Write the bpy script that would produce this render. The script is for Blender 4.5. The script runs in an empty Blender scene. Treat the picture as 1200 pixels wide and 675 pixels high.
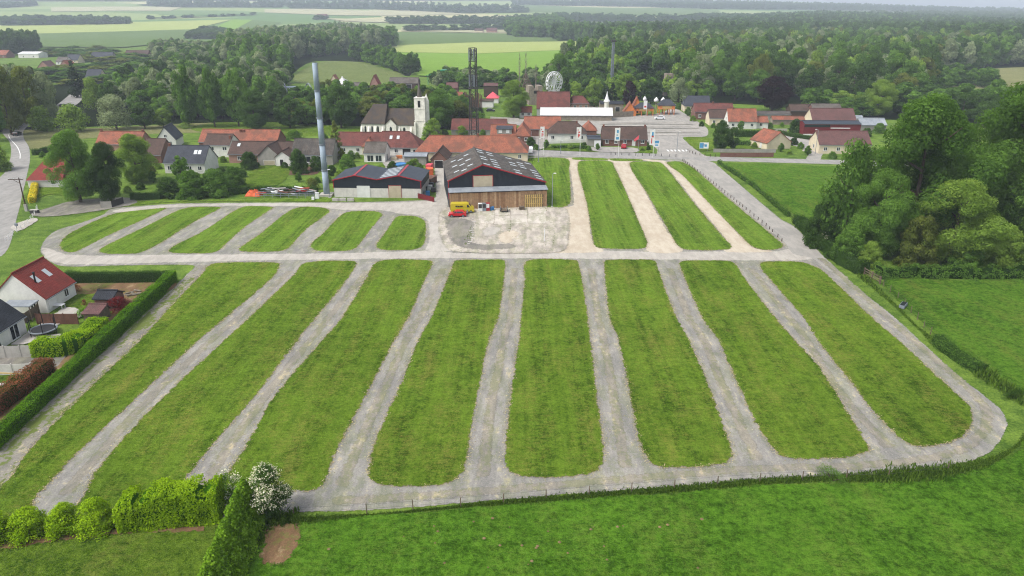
import bpy, math, random
import numpy as np
from mathutils import Vector
from mathutils.geometry import delaunay_2d_cdt

random.seed(7)
rng = np.random.default_rng(7)
SC = bpy.context.scene
COL = SC.collection
R = math.radians

# ------------------------------------------------------------------ camera
CAM_H = 44.0
FPX, CX, CY, HORIZON = 850.0, 600.0, 337.5, 12.0      # photograph is 1200 x 675
PITCH = math.atan((CY - HORIZON) / FPX)
CP, SP = math.cos(PITCH), math.sin(PITCH)
cam_data = bpy.data.cameras.new('camera')
cam_data.sensor_width = 36.0
cam_data.lens = 36.0 * FPX / 1200.0
cam_data.clip_start = 1.0
cam_data.clip_end = 30000.0
cam = bpy.data.objects.new('camera', cam_data)
COL.objects.link(cam)
cam.location = (0, 0, CAM_H)
cam.rotation_euler = (math.pi / 2 - PITCH, 0, 0)
SC.camera = cam

# ------------------------------------------------------------------ sky, sun, exposure
SUN_ELEV, SUN_AZ = R(54), R(-118)         # azimuth from +Y towards +X: the sun stands to the left, behind the camera
world = bpy.data.worlds.new('World')
SC.world = world
world.use_nodes = True
wn, wl = world.node_tree.nodes, world.node_tree.links
wn.clear()
w_out = wn.new('ShaderNodeOutputWorld')
w_bg = wn.new('ShaderNodeBackground')
w_sky = wn.new('ShaderNodeTexSky')
w_sky.sky_type = 'NISHITA'
w_sky.sun_disc = False
w_sky.sun_elevation = SUN_ELEV
w_sky.sun_rotation = SUN_AZ
w_sky.air_density = 1.0
w_sky.dust_density = 3.5
w_sky.ozone_density = 1.0
w_hs = wn.new('ShaderNodeHueSaturation')
w_hs.inputs['Saturation'].default_value = 0.38
w_bg.inputs['Strength'].default_value = 0.15
wl.new(w_sky.outputs[0], w_hs.inputs['Color'])
wl.new(w_hs.outputs[0], w_bg.inputs['Color'])
wl.new(w_bg.outputs[0], w_out.inputs['Surface'])
sun_data = bpy.data.lights.new('sun', 'SUN')
sun_data.energy = 1.4
sun_data.angle = R(16)
sun_data.color = (1.0, 0.965, 0.9)
sun = bpy.data.objects.new('sun', sun_data)
COL.objects.link(sun)
sd = Vector((math.sin(SUN_AZ) * math.cos(SUN_ELEV), math.cos(SUN_AZ) * math.cos(SUN_ELEV), math.sin(SUN_ELEV)))
sun.rotation_euler = sd.to_track_quat('Z', 'Y').to_euler()
sun.location = (-200, 100, 400)
SC.view_settings.view_transform = 'Standard'
SC.view_settings.look = 'None'
SC.view_settings.gamma = 1.0
SC.view_settings.exposure = 1.0
SC.view_settings.use_curve_mapping = False
SC.render.engine = 'CYCLES'
SC.cycles.use_denoising = True
SC.cycles.denoising_prefilter = 'NONE'
SC.cycles.filter_width = 1.15
SC.cycles.max_bounces = 6
SC.cycles.diffuse_bounces = 4
SC.cycles.glossy_bounces = 2
SC.cycles.transmission_bounces = 3
SC.cycles.transparent_max_bounces = 12
SC.cycles.volume_bounces = 0
SC.cycles.caustics_reflective = False
SC.cycles.caustics_refractive = False

# ------------------------------------------------------------------ picture -> place
def crest(px):
    return float(np.interp(px, [-600, 0, 300, 600, 800, 900, 1000, 1100, 1200, 1500, 2200],
                           [190, 175, 138, 112, 104, 98, 82, 64, 52, 40, 40]))

def ground_z(x, y):
    if y < 1400:
        return 0.0
    s = min(1.0, (y - 1400.0) / 3600.0)
    return crest(600 + 910 * x / y) * s ** 1.15

def ray(px, py):
    u, v = (px - CX) / FPX, (CY - py) / FPX
    return Vector((u, CP + v * SP, -SP + v * CP))

def P(px, py, z=0.0):
    """the point of the level z that the picture shows at that pixel"""
    d = ray(px, py)
    k = (CAM_H - z) / -d.z
    return Vector((d.x * k, d.y * k, z))

def PT(px, py):
    """the same on the terrain, far hills included"""
    d = ray(px, py)
    k = 300.0
    while k < 9000:
        x, y, z = d.x * k, d.y * k, CAM_H + d.z * k
        if z <= ground_z(x, y):
            break
        k += 6.0
    return Vector((d.x * k, d.y * k, ground_z(d.x * k, d.y * k)))

def HZ(px, yb, yt):
    """height of an upright that stands on the ground at (px, yb) and ends at row yt"""
    Y = P(px, yb).y
    t = (CY - yt) / FPX
    return CAM_H + Y * (t * CP - SP) / (CP + t * SP)

def pxm(yb):
    """pixels per metre at a ground row"""
    return FPX / (P(600, yb).y * CP + CAM_H * SP)

# ------------------------------------------------------------------ materials
def lin(r, g, b, k=1.0):
    def f(c):
        c /= 255.0
        return k * (c / 12.92 if c <= 0.04045 else ((c + 0.055) / 1.055) ** 2.4)
    return (f(r), f(g), f(b), 1.0)

class NT:
    """short-hand for a node tree"""
    def __init__(s, m):
        s.t = m.node_tree; s.n = s.t.nodes; s.l = s.t.links
    def new(s, kind, **kw):
        nd = s.n.new(kind)
        for k, v in kw.items():
            setattr(nd, k, v)
        return nd
    def put(s, sock, v):
        if hasattr(v, 'is_linked') or hasattr(v, 'node'):
            s.l.new(v, sock)
        else:
            sock.default_value = v
    def noise(s, vec, scale, detail=4, rough=0.6):
        nd = s.new('ShaderNodeTexNoise')
        nd.inputs['Scale'].default_value = scale
        nd.inputs['Detail'].default_value = detail
        nd.inputs['Roughness'].default_value = rough
        s.put(nd.inputs['Vector'], vec)
        return nd.outputs['Fac']
    def math(s, op, a, b=0.0, c=0.0):
        nd = s.new('ShaderNodeMath', operation=op)
        s.put(nd.inputs[0], a); s.put(nd.inputs[1], b); s.put(nd.inputs[2], c)
        return nd.outputs[0]
    def ramp(s, v, a, b):
        nd = s.new('ShaderNodeMapRange', interpolation_type='SMOOTHSTEP')
        s.put(nd.inputs[0], v)
        nd.inputs[1].default_value = a; nd.inputs[2].default_value = b
        return nd.outputs[0]
    def mix(s, f, a, b, blend='MIX'):
        nd = s.new('ShaderNodeMix', data_type='RGBA', blend_type=blend)
        s.put(nd.inputs[0], f); s.put(nd.inputs[6], a); s.put(nd.inputs[7], b)
        return nd.outputs[2]
    def bump(s, h, strength, dist=0.1):
        nd = s.new('ShaderNodeBump')
        nd.inputs['Strength'].default_value = strength
        nd.inputs['Distance'].default_value = dist
        s.put(nd.inputs['Height'], h)
        return nd.outputs[0]

MATS = {}
def new_mat(name):
    m = bpy.data.materials.new(name)
    m.use_nodes = True
    t = NT(m)
    t.n.clear()
    out = t.new('ShaderNodeOutputMaterial')
    bs = t.new('ShaderNodeBsdfPrincipled')
    t.l.new(bs.outputs[0], out.inputs['Surface'])
    MATS[name] = m
    return m, t, bs, out

def fringe(t, bs, out, width=0.9, scale=2.4):
    """ragged border: the sheet gives way to what lies below where its edge value runs out"""
    at = t.new('ShaderNodeAttribute', attribute_name='edge')
    pos = t.new('ShaderNodeNewGeometry').outputs['Position']
    n1 = t.noise(pos, scale, 7, 0.78)
    v = t.math('ADD', at.outputs['Fac'], t.math('MULTIPLY', t.math('SUBTRACT', n1, 0.5), 1.5 * width))
    f = t.ramp(v, 0.46, 0.54)
    tr = t.new('ShaderNodeBsdfTransparent')
    mx = t.new('ShaderNodeMixShader')
    t.put(mx.inputs[0], f)
    t.l.new(tr.outputs[0], mx.inputs[1])
    t.l.new(bs.outputs[0], mx.inputs[2])
    t.l.new(mx.outputs[0], out.inputs['Surface'])

ROWDIR = R(2.75)       # the lanes run a little to the right of straight ahead
def rowpos(t, sx, sy):
    """world position turned to the lanes and stretched"""
    pos = t.new('ShaderNodeNewGeometry').outputs['Position']
    mp = t.new('ShaderNodeMapping')
    mp.inputs['Rotation'].default_value = (0, 0, ROWDIR)
    mp.inputs['Scale'].default_value = (sx, sy, 1)
    t.l.new(pos, mp.inputs['Vector'])
    return mp.outputs[0]

def grass_mat(name, dark, light, dry, dry_amt=0.35, mow=0.0, clump=0.5, ragged=True, fleck=.5, crumbs=False):
    dark, light, dry = (tuple(x * .93 for x in q[:3]) + (1,) for q in (dark, light, dry))
    m, t, bs, out = new_mat(name)
    pos = t.new('ShaderNodeNewGeometry').outputs['Position']
    big = t.noise(pos, 0.05, 3, 0.6)
    mid = t.noise(pos, 0.5, 5, 0.65)
    cl = t.noise(pos, 1.5, 3, 0.6)
    fine = t.noise(pos, 3.4, 5, 0.75)
    vfine = t.noise(pos, 8.0, 4, 0.8)
    w = (0.55, 0.7, 0.35 + clump * .5, 1.0, 0.8)
    k = t.math('MULTIPLY', big, w[0])
    for n_, w_ in zip((mid, cl, fine, vfine), w[1:]): k = t.math('ADD', k, t.math('MULTIPLY', n_, w_))
    ml = t.noise(rowpos(t, 1.7, 0.05), 1.0, 3, 0.6)      # lengthwise mowing lines
    k = t.math('ADD', k, t.math('MULTIPLY', ml, mow * 2.6)); w = w + (mow * 2.6,)
    c0 = sum(w) * .5
    k = t.ramp(k, c0 - .4, c0 + .4)
    col = t.mix(k, dark, light)
    # dry thatch in short streaks across the lanes and in larger worn patches
    st = t.noise(rowpos(t, 0.9, 2.6), 1.0, 5, 0.75)
    dn = t.noise(rowpos(t, 0.35, 0.1), 1.0, 4, 0.65)
    dm = t.math('ADD', t.math('MULTIPLY', st, fleck), t.math('MULTIPLY', dn, 1 - fleck))
    dm = t.math('MULTIPLY', t.ramp(t.math('ADD', dm, t.math('MULTIPLY', t.math('SUBTRACT', vfine, 0.5), 0.5)), 0.47, 0.68), dry_amt)
    col = t.mix(dm, col, dry)
    if mow:
        wv = t.new('ShaderNodeTexWave', wave_type='BANDS', bands_direction='X', wave_profile='SIN')
        wv.inputs['Scale'].default_value = 0.06
        wv.inputs['Distortion'].default_value = 3.5
        wv.inputs['Detail'].default_value = 2
        wv.inputs['Detail Scale'].default_value = 0.25
        t.l.new(rowpos(t, 1, 1), wv.inputs['Vector'])
        f = t.math('MULTIPLY', t.ramp(wv.outputs['Fac'], 0.25, 0.75), mow)
        col = t.mix(f, col, (light[0] * 1.1, light[1] * 1.08, light[2] * 1.1, 1))
    bs.inputs['Roughness'].default_value = 1.0
    bs.inputs['Specular IOR Level'].default_value = 0.03
    hh = t.math('ADD', fine, t.math('MULTIPLY', vfine, 0.6))
    hh = t.math('ADD', hh, t.math('MULTIPLY', cl, clump))
    t.put(bs.inputs['Normal'], t.bump(hh, 1.0, 0.35))
    if ragged and crumbs:      # border of loose stone and straw scattered beyond the turf
        at = t.new('ShaderNodeAttribute', attribute_name='edge').outputs['Fac']
        n1 = t.noise(pos, 1.3, 7, 0.72); n2 = t.noise(pos, 4.2, 4, 0.75)
        v = t.math('ADD', at, t.math('MULTIPLY', t.math('SUBTRACT', n1, 0.5), 1.1))
        turf = t.ramp(v, 0.42, 0.6)
        v2 = t.math('ADD', t.math('MULTIPLY', at, .55), t.math('MULTIPLY', t.math('SUBTRACT', n2, 0.5), 2.6))
        loose = t.ramp(v2, 0.36, 0.44)
        al = t.math('MAXIMUM', turf, loose)
        straw = t.mix(t.noise(pos, 6.0, 2), lin(140, 124, 78, .74), lin(222, 208, 166, .86))
        col = t.mix(turf, straw, col)
        tr = t.new('ShaderNodeBsdfTransparent'); mx = t.new('ShaderNodeMixShader')
        t.put(mx.inputs[0], al)
        t.l.new(tr.outputs[0], mx.inputs[1]); t.l.new(bs.outputs[0], mx.inputs[2]); t.l.new(mx.outputs[0], out.inputs['Surface'])
    elif ragged:
        fringe(t, bs, out)
    t.put(bs.inputs['Base Color'], col)
    return m

def gravel_mat(name, a, b, c, weed=0.0, ragged=True, straw=0.25, contrast=1.0):
    a, b, c = (tuple(x * .86 for x in q[:3]) + (1,) for q in (a, b, c))
    m, t, bs, out = new_mat(name)
    pos = t.new('ShaderNodeNewGeometry').outputs['Position']
    big = t.noise(pos, 0.09, 4, 0.6)
    mid = t.noise(rowpos(t, 0.7, 0.22), 1.0, 5, 0.7)
    fine = t.noise(pos, 2.6, 6, 0.8)
    vf = t.noise(pos, 7.5, 5, 0.9)
    col = t.mix(t.ramp(t.math('ADD', t.math('MULTIPLY', mid, 0.65), t.math('MULTIPLY', big, 0.35)), 0.38, 0.62), a, b)
    col = t.mix(t.math('MULTIPLY', t.ramp(fine, 0.55, 0.7), 0.5), col, c)
    col = t.mix(t.math('MULTIPLY', t.ramp(t.math('ADD', t.math('MULTIPLY', mid, .5), t.math('MULTIPLY', t.noise(pos, .9, 4, .7), .5)), 0.55, 0.63), straw), col, lin(206, 192, 152, 0.7))
    sp = t.mix(t.ramp(vf, 0.36, 0.64), (0.6, 0.6, 0.61, 1), (1.3, 1.3, 1.28, 1))
    col = t.mix(0.6 * contrast, col, sp, 'MULTIPLY')
    if weed:
        wnz = t.math('ADD', t.math('MULTIPLY', t.noise(rowpos(t, 0.5, 0.12), 1.0, 4, 0.6), 0.55), t.math('MULTIPLY', t.noise(pos, 1.3, 5, 0.75), 0.45))
        col = t.mix(t.math('MULTIPLY', t.ramp(wnz, 0.485, 0.54), weed), col, lin(104, 118, 52, 0.7))
    t.put(bs.inputs['Base Color'], col)
    bs.inputs['Roughness'].default_value = 0.95
    bs.inputs['Specular IOR Level'].default_value = 0.1
    t.put(bs.inputs['Normal'], t.bump(t.math('ADD', fine, vf), 0.5, 0.06))
    if ragged:
        fringe(t, bs, out)
    return m

def plain(name, col, rough=0.7, var=0.12, scale=1.2, metal=0.0, bump=0.0, streak=0.0, spec=0.3):
    """paint, plaster, metal: an even colour with soft dirt and wear"""
    m, t, bs, out = new_mat(name)
    tc = t.new('ShaderNodeTexCoord').outputs['Object']
    n1 = t.noise(tc, scale, 5, 0.65)
    n2 = t.noise(tc, scale * 7, 4, 0.7)
    v = t.math('ADD', t.math('MULTIPLY', n1, 0.65), t.math('MULTIPLY', n2, 0.35))
    lo = tuple(c * (1 - var * 1.6) for c in col[:3]) + (1,)
    hi = tuple(min(1, c * (1 + var)) for c in col[:3]) + (1,)
    c = t.mix(t.ramp(v, 0.3, 0.7), lo, hi)
    if streak:
        mp = t.new('ShaderNodeMapping'); mp.inputs['Scale'].default_value = (2.5, 2.5, 0.18)
        t.l.new(tc, mp.inputs['Vector'])
        s = t.ramp(t.noise(mp.outputs[0], 1.5, 5, 0.7), 0.52, 0.75)
        c = t.mix(t.math('MULTIPLY', s, streak), c, tuple(x * 0.45 for x in col[:3]) + (1,))
    t.put(bs.inputs['Base Color'], c)
    bs.inputs['Roughness'].default_value = rough
    bs.inputs['Metallic'].default_value = metal
    bs.inputs['Specular IOR Level'].default_value = spec
    if bump:
        t.put(bs.inputs['Normal'], t.bump(n2, bump, 0.03))
    return m

def tile_mat(name, a, b, dirt, moss=0.25, tile=0.26, course=0.34):
    """clay tiles: courses along the slope, rolls along the ridge, patchy ageing"""
    m, t, bs, out = new_mat(name)
    uv = t.new('ShaderNodeUVMap').outputs[0]
    tc = t.new('ShaderNodeTexCoord').outputs['Object']
    br = t.new('ShaderNodeTexBrick')
    br.offset = 0.5
    br.inputs['Color1'].default_value = a; br.inputs['Color2'].default_value = b
    br.inputs['Mortar'].default_value = tuple(x * 0.45 for x in b[:3]) + (1,)
    br.inputs['Scale'].default_value = 1.0
    br.inputs['Mortar Size'].default_value = 0.022
    br.inputs['Mortar Smooth'].default_value = 0.6
    br.inputs['Brick Width'].default_value = tile
    br.inputs['Row Height'].default_value = course
    t.l.new(uv, br.inputs['Vector'])
    n1 = t.noise(tc, 0.35, 5, 0.65)
    n2 = t.noise(tc, 2.2, 5, 0.7)
    col = t.mix(t.math('MULTIPLY', t.ramp(n1, 0.4, 0.62), 0.8), br.outputs['Color'], dirt)
    col = t.mix(t.math('MULTIPLY', t.ramp(n2, 0.52, 0.68), moss), col, tuple(x * 0.4 for x in dirt[:3]) + (1,))
    t.put(bs.inputs['Base Color'], col)
    bs.inputs['Roughness'].default_value = 0.8
    bs.inputs['Specular IOR Level'].default_value = 0.25
    sx = t.new('ShaderNodeSeparateXYZ'); t.l.new(uv, sx.inputs[0])
    saw = t.math('FRACT', t.math('DIVIDE', sx.outputs[1], course))
    rl = t.math('ABSOLUTE', t.math('SINE', t.math('MULTIPLY', sx.outputs[0], math.pi / tile)))
    t.put(bs.inputs['Normal'], t.bump(t.math('ADD', t.math('MULTIPLY', saw, -0.8), rl), 0.7, 0.05))
    return m

def ribbed_mat(name, a, b, pitch=0.2, rough=0.5, rust=0.0, metal=0.0, amp=0.04, axis=0):
    """corrugated sheet, ribs down the slope"""
    m, t, bs, out = new_mat(name)
    uv = t.new('ShaderNodeUVMap').outputs[0]
    tc = t.new('ShaderNodeTexCoord').outputs['Object']
    n1 = t.noise(tc, 0.5, 5, 0.7)
    n2 = t.noise(tc, 3.0, 5, 0.75)
    col = t.mix(t.ramp(t.math('ADD', t.math('MULTIPLY', n1, 0.6), t.math('MULTIPLY', n2, 0.4)), 0.38, 0.64), a, b)
    if rust:
        mp = t.new('ShaderNodeMapping'); mp.inputs['Scale'].default_value = (1.6, 0.16, 1)
        t.l.new(uv, mp.inputs['Vector'])
        col = t.mix(t.math('MULTIPLY', t.ramp(t.noise(mp.outputs[0], 1.0, 5, 0.7), 0.5, 0.7), rust), col, lin(120, 100, 84, 0.6))
    t.put(bs.inputs['Base Color'], col)
    bs.inputs['Roughness'].default_value = rough
    bs.inputs['Metallic'].default_value = metal
    bs.inputs['Specular IOR Level'].default_value = 0.3
    sx = t.new('ShaderNodeSeparateXYZ'); t.l.new(uv, sx.inputs[0])
    rl = t.math('SINE', t.math('MULTIPLY', sx.outputs[axis], 2 * math.pi / pitch))
    t.put(bs.inputs['Normal'], t.bump(rl, 0.8, amp))
    return m

def brick_mat(name, a, b, mortar):
    m, t, bs, out = new_mat(name)
    uv = t.new('ShaderNodeUVMap').outputs[0]
    tc = t.new('ShaderNodeTexCoord').outputs['Object']
    br = t.new('ShaderNodeTexBrick')
    br.inputs['Color1'].default_value = a; br.inputs['Color2'].default_value = b
    br.inputs['Mortar'].default_value = mortar
    br.inputs['Scale'].default_value = 1.0
    br.inputs['Mortar Size'].default_value = 0.012
    br.inputs['Brick Width'].default_value = 0.24
    br.inputs['Row Height'].default_value = 0.08
    t.l.new(uv, br.inputs['Vector'])
    n1 = t.noise(tc, 0.7, 5, 0.65)
    col = t.mix(t.math('MULTIPLY', t.ramp(n1, 0.4, 0.7), 0.4), br.outputs['Color'], tuple(x * 0.5 for x in a[:3]) + (1,))
    t.put(bs.inputs['Base Color'], col)
    bs.inputs['Roughness'].default_value = 0.9
    return m

def leaf_mat(name, a, b, trans=0.42, rand=0.35):
    """leaves: each clump and each plant its own green, some light through the blade"""
    m, t, bs, out = new_mat(name)
    t.n.remove(bs)
    at = t.new('ShaderNodeAttribute', attribute_name='tint').outputs['Fac']
    oi = t.new('ShaderNodeObjectInfo').outputs['Random']
    k = t.math('ADD', t.math('MULTIPLY', at, 1.0 - rand), t.math('MULTIPLY', oi, rand))
    col = t.mix(k, a, b)
    df = t.new('ShaderNodeBsdfDiffuse'); t.put(df.inputs['Color'], col)
    tl = t.new('ShaderNodeBsdfTranslucent'); t.put(tl.inputs['Color'], t.mix(0.5, col, (b[0] * 1.2, b[1] * 1.25, b[2] * 0.7, 1)))
    mx = t.new('ShaderNodeMixShader'); mx.inputs[0].default_value = trans
    t.l.new(df.outputs[0], mx.inputs[1]); t.l.new(tl.outputs[0], mx.inputs[2])
    t.l.new(mx.outputs[0], out.inputs['Surface'])
    return m

# ------------------------------------------------------------------ mesh helpers
def link(o, parent=None):
    COL.objects.link(o)
    if parent is not None:
        o.parent = parent
    return o

def tag(o, label=None, cat=None, group=None, kind=None):
    if label: o['label'] = label
    if cat: o['category'] = cat; kind = kind or 'thing'
    if group: o['group'] = group
    if kind: o['kind'] = kind
    return o

def thing(name, label, cat, loc=(0, 0, 0), rz=0.0, group=None):
    o = bpy.data.objects.new(name, None)
    o.empty_display_size = 0.5
    o.location = loc
    o.rotation_euler = (0, 0, rz)
    return tag(link(o), label, cat, group)

class MB:
    """collects faces; build() links them as one mesh object. uv is in metres on every face"""
    def __init__(s):
        s.v = []; s.f = []
    def quad(s, *pts):
        k = len(s.v); s.v += [tuple(p) for p in pts]; s.f.append(tuple(range(k, k + len(pts)))); return s
    def box(s, x0, y0, z0, x1, y1, z1):
        k = len(s.v)
        s.v += [(x0, y0, z0), (x1, y0, z0), (x1, y1, z0), (x0, y1, z0), (x0, y0, z1), (x1, y0, z1), (x1, y1, z1), (x0, y1, z1)]
        s.f += [tuple(k + i for i in q) for q in ((0, 3, 2, 1), (4, 5, 6, 7), (0, 1, 5, 4), (1, 2, 6, 5), (2, 3, 7, 6), (3, 0, 4, 7))]
        return s
    def slab(s, a, b, c, d, th):
        """a plate with corners a b c d and thickness th below"""
        a, b, c, d = (Vector(p) for p in (a, b, c, d))
        n = (b - a).cross(d - a).normalized() * th
        k = len(s.v)
        s.v += [tuple(p) for p in (a, b, c, d, a - n, b - n, c - n, d - n)]
        s.f += [tuple(k + i for i in q) for q in ((0, 1, 2, 3), (7, 6, 5, 4), (0, 4, 5, 1), (1, 5, 6, 2), (2, 6, 7, 3), (3, 7, 4, 0))]
        return s
    def prism(s, poly, z0, z1):
        k = len(s.v); n = len(poly)
        s.v += [(x, y, z0) for x, y in poly] + [(x, y, z1) for x, y in poly]
        s.f.append(tuple(k + n + i for i in range(n)))
        s.f.append(tuple(k + n - 1 - i for i in range(n)))
        for i in range(n):
            j = (i + 1) % n
            s.f.append((k + i, k + j, k + n + j, k + n + i))
        return s
    def tube(s, a, b, r0, r1=None, n=8, cap=True):
        a, b = Vector(a), Vector(b)
        r1 = r0 if r1 is None else r1
        d = (b - a).normalized()
        u = d.orthogonal().normalized(); w = d.cross(u)
        k = len(s.v)
        for c, r in ((a, r0), (b, r1)):
            for i in range(n):
                an = 2 * math.pi * i / n
                s.v.append(tuple(c + u * (r * math.cos(an)) + w * (r * math.sin(an))))
        for i in range(n):
            j = (i + 1) % n
            s.f.append((k + i, k + j, k + n + j, k + n + i))
        if cap:
            s.f.append(tuple(k + n - 1 - i for i in range(n)))
            s.f.append(tuple(k + n + i for i in range(n)))
        return s
    def bar(s, a, b, w):
        return s.tube(a, b, w * 0.7071, n=4)
    def lathe(s, prof, n=12, c=(0, 0, 0)):
        k = len(s.v); m = len(prof)
        for r, z in prof:
            for i in range(n):
                an = 2 * math.pi * i / n
                s.v.append((c[0] + r * math.cos(an), c[1] + r * math.sin(an), c[2] + z))
        for q in range(m - 1):
            for i in range(n):
                j = (i + 1) % n
                s.f.append((k + q * n + i, k + q * n + j, k + (q + 1) * n + j, k + (q + 1) * n + i))
        s.f.append(tuple(k + n - 1 - i for i in range(n)))
        s.f.append(tuple(k + (m - 1) * n + i for i in range(n)))
        return s
    def mesh(s, name):
        me = bpy.data.meshes.new(name)
        me.from_pydata(s.v, [], s.f)
        uvl = me.uv_layers.new(name='UVMap')
        for p in me.polygons:
            nn = p.normal
            if abs(nn.z) > 0.97:
                u, w = Vector((1, 0, 0)), Vector((0, 1, 0))
            else:
                u = Vector((0, 0, 1)).cross(nn).normalized(); w = nn.cross(u)
            for li in p.loop_indices:
                q = me.vertices[me.loops[li].vertex_index].co
                uvl.data[li].uv = (u.dot(q), w.dot(q))
        return me
    def build(s, name, m, parent=None, smooth=False):
        me = s.mesh(name)
        if m is not None:
            me.materials.append(MATS[m] if isinstance(m, str) else m)
        if smooth:
            me.polygons.foreach_set('use_smooth', [True] * len(me.polygons))
        return link(bpy.data.objects.new(name, me), parent)

def array_mesh(name, V, Q, tint=None):
    """mesh from numpy arrays of vertices and quads"""
    me = bpy.data.meshes.new(name)
    nv, nq = len(V), len(Q)
    me.vertices.add(nv); me.vertices.foreach_set('co', np.asarray(V, np.float32).ravel())
    me.loops.add(nq * 4); me.loops.foreach_set('vertex_index', np.asarray(Q, np.int32).ravel())
    me.polygons.add(nq)
    me.polygons.foreach_set('loop_start', np.arange(0, nq * 4, 4, dtype=np.int32))
    me.update(calc_edges=True)
    if tint is not None:
        at = me.attributes.new('tint', 'FLOAT', 'POINT')
        at.data.foreach_set('value', np.asarray(tint, np.float32))
    return me

def smooth_ring(pts, step, closed=True):
    """Catmull-Rom through pts (2D), resampled"""
    n = len(pts); out = []
    rngi = range(n) if closed else range(n - 1)
    for i in rngi:
        if closed:
            p0, p1, p2, p3 = pts[i - 1], pts[i], pts[(i + 1) % n], pts[(i + 2) % n]
        else:
            p0, p1, p2, p3 = pts[max(i - 1, 0)], pts[i], pts[i + 1], pts[min(i + 2, n - 1)]
        p0, p1, p2, p3 = (np.array(p[:2], float) for p in (p0, p1, p2, p3))
        L = np.linalg.norm(p2 - p1)
        k = max(1, int(L / step))
        # centripetal-ish: limit tangents so that long sides stay straight
        m1 = (p2 - p0) * 0.5; m2 = (p3 - p1) * 0.5
        for m_ in (m1, m2):
            q = np.linalg.norm(m_)
            if q > 1e-6: m_ *= min(1.0, 1.0 * L / q)
        for j in range(k):
            s = j / k; s2, s3 = s * s, s * s * s
            out.append((2 * s3 - 3 * s2 + 1) * p1 + (s3 - 2 * s2 + s) * m1 + (-2 * s3 + 3 * s2) * p2 + (s3 - s2) * m2)
    if not closed:
        out.append(np.array(pts[-1][:2], float))
    return np.array(out)

SHEETS = [0]; RINGS = []
def sheet(name, pix, m, z, fr=0.4, step=0.8, smooth=True, kind='structure', jit=0.1, terrain=False, world=False, zmap=None):
    """a ground cover with a ragged edge of half width fr, outlined in picture points; each lies a little above the one before"""
    SHEETS[0] += 1
    z = .02 + .0016 * SHEETS[0]
    if world: pts = [np.array(p[:2], float) for p in pix]
    elif terrain: pts = [np.array(PT(*p)[:2]) for p in pix]
    else: pts = [np.array(P(*p)[:2]) for p in pix]
    a = sum(p[0] * q[1] - q[0] * p[1] for p, q in zip(pts, pts[1:] + pts[:1]))
    if a < 0: pts = pts[::-1]
    if smooth: ring = smooth_ring(pts, step)
    else:
        ring = []
        for p, q in zip(pts, pts[1:] + pts[:1]):
            k = max(1, int(np.linalg.norm(q - p) / step))
            ring += [p + (q - p) * j / k for j in range(k)]
        ring = np.array(ring)
    n = len(ring)
    tn = np.roll(ring, -1, 0) - np.roll(ring, 1, 0)
    tn /= np.maximum(np.linalg.norm(tn, axis=1, keepdims=True), 1e-6)
    nm = np.stack([tn[:, 1], -tn[:, 0]], 1)
    ring = ring + nm * rng.normal(0, jit, (n, 1))
    if name == 'grass_island': RINGS.append((ring, nm))
    o = ring + nm * fr; i = ring - nm * fr
    hz = (lambda p: ground_z(p[0], p[1]) + z) if terrain else (lambda p: z)
    vs = [Vector(p) for p in o] + [Vector(p) for p in i]
    es = [(k, (k + 1) % n) for k in range(n)] + [(n + k, n + (k + 1) % n) for k in range(n)]
    ov, _, of, src, _, _ = delaunay_2d_cdt(vs, es, [list(range(n))], 1, 1e-4)
    val = [(sum(0.0 if q < n else 1.0 for q in sr) / len(sr)) if sr else 0.5 for sr in src]
    me = bpy.data.meshes.new(name)
    me.from_pydata([(p[0], p[1], hz(p)) for p in ov], [], of)
    at = me.attributes.new('edge', 'FLOAT', 'POINT')
    at.data.foreach_set('value', val)
    me.materials.append(MATS[m])
    return tag(link(bpy.data.objects.new(name, me)), kind=kind)

# ------------------------------------------------------------------ ground materials
G = lambda r, g, b, k=0.5: lin(r, g, b, k)
grass_mat('verge_grass', lin(50, 74, 18, .64), lin(124, 150, 60, .74), lin(170, 160, 96, .7), 0.45)
grass_mat('lane_grass', lin(48, 80, 8, .72), lin(122, 154, 46, .84), lin(176, 162, 86, .74), 0.5, mow=0.16, crumbs=True)
grass_mat('upper_grass', lin(58, 92, 16, .7), lin(126, 160, 54, .8), lin(174, 168, 90, .68), 0.38, mow=0.3, crumbs=True)
grass_mat('meadow_grass', lin(48, 86, 10, .72), lin(106, 154, 42, .84), lin(150, 164, 76, .74), 0.34, clump=1.2)
grass_mat('pasture_grass', lin(48, 86, 14, .66), lin(110, 154, 46, .74), lin(168, 162, 86, .66), 0.4, clump=1.2)
grass_mat('lawn_grass', lin(50, 84, 14, .66), lin(126, 156, 50, .76), lin(170, 164, 90, .66), 0.35)
grass_mat('hay_grass', lin(120, 126, 78, .62), lin(168, 168, 116, .62), lin(190, 180, 130, .6), 0.4)
grass_mat('dry_meadow', lin(96, 118, 62, .62), lin(144, 156, 92, .62), lin(180, 172, 122, .6), 0.4)
grass_mat('barley_field', lin(160, 176, 96, .68), lin(184, 194, 118, .68), lin(192, 196, 132, .66), 0.4)
grass_mat('wheat_field', lin(116, 156, 56, .7), lin(140, 174, 72, .7), lin(160, 180, 90, .68), 0.3)
grass_mat('green_field', lin(104, 134, 72, .54), lin(126, 150, 86, .54), lin(144, 158, 98, .54), 0.3)
grass_mat('pale_field', lin(176, 176, 136, .66), lin(200, 196, 160, .66), lin(210, 200, 170, .62), 0.3)
grass_mat('forest_floor', lin(20, 30, 12, .6), lin(40, 56, 20, .6), lin(70, 70, 40, .5), 0.2)  # very dark green, holds the shade of the gaps between trees
gravel_mat('lane_gravel', lin(145, 143, 138, .69), lin(171, 167, 159, .75), lin(206, 198, 183, .8), weed=0.25, straw=.5)
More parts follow.
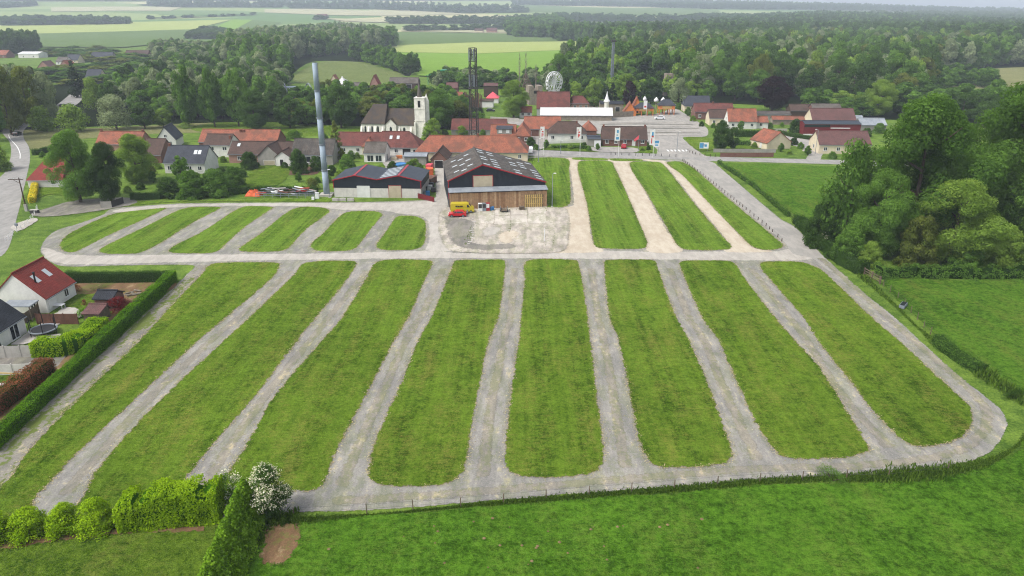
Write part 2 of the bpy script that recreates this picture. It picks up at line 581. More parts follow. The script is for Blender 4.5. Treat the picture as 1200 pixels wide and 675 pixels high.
gravel_mat('grassy_gravel', lin(146, 142, 134, .62), lin(170, 164, 152, .66), lin(196, 188, 170, .7), weed=0.95, straw=.5)
gravel_mat('lane_median', lin(146, 142, 132, .66), lin(174, 166, 150, .7), lin(202, 190, 162, .74), weed=0.35, straw=.6)
gravel_mat('pale_gravel', lin(186, 180, 170, .68), lin(206, 200, 190, .7), lin(220, 214, 204, .72), straw=.15, contrast=.6)
gravel_mat('beige_gravel', lin(202, 188, 166, .7), lin(218, 206, 186, .72), lin(232, 222, 206, .74), straw=.1, contrast=.5)
gravel_mat('asphalt_road', lin(156, 154, 150, .68), lin(176, 173, 168, .72), lin(190, 186, 180, .72), straw=0, contrast=.4)
gravel_mat('plaza_asphalt', lin(166, 163, 157, .68), lin(184, 179, 171, .72), lin(200, 194, 184, .72), straw=.0, contrast=.4)
gravel_mat('yard_concrete', lin(168, 160, 150, .72), lin(206, 197, 184, .8), lin(232, 224, 212, .86), weed=0.3, straw=.2)
gravel_mat('yard_dark', lin(136, 132, 126, .62), lin(166, 160, 150, .66), lin(190, 182, 170, .68), weed=.15, straw=.1)
gravel_mat('bare_soil', lin(128, 100, 74, .6), lin(158, 126, 94, .62), lin(180, 150, 116, .62), weed=0.5)
gravel_mat('dug_soil', lin(112, 84, 72, .6), lin(134, 104, 90, .6), lin(150, 118, 100, .6), weed=0.2, straw=0)
gravel_mat('slab_concrete', lin(192, 184, 172, .78), lin(216, 208, 197, .84), lin(230, 224, 214, .86), weed=.3, ragged=False, straw=.2, contrast=.5)
plain('white_paint', lin(236, 236, 232, .8), .7, .08, 1.5)

# ------------------------------------------------------------------ terrain: one sheet to the horizon
def terrain():
    ys = [-260, -120, -40, 0, 60, 120, 180, 260, 400, 600, 900, 1200, 1400] + [1400 + 120 * i for i in range(1, 41)] + [6600, 7000]
    nc = 81
    V = []; F = []
    for y in ys:
        w = 420 + 1.15 * max(y, 0)
        for i in range(nc):
            x = -w + 2 * w * i / (nc - 1)
            V.append((x, y, ground_z(x, y)))
    for r_ in range(len(ys) - 1):
        for i in range(nc - 1):
            k = r_ * nc + i
            F.append((k, k + 1, k + nc + 1, k + nc))
    me = bpy.data.meshes.new('terrain'); me.from_pydata(V, [], F)
    m, t, bs, out = new_mat('terrain')
    pos = t.new('ShaderNodeNewGeometry').outputs['Position']
    vo = t.new('ShaderNodeTexVoronoi', voronoi_dimensions='2D')
    mp = t.new('ShaderNodeMapping'); mp.inputs['Scale'].default_value = (0.0022, 0.0034, 1); mp.inputs['Rotation'].default_value = (0, 0, .3)
    t.l.new(pos, mp.inputs['Vector'])
    t.l.new(mp.outputs[0], vo.inputs['Vector']); vo.inputs['Scale'].default_value = 1.0
    sp = t.new('ShaderNodeSeparateColor'); t.l.new(vo.outputs['Color'], sp.inputs[0])
    far = t.mix(t.ramp(sp.outputs[0], .3, .6), lin(104, 138, 74, .6), lin(150, 168, 100, .62))
    far = t.mix(t.ramp(sp.outputs[1], .68, .76), far, lin(192, 188, 140, .66))
    big = t.noise(pos, .05, 3); fine = t.noise(pos, 3.2, 6, .75); mid = t.noise(pos, .4, 4)
    k = t.ramp(t.math('ADD', t.math('ADD', t.math('MULTIPLY', big, .5), t.math('MULTIPLY', mid, .6)), t.math('MULTIPLY', fine, .9)), .75, 1.3)
    near = t.mix(k, lin(62, 92, 24, .7), lin(124, 150, 58, .74))
    sx = t.new('ShaderNodeSeparateXYZ'); t.l.new(pos, sx.inputs[0])
    col = t.mix(t.ramp(sx.outputs[1], 1000, 1300), near, far)
    t.put(bs.inputs['Base Color'], col)
    bs.inputs['Roughness'].default_value = .9; bs.inputs['Specular IOR Level'].default_value = .1
    t.put(bs.inputs['Normal'], t.bump(t.math('ADD', fine, mid), .6, .25))
    me.materials.append(m)
    return tag(link(bpy.data.objects.new('terrain', me)), kind='structure')
terrain()

def drape(name, top, bot, m, z=1.2, nx=14, ny=6):
    """a far field between an upper and a lower line of picture points, laid over the hills"""
    f = lambda line, s: (np.interp(s, np.linspace(0, 1, len(line)), [p[0] for p in line]), np.interp(s, np.linspace(0, 1, len(line)), [p[1] for p in line]))
    V = []; F = []
    for j in range(ny + 1):
        for i in range(nx + 1):
            a, b = f(top, i / nx), f(bot, i / nx)
            s = j / ny
            p = PT(a[0] + (b[0] - a[0]) * s, a[1] + (b[1] - a[1]) * s)
            V.append((p.x, p.y, p.z + z))
    for j in range(ny):
        for i in range(nx):
            k = j * (nx + 1) + i
            F.append((k, k + nx + 1, k + nx + 2, k + 1))
    me = bpy.data.meshes.new(name); me.from_pydata(V, [], F)
    at = me.attributes.new('edge', 'FLOAT', 'POINT'); at.data.foreach_set('value', [1.0] * len(V))
    me.materials.append(MATS[m])
    return tag(link(bpy.data.objects.new(name, me)), kind='structure')

# far fields
drape('field', [(0, 31), (75, 29), (151, 26.5), (272, 23.5)], [(-30, 43), (45, 40), (140, 37.5), (226, 35)], 'barley_field')
drape('field', [(-30, 43), (45, 40), (140, 37.5), (226, 35)], [(-30, 54), (45, 56), (140, 57), (212, 50)], 'green_field')
drape('field', [(272, 23.5), (296, 24)], [(224, 46), (256, 46)], 'wheat_field', 1.6)
drape('field', [(296, 24), (330, 27)], [(256, 46), (290, 46)], 'green_field', 1.4)
drape('field', [(464, 38), (620, 40.5), (700, 44)], [(458, 54), (560, 50.5), (700, 49)], 'green_field')
drape('field', [(458, 54), (560, 50.5), (700, 49)], [(454, 62), (560, 64), (700, 58)], 'barley_field', 1.0)
drape('field', [(454, 62), (560, 64), (700, 58)], [(490, 90), (590, 95), (690, 82)], 'wheat_field', .8)
drape('field', [(310, 11), (365, 10.5), (440, 13), (540, 12.5)], [(310, 15), (380, 18), (450, 19), (540, 17)], 'pale_field')
drape('field', [(380, 22), (440, 23), (500, 20.5)], [(400, 25), (440, 27), (500, 25)], 'pale_field', 1.6)
drape('field', [(60, 9), (130, 8), (215, 8.5)], [(60, 14), (130, 13), (200, 13)], 'pale_field')
drape('field', [(610, 6), (700, 9), (840, 11)], [(600, 13), (720, 18), (850, 19)], 'green_field')
drape('field', [(470, 33), (560, 34), (660, 34)], [(470, 37), (560, 39), (660, 39)], 'pale_field')
sheet('field', [(375, 73), (408, 70), (432, 75), (450, 81), (474, 88), (450, 97), (417, 98), (384, 98), (348, 97), (346, 88)], 'dry_meadow', .05, 3, 6)
sheet('field', [(1070, 95), (1127, 86), (1167, 80), (1260, 74), (1260, 95), (1160, 104), (1110, 101)], 'hay_grass', .05, 3, 6)
sheet('field', [(1100, 112), (1165, 103), (1220, 104), (1220, 118), (1130, 124)], 'wheat_field', .05, 2, 6)
sheet('field', [(770, 46), (815, 44), (818, 48), (775, 51)], 'wheat_field', .3, 3, 10)
sheet('field', [(795, 28), (832, 28), (835, 34), (795, 35)], 'wheat_field', .3, 3, 10, terrain=True)
sheet('field', [(20, 153), (90, 151), (180, 147), (240, 144), (300, 146), (300, 153), (178, 157), (120, 161), (79, 165), (66, 176), (40, 178), (27, 162)], 'hay_grass', .02, 1, 2)
sheet('field', [(232, 147), (300, 142), (420, 146), (420, 156), (330, 160), (232, 154)], 'lawn_grass', .03, 1, 2)
# forest floor under the woods, shade between the trees put into its colour
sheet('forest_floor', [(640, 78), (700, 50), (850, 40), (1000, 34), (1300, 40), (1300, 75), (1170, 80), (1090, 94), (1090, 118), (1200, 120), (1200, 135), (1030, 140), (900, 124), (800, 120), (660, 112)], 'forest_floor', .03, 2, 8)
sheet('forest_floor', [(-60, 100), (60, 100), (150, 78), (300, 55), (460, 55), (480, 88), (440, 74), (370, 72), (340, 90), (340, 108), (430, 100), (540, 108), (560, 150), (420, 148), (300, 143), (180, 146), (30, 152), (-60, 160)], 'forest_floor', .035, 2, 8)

# ------------------------------------------------------------------ roads and yards
sheet('road', [(-60, 310), (-30, 245), (-6, 214), (7, 200), (13, 180), (11, 166), (3, 156), (6, 150), (22, 144), (46, 133), (66, 123), (78, 114), (84, 110), (96, 112), (93, 120), (76, 130), (52, 140), (36, 146), (28, 153), (28, 162), (34, 173), (35, 188), (31, 208), (27, 225), (19, 258), (2, 300)], 'asphalt_road', .06, .12, 1.5, jit=.02)
sheet('road', [(560, 172), (617, 175), (660, 177), (700, 178.5), (745, 179.5), (790, 181), (848, 184), (960, 187), (1060, 190), (1060, 195), (960, 192), (847, 189), (830, 189), (800, 187.5), (700, 185), (660, 183.5), (617, 182.5), (560, 178)], 'asphalt_road', .06, .12, 1.5, jit=.02)
sheet('parking_plaza', [(668, 142), (715, 137), (745, 135.5), (770, 133), (784, 128), (788, 122), (793, 122), (794, 127), (802, 133), (826, 148), (830, 154), (826, 160), (803, 160.5), (801, 163), (812, 172), (822, 180), (826, 184.5), (775, 182.5), (770, 175), (762, 169), (750, 163), (700, 157), (676, 150)], 'plaza_asphalt', .05, .12, 1.5, jit=.02)
sheet('road', [(940, 176), (975, 164), (1010, 160), (1010, 165), (985, 170), (965, 180), (960, 188), (945, 187), (948, 180)], 'plaza_asphalt', .055, .12, 1.5, jit=.02)
# the car park: grey gravel, paler wheel tracks, grass islands
sheet('gravel_lot', [(-60, 580), (-5, 524), (60, 465), (133, 403), (195, 345), (221, 320), (226, 311), (150, 311), (75, 312), (54, 303), (48, 293), (53, 281), (67, 270), (90, 263), (120, 252), (131, 245), (160, 242), (213, 238.5), (320, 237.5), (419, 237), (491, 235), (508, 233), (511, 228), (510, 196), (527, 196), (528, 235), (600, 215), (618, 184.8), (700, 185.5), (800, 188), (832, 190), (840, 194), (915, 257), (930, 265), (954, 290), (990, 326), (1047, 371), (1081, 402), (1114, 433), (1152, 463), (1174, 483), (1179, 501), (1167, 523), (1147, 537), (1101, 549), (1026, 557), (900, 561), (800, 570), (700, 577), (540, 590), (430, 598), (340, 601), (250, 610), (140, 616), (-60, 628)], 'lane_gravel', .03, .3, .7, jit=.05)
sheet('grassy_track', [(-40, 560), (-5, 526), (60, 466), (133, 404), (195, 346), (221, 321), (230, 312), (246, 311), (236, 321), (197, 363), (163, 400), (87, 473), (33, 530), (5, 566), (-40, 610)], 'grassy_gravel', .04, .5, .8)
sheet('track', [(54, 303), (50, 291), (60, 292), (78, 298), (110, 299.5), (180, 299), (300, 298), (420, 296.5), (505, 294), (540, 297), (620, 296), (700, 294), (780, 295), (860, 294.5), (915, 294), (935, 283), (945, 283), (962, 300), (940, 305), (880, 305.5), (700, 303.5), (500, 303), (330, 305), (210, 307.5), (80, 310)], 'pale_gravel', .045, .6, .9)
sheet('track', [(133, 247), (160, 243), (213, 239.5), (320, 238.3), (419, 238), (495, 236), (511, 230), (511, 197), (526, 197), (525, 240), (522, 255), (518, 280), (530, 293), (500, 294), (503, 283), (502, 262), (492, 253), (470, 250.5), (440, 246), (400, 246), (370, 242.5), (320, 241.5), (258, 241.5), (200, 243.5), (140, 249)], 'pale_gravel', .05, .5, .8)
sheet('track', [(656, 290), (658, 245), (672, 240), (669, 205), (664, 185.5), (680, 186), (684, 215), (689, 245), (695, 285), (706, 295), (650, 296)], 'beige_gravel', .052, .5, .8)
sheet('track', [(713, 186.5), (740, 188), (742, 198), (760, 232), (781, 270), (800, 294), (760, 295), (757, 280), (738, 235), (722, 199)], 'beige_gravel', .054, .6, .8)
sheet('track', [(750, 187), (776, 188.2), (787, 193), (806, 211), (845, 252), (882, 290), (905, 295), (850, 295), (852, 283), (818, 242), (784, 199), (772, 191)], 'beige_gravel', .056, .4, .8)
sheet('road', [(801, 187), (832, 189.5), (841, 194.5), (915, 258), (932, 267), (956, 292), (985, 320), (972, 318), (950, 302), (930, 298), (919, 284), (905, 273), (850, 228), (814, 197)], 'plaza_asphalt', .058, .45, .9, jit=.05)

# worn middle of each lane, with straw and weeds between the wheels
for ln in ([(340, 318), (283, 369), (247, 400), (164, 479), (105, 545), (75, 580)], [(430, 318), (388, 369), (363, 400), (309, 467), (263, 532), (235, 575)], [(520, 315), (494, 369), (476, 400), (445, 467), (417, 530), (400, 570)], [(603, 315), (598, 369), (590, 400), (577, 470), (570, 520), (565, 560)],
           [(693, 315), (701, 371), (708, 400), (720, 470), (728, 520), (733, 548)], [(785, 315), (807, 371), (825, 400), (852, 465), (872, 508), (888, 540)], [(880, 315), (924, 371), (946, 400), (980, 455), (1014, 495), (1042, 525)],
           [(962, 303), (1000, 336), (1055, 386), (1100, 425), (1142, 462), (1157, 488), (1145, 515), (1105, 534), (1020, 545), (900, 549), (780, 558), (640, 570), (500, 581), (390, 588)]):
    c_ = [np.array(P(*p)[:2]) for p in ln]
    d_ = [np.array(b - a) for a, b in zip(c_[:1] + c_[:-1], c_[1:] + c_[-1:])]
    n_ = [np.array((-q[1], q[0])) / max(np.linalg.norm(q), 1e-6) for q in d_]
    sheet('lane_middle', [c + n * .5 for c, n in zip(c_, n_)] + [c - n * .5 for c, n in zip(c_[::-1], n_[::-1])], 'lane_median', 0, .55, .7, world=True)

ISL = {
 'upper_grass': [
  [(193, 244), (160, 247), (133, 251), (105, 262), (80, 275), (71, 285), (74, 294), (85, 296), (98, 291), (125, 277), (165, 259), (190, 247)],
  [(258, 243), (225, 243), (208, 247), (170, 266), (128, 286), (117, 293), (122, 297), (148, 298), (165, 296), (185, 287), (225, 262), (255, 246)],
  [(319, 243), (290, 242), (275, 247), (240, 270), (205, 288), (198, 294), (206, 297), (245, 297), (257, 293), (285, 268), (315, 247)],
  [(386, 247), (378, 243.5), (352, 243), (335, 250), (305, 274), (281, 291), (284, 295), (325, 295), (338, 291), (360, 268), (385, 250)],
  [(448, 252), (440, 248), (412, 248), (400, 252), (378, 274), (364, 287), (368, 293), (385, 295), (408, 294), (418, 290), (432, 272), (446, 255)],
  [(470, 253), (488, 254), (497, 259), (499, 266), (498, 283), (493, 290), (483, 293), (452, 293.5), (443, 291), (441, 287), (452, 272), (463, 256)],
  [(618, 186), (663, 186), (667, 200), (669, 230), (668, 238), (660, 243), (641, 243), (638, 215), (625, 195)],
  [(678, 190), (713, 189), (720, 196), (740, 240), (758, 283), (757, 290), (748, 292), (703, 291), (696, 286), (688, 240)],
  [(738, 191), (770, 190), (780, 196), (815, 240), (850, 281), (857, 289), (850, 293), (806, 293), (795, 289), (782, 268), (760, 230)],
  [(781, 191), (797, 189.5), (812, 197), (850, 230), (905, 276), (917, 287), (912, 292), (893, 293), (880, 288), (840, 248), (800, 206)],
  [(672, 185), (709, 186), (711, 188), (675, 187.5)], [(716, 186.2), (750, 187), (752, 189), (719, 188.6)]],
 'lane_grass': [
  [(252, 309), (322, 308), (328, 310), (320, 325), (269, 369), (232, 400), (160, 467), (100, 523), (43, 582), (25, 605), (-30, 605), (-20, 590), (10, 563), (33, 530), (87, 473), (163, 400), (197, 363), (238, 320)],
  [(360, 308), (412, 306), (418, 309), (405, 330), (373, 369), (348, 400), (297, 467), (253, 517), (217, 563), (195, 597), (90, 600), (100, 580), (110, 557), (167, 490), (262, 400), (296, 369), (345, 322)],
  [(446, 306), (500, 305), (507, 308), (495, 335), (480, 369), (462, 400), (420, 480), (395, 527), (380, 565), (370, 574), (340, 576), (258, 583), (262, 565), (273, 547), (300, 503), (320, 467), (377, 400), (403, 369), (430, 325)],
  [(533, 306), (540, 305), (588, 305), (592, 310), (585, 369), (573, 400), (560, 460), (552, 505), (545, 545), (533, 563), (510, 569), (455, 570), (434, 563), (432, 552), (440, 517), (470, 450), (490, 400), (507, 369), (525, 325)],
  [(619, 306), (673, 305), (678, 310), (684, 340), (692, 400), (700, 467), (706, 520), (706, 543), (695, 554), (657, 560), (610, 558), (594, 550), (592, 527), (597, 477), (608, 400), (611, 369), (615, 330)],
  [(708, 307), (713, 305), (764, 305), (769, 309), (778, 335), (792, 371), (808, 400), (833, 460), (852, 512), (857, 534), (850, 543), (827, 547), (775, 548), (762, 543), (750, 520), (740, 473), (725, 400), (714, 371)],
  [(796, 309), (803, 306), (852, 306), (861, 309), (875, 330), (907, 371), (932, 400), (957, 427), (997, 490), (1015, 520), (1015, 530), (987, 537), (933, 538), (913, 533), (890, 503), (870, 463), (842, 400), (822, 371)],
  [(890, 311), (897, 307), (931, 307), (945, 309), (963, 317), (1020, 371), (1056, 402), (1091, 435), (1134, 475), (1139, 490), (1132, 508), (1110, 520), (1086, 524), (1066, 521), (1031, 491), (1001, 453), (960, 402), (940, 371), (900, 325)]]}
for m_, polys in ISL.items():
    for pl in polys:
        sheet('grass_island', pl, m_, .075, .6, .55, jit=.05)

# verges and fields round the car park
sheet('meadow', [(345, 609), (430, 605), (540, 597), (700, 584), (800, 578), (900, 569), (1026, 566), (1101, 558), (1150, 549), (1190, 530), (1215, 505), (1350, 520), (1350, 900), (150, 900), (262, 700), (318, 625)], 'meadow_grass', .03, .5, .9)
sheet('pasture', [(1035, 327), (1110, 329), (1300, 335), (1380, 520), (1230, 480), (1185, 455), (1132, 425), (1085, 382)], 'pasture_grass', .03, .5, 1.2)
sheet('pasture', [(848, 191.5), (960, 195), (1060, 198), (1010, 262), (975, 268), (945, 262), (925, 247), (890, 222), (862, 203)], 'pasture_grass', .03, .5, 1.2)
sheet('lawn', [(-60, 641), (100, 628), (225, 621), (262, 612), (285, 628), (250, 690), (150, 900), (-300, 900)], 'lawn_grass', .03, .4, .8)
sheet('path', [(-60, 646), (60, 629), (140, 621), (240, 617), (240, 623), (140, 627), (60, 636), (-60, 656)], 'bare_soil', .045, .3, .6)
sheet('bare_patch', [(312, 622), (332, 616), (350, 620), (346, 634), (330, 652), (316, 660), (318, 640)], 'bare_soil', .045, 1.3, .5)
sheet('lawn', [(90, 242), (130, 237), (160, 236), (320, 233.5), (412, 233), (412, 237), (320, 236), (213, 237), (160, 240.5), (131, 243.5)], 'upper_grass', .04, .3, .9)
sheet('lawn', [(60, 228), (38, 236), (25, 240), (34, 224), (42, 216), (70, 216), (95, 221), (92, 232)], 'lawn_grass', .04, .3, .9)
sheet('drive', [(36, 252), (60, 243), (85, 236), (118, 233), (150, 232), (160, 238), (130, 245), (96, 250), (60, 254)], 'yard_dark', .05, .3, .9)
sheet('drive', [(14, 265), (40, 256), (44, 259), (22, 271)], 'pale_gravel', .05, .2, .9)
sheet('kitchen_plot', [(330, 204), (345, 195), (372, 197), (368, 205)], 'dug_soil', .04, .3, .8)
sheet('lawn', [(276, 216), (308, 195), (340, 195), (325, 217)], 'lawn_grass', .045, .3, .8)
# barn yard: worn concrete with lighter slabs
sheet('barn_yard', [(515, 250), (527, 243), (600, 238), (641, 240), (641, 243), (664, 245), (664, 292), (640, 297), (560, 297), (527, 293), (516, 275)], 'yard_concrete', .05, 1.1, .7)
sheet('barn_yard', [(524, 254), (540, 256), (556, 262), (553, 286), (600, 287), (596, 291), (556, 292), (533, 286), (525, 272)], 'yard_dark', .057, 1.6, .7)
def slabs():
    """worn slabs of uneven outline before the planked wall"""
    for x0, x1, y0, y1 in ((561, 579, 249.5, 262), (580, 597.6, 246.5, 253), (580, 598, 253.8, 263.2), (598.8, 617.6, 245.8, 252), (599, 617.6, 252.8, 262.6), (618.8, 639.6, 244.6, 250.8), (619, 640, 251.6, 262)):
        e = []
        for (ax, ay), (bx, by) in (((x0, y1), (x1, y1)), ((x1, y1), (x1, y0)), ((x1, y0), (x0, y0)), ((x0, y0), (x0, y1))):
            for k in range(5):
                p = P(ax + (bx - ax) * k / 5, ay + (by - ay) * k / 5); j = .1 if k else .25
                e.append((p.x + random.uniform(-j, j), p.y + random.uniform(-j, j)))
        tag(MB().prism(e, .055, .125 + random.uniform(0, .02)).build('concrete_slab', 'slab_concrete'), kind='structure')
slabs()
sheet('bare_patch', [(584, 277), (592, 272), (602, 271), (608, 274), (603, 280), (598, 285), (588, 284)], 'beige_gravel', 0, .9, .6)
sheet('bare_patch', [(566, 270), (576, 266), (586, 268), (580, 275), (568, 276)], 'pale_gravel', 0, .9, .6)
# parking rows on the plaza
for k, y in enumerate((143.2, 145.4, 147.8, 150.2, 152.8, 155.4, 158.2)):
    x0 = np.interp(y, [142, 160], [690, 762]); x1 = np.interp(y, [142, 150, 160], [806, 820, 822])
    pts = [(x0, y), (x0 + 40, y - .4), (x1 - 30, y), (x1, y + .3), (x1, y + .9), (x1 - 30, y + .7), (x0 + 40, y + .5), (x0, y + .7)]
    sheet('parking_row', pts, 'yard_dark' if k % 2 else 'pale_gravel', .062, .2, 1.2)
# road paint
def paint(pts, w, z, dash=None):
    ln = smooth_ring([np.array(P(*p)[:2]) for p in pts], .8, closed=False)
    mb = MB(); on = True; acc = 0
    for a, b in zip(ln[:-1], ln[1:]):
        acc += np.linalg.norm(b - a)
        if dash and (acc % (dash * 2)) > dash: continue
        d = (b - a) / max(np.linalg.norm(b - a), 1e-6); n = np.array((-d[1], d[0])) * w / 2
        mb.quad((*(a - n), z), (*(b - n), z), (*(b + n), z), (*(a + n), z))
    return tag(mb.build('road_marking', 'white_paint'), kind='structure')
paint([(10, 158), (12, 163), (20, 172), (23.5, 180), (23.5, 186)], .22, .066)
for i in range(6):
    a = P(783 + i * 4.4, 177.6); 
    tag(MB().prism([(a.x, a.y), (a.x + .5, a.y), (a.x + .5, a.y + 3), (a.x, a.y + 3)], .062, .068).build('road_marking', 'white_paint'), kind='structure')

# loose straw, stones and tufts along the borders of the islands
leaf_mat('straw_bits', lin(110, 104, 60, .6), lin(206, 192, 152, .72), .1, .0)
def crumbs():
    r = np.random.default_rng(21); C = []
    for ring, nm in RINGS:
        n = len(ring); cnt = n * 9
        i = r.integers(0, n, cnt)
        dens = .35 + .65 * (np.sin(i * .11 + ring[0][0]) * np.sin(i * .047) > -.1)
        keep = r.random(cnt) < dens; i = i[keep]
        q = ring[i] + nm[i] * np.abs(r.normal(0, .34, len(i)))[:, None] + r.normal(0, .2, (len(i), 2)) - nm[i] * .12
        C.append(q)
    C = np.concatenate(C); n = len(C)
    P3 = np.concatenate([C, np.full((n, 1), .02 + .0016 * SHEETS[0] + .03)], 1)
    N = np.stack([r.normal(0, .25, n), r.normal(0, .25, n), np.ones(n)], 1)
    V, Q, T = [], [], None
    u = r.normal(size=(n, 3)); N /= np.linalg.norm(N, axis=1, keepdims=True)
    u = np.cross(N, u); u /= np.linalg.norm(u, axis=1, keepdims=True); w = np.cross(N, u)
    s = r.uniform(.03, .105, n)[:, None]
    V = np.stack([P3 - u * s, P3 + w * s * .6, P3 + u * s, P3 - w * s * .6], 1).reshape(-1, 3)
    me = array_mesh('gravel_and_straw', V, np.arange(n * 4).reshape(n, 4), np.repeat(np.clip(r.beta(1.6, 1.0, n), 0, 1), 4))
    me.materials.append(MATS['straw_bits'])
    tag(link(bpy.data.objects.new('gravel_and_straw', me)), 'loose pale stones and straw along the grass islands', kind='stuff')
crumbs()

# ------------------------------------------------------------------ plants
leaf_mat('leaf_green', lin(44, 72, 24, .88), lin(112, 148, 62, 1.06))
leaf_mat('leaf_dark', lin(30, 52, 18, .8), lin(86, 116, 52, 1.0))
leaf_mat('leaf_light', lin(70, 100, 30, .9), lin(142, 168, 74, 1.02))
leaf_mat('leaf_lime', lin(76, 112, 8, .95), lin(160, 190, 38, 1.02), .36, .12)
leaf_mat('leaf_grey', lin(84, 102, 66, .85), lin(156, 168, 128, .98))
leaf_mat('leaf_purple', lin(28, 18, 22, .7), lin(62, 38, 42, .75))
leaf_mat('leaf_conifer', lin(20, 36, 18, .8), lin(58, 80, 36, .9))
leaf_mat('leaf_thuja', lin(56, 92, 14, 1.0), lin(130, 164, 48, 1.15), .38, .1)
leaf_mat('leaf_olive', lin(62, 78, 28, .82), lin(128, 138, 66, .95))
leaf_mat('leaf_box', lin(48, 84, 10, .95), lin(106, 150, 30, 1.0), .25, .1)
leaf_mat('leaf_red', lin(84, 26, 30, .7), lin(150, 52, 52, .75), .2, .1)
leaf_mat('leaf_rust', lin(74, 66, 34, .85), lin(160, 96, 70, .95), .25, .1)
leaf_mat('leaf_yellow', lin(196, 170, 30, .9), lin(232, 212, 70, 1.0), .25, .1)
leaf_mat('blossom', lin(206, 202, 170, .85), lin(240, 236, 212, .9), .2, .1)
leaf_mat('weed_leaf', lin(40, 66, 18, .8), lin(104, 132, 48, .9), .3, .1)
plain('bark', lin(96, 84, 70, .6), .95, .3, 2.0, bump=.6)
plain('bark_pale', lin(150, 142, 126, .62), .95, .25, 2.0, bump=.5)

def leaf_cards(C, N, size, tint, r):
    """diamond leaves at points C with facing N"""
    n = len(C)
    N = N / np.maximum(np.linalg.norm(N, axis=1, keepdims=True), 1e-6)
    t = r.normal(size=(n, 3)); u = np.cross(N, t); u /= np.maximum(np.linalg.norm(u, axis=1, keepdims=True), 1e-6)
    w = np.cross(N, u)
    s = (size * r.uniform(.6, 1.35, n))[:, None]
    asp = r.uniform(.5, .85, n)[:, None]
    bend = N * s * r.uniform(-.25, .25, n)[:, None]
    V = np.stack([C - u * s * .5, C + w * s * .5 * asp + bend, C + u * s * .5, C - w * s * .5 * asp + bend], 1).reshape(-1, 3)
    Q = np.arange(n * 4).reshape(n, 4)
    return V, Q, np.repeat(tint, 4)

def envelope(shape, t):
    if shape == 'poplar': return np.clip(np.minimum(t * 3.2 + .25, 1.0) * (1 - np.clip((t - .45) / .58, 0, 1) ** 2) ** .5, .05, 1)
    if shape == 'cone': return np.clip(1.02 - t, .03, 1) ** .85
    if shape == 'willow': return np.clip(np.sin(np.pi * (t * .62 + .36)) ** .55, .1, 1)
    if shape == 'bush': return np.clip(np.cos(t * 1.45) ** .55, .1, 1)
    return np.clip(np.sin(np.pi * (t * .88 + .09)) ** .62, .1, 1)

def crown_mesh(name, seed, H, Rd, shape, nl, leaf, lobes=26, base=.2, lobe=(.24, .42), fill=.12):
    r = np.random.default_rng(seed)
    t = r.uniform(0.02, .97, lobes) if shape != 'cone' else r.uniform(0, .97, lobes) ** 1.3
    an = r.uniform(0, 2 * np.pi, lobes)
    lr = Rd * r.uniform(*lobe, lobes)
    env = envelope(shape, t)
    if shape == 'round': env = env * r.uniform(.72, 1.12, lobes)
    if shape in ('cone', 'poplar'): lr = lr * (.35 + .65 * env)
    rr = np.maximum(env * Rd - lr * .8, 0) * np.sqrt(r.uniform(.15, 1.0, lobes))
    zb = base * H
    cz = zb + t * (H - zb - lr * .6) + (lr * .3 if shape != 'bush' else 0)
    LC = np.stack([rr * np.cos(an), rr * np.sin(an), cz], 1)
    pk = r.choice(lobes, nl, p=lr ** 2 / (lr ** 2).sum())
    d = r.normal(size=(nl, 3)); d[:, 2] = d[:, 2] + .25
    d /= np.linalg.norm(d, axis=1, keepdims=True)
    rad = np.where(r.random(nl) < fill, r.uniform(.3, .8, nl), r.uniform(.78, 1.12, nl))
    flat = np.array([1, 1, .82])
    C = LC[pk] + d * (lr[pk] * rad)[:, None] * flat
    if shape == 'willow':
        hang = r.random(nl) < .5
        C[hang, 2] -= r.uniform(0, .28, hang.sum()) * H * (np.hypot(C[hang, 0], C[hang, 1]) / Rd)
    C[:, 2] = np.maximum(C[:, 2], .02 * H)
    ltint = r.uniform(0, 1, lobes)
    tint = np.clip(.62 * ltint[pk] + .38 * r.uniform(0, 1, nl), 0, 1)
    N = d + r.normal(0, .38, (nl, 3)); N[:, 2] += .15
    V, Q, T = leaf_cards(C, N, leaf, tint, r)
    return array_mesh(name, V, Q, T)

def trunk_mesh(name, seed, H, Rd, r0, fork=.45, limbs=7):
    r = random.Random(seed)
    mb = MB()
    p = Vector((0, 0, -.3)); rad = r0
    pts = [p]
    for i in range(5):
        q = Vector((r.uniform(-.04, .04) * H * .3, r.uniform(-.04, .04) * H * .3, H * .78 * (i + 1) / 5))
        mb.tube(p, q, rad, rad * .74, 7, False); p, rad = q, rad * .74; pts.append(p)
    for k in range(limbs):
        a = r.uniform(0, 6.28); z = H * r.uniform(fork * .6, .7)
        i = min(4, int(z / (H * .78) * 5)); s = pts[i].lerp(pts[i + 1], .5)
        e = s + Vector((math.cos(a) * Rd * .62, math.sin(a) * Rd * .62, H * r.uniform(.1, .22)))
        m_ = s.lerp(e, .5) + Vector((0, 0, -.03 * H))
        mb.tube(s, m_, r0 * .38, r0 * .26, 5, False); mb.tube(m_, e, r0 * .26, r0 * .08, 5, False)
    me = mb.mesh(name)
    return me

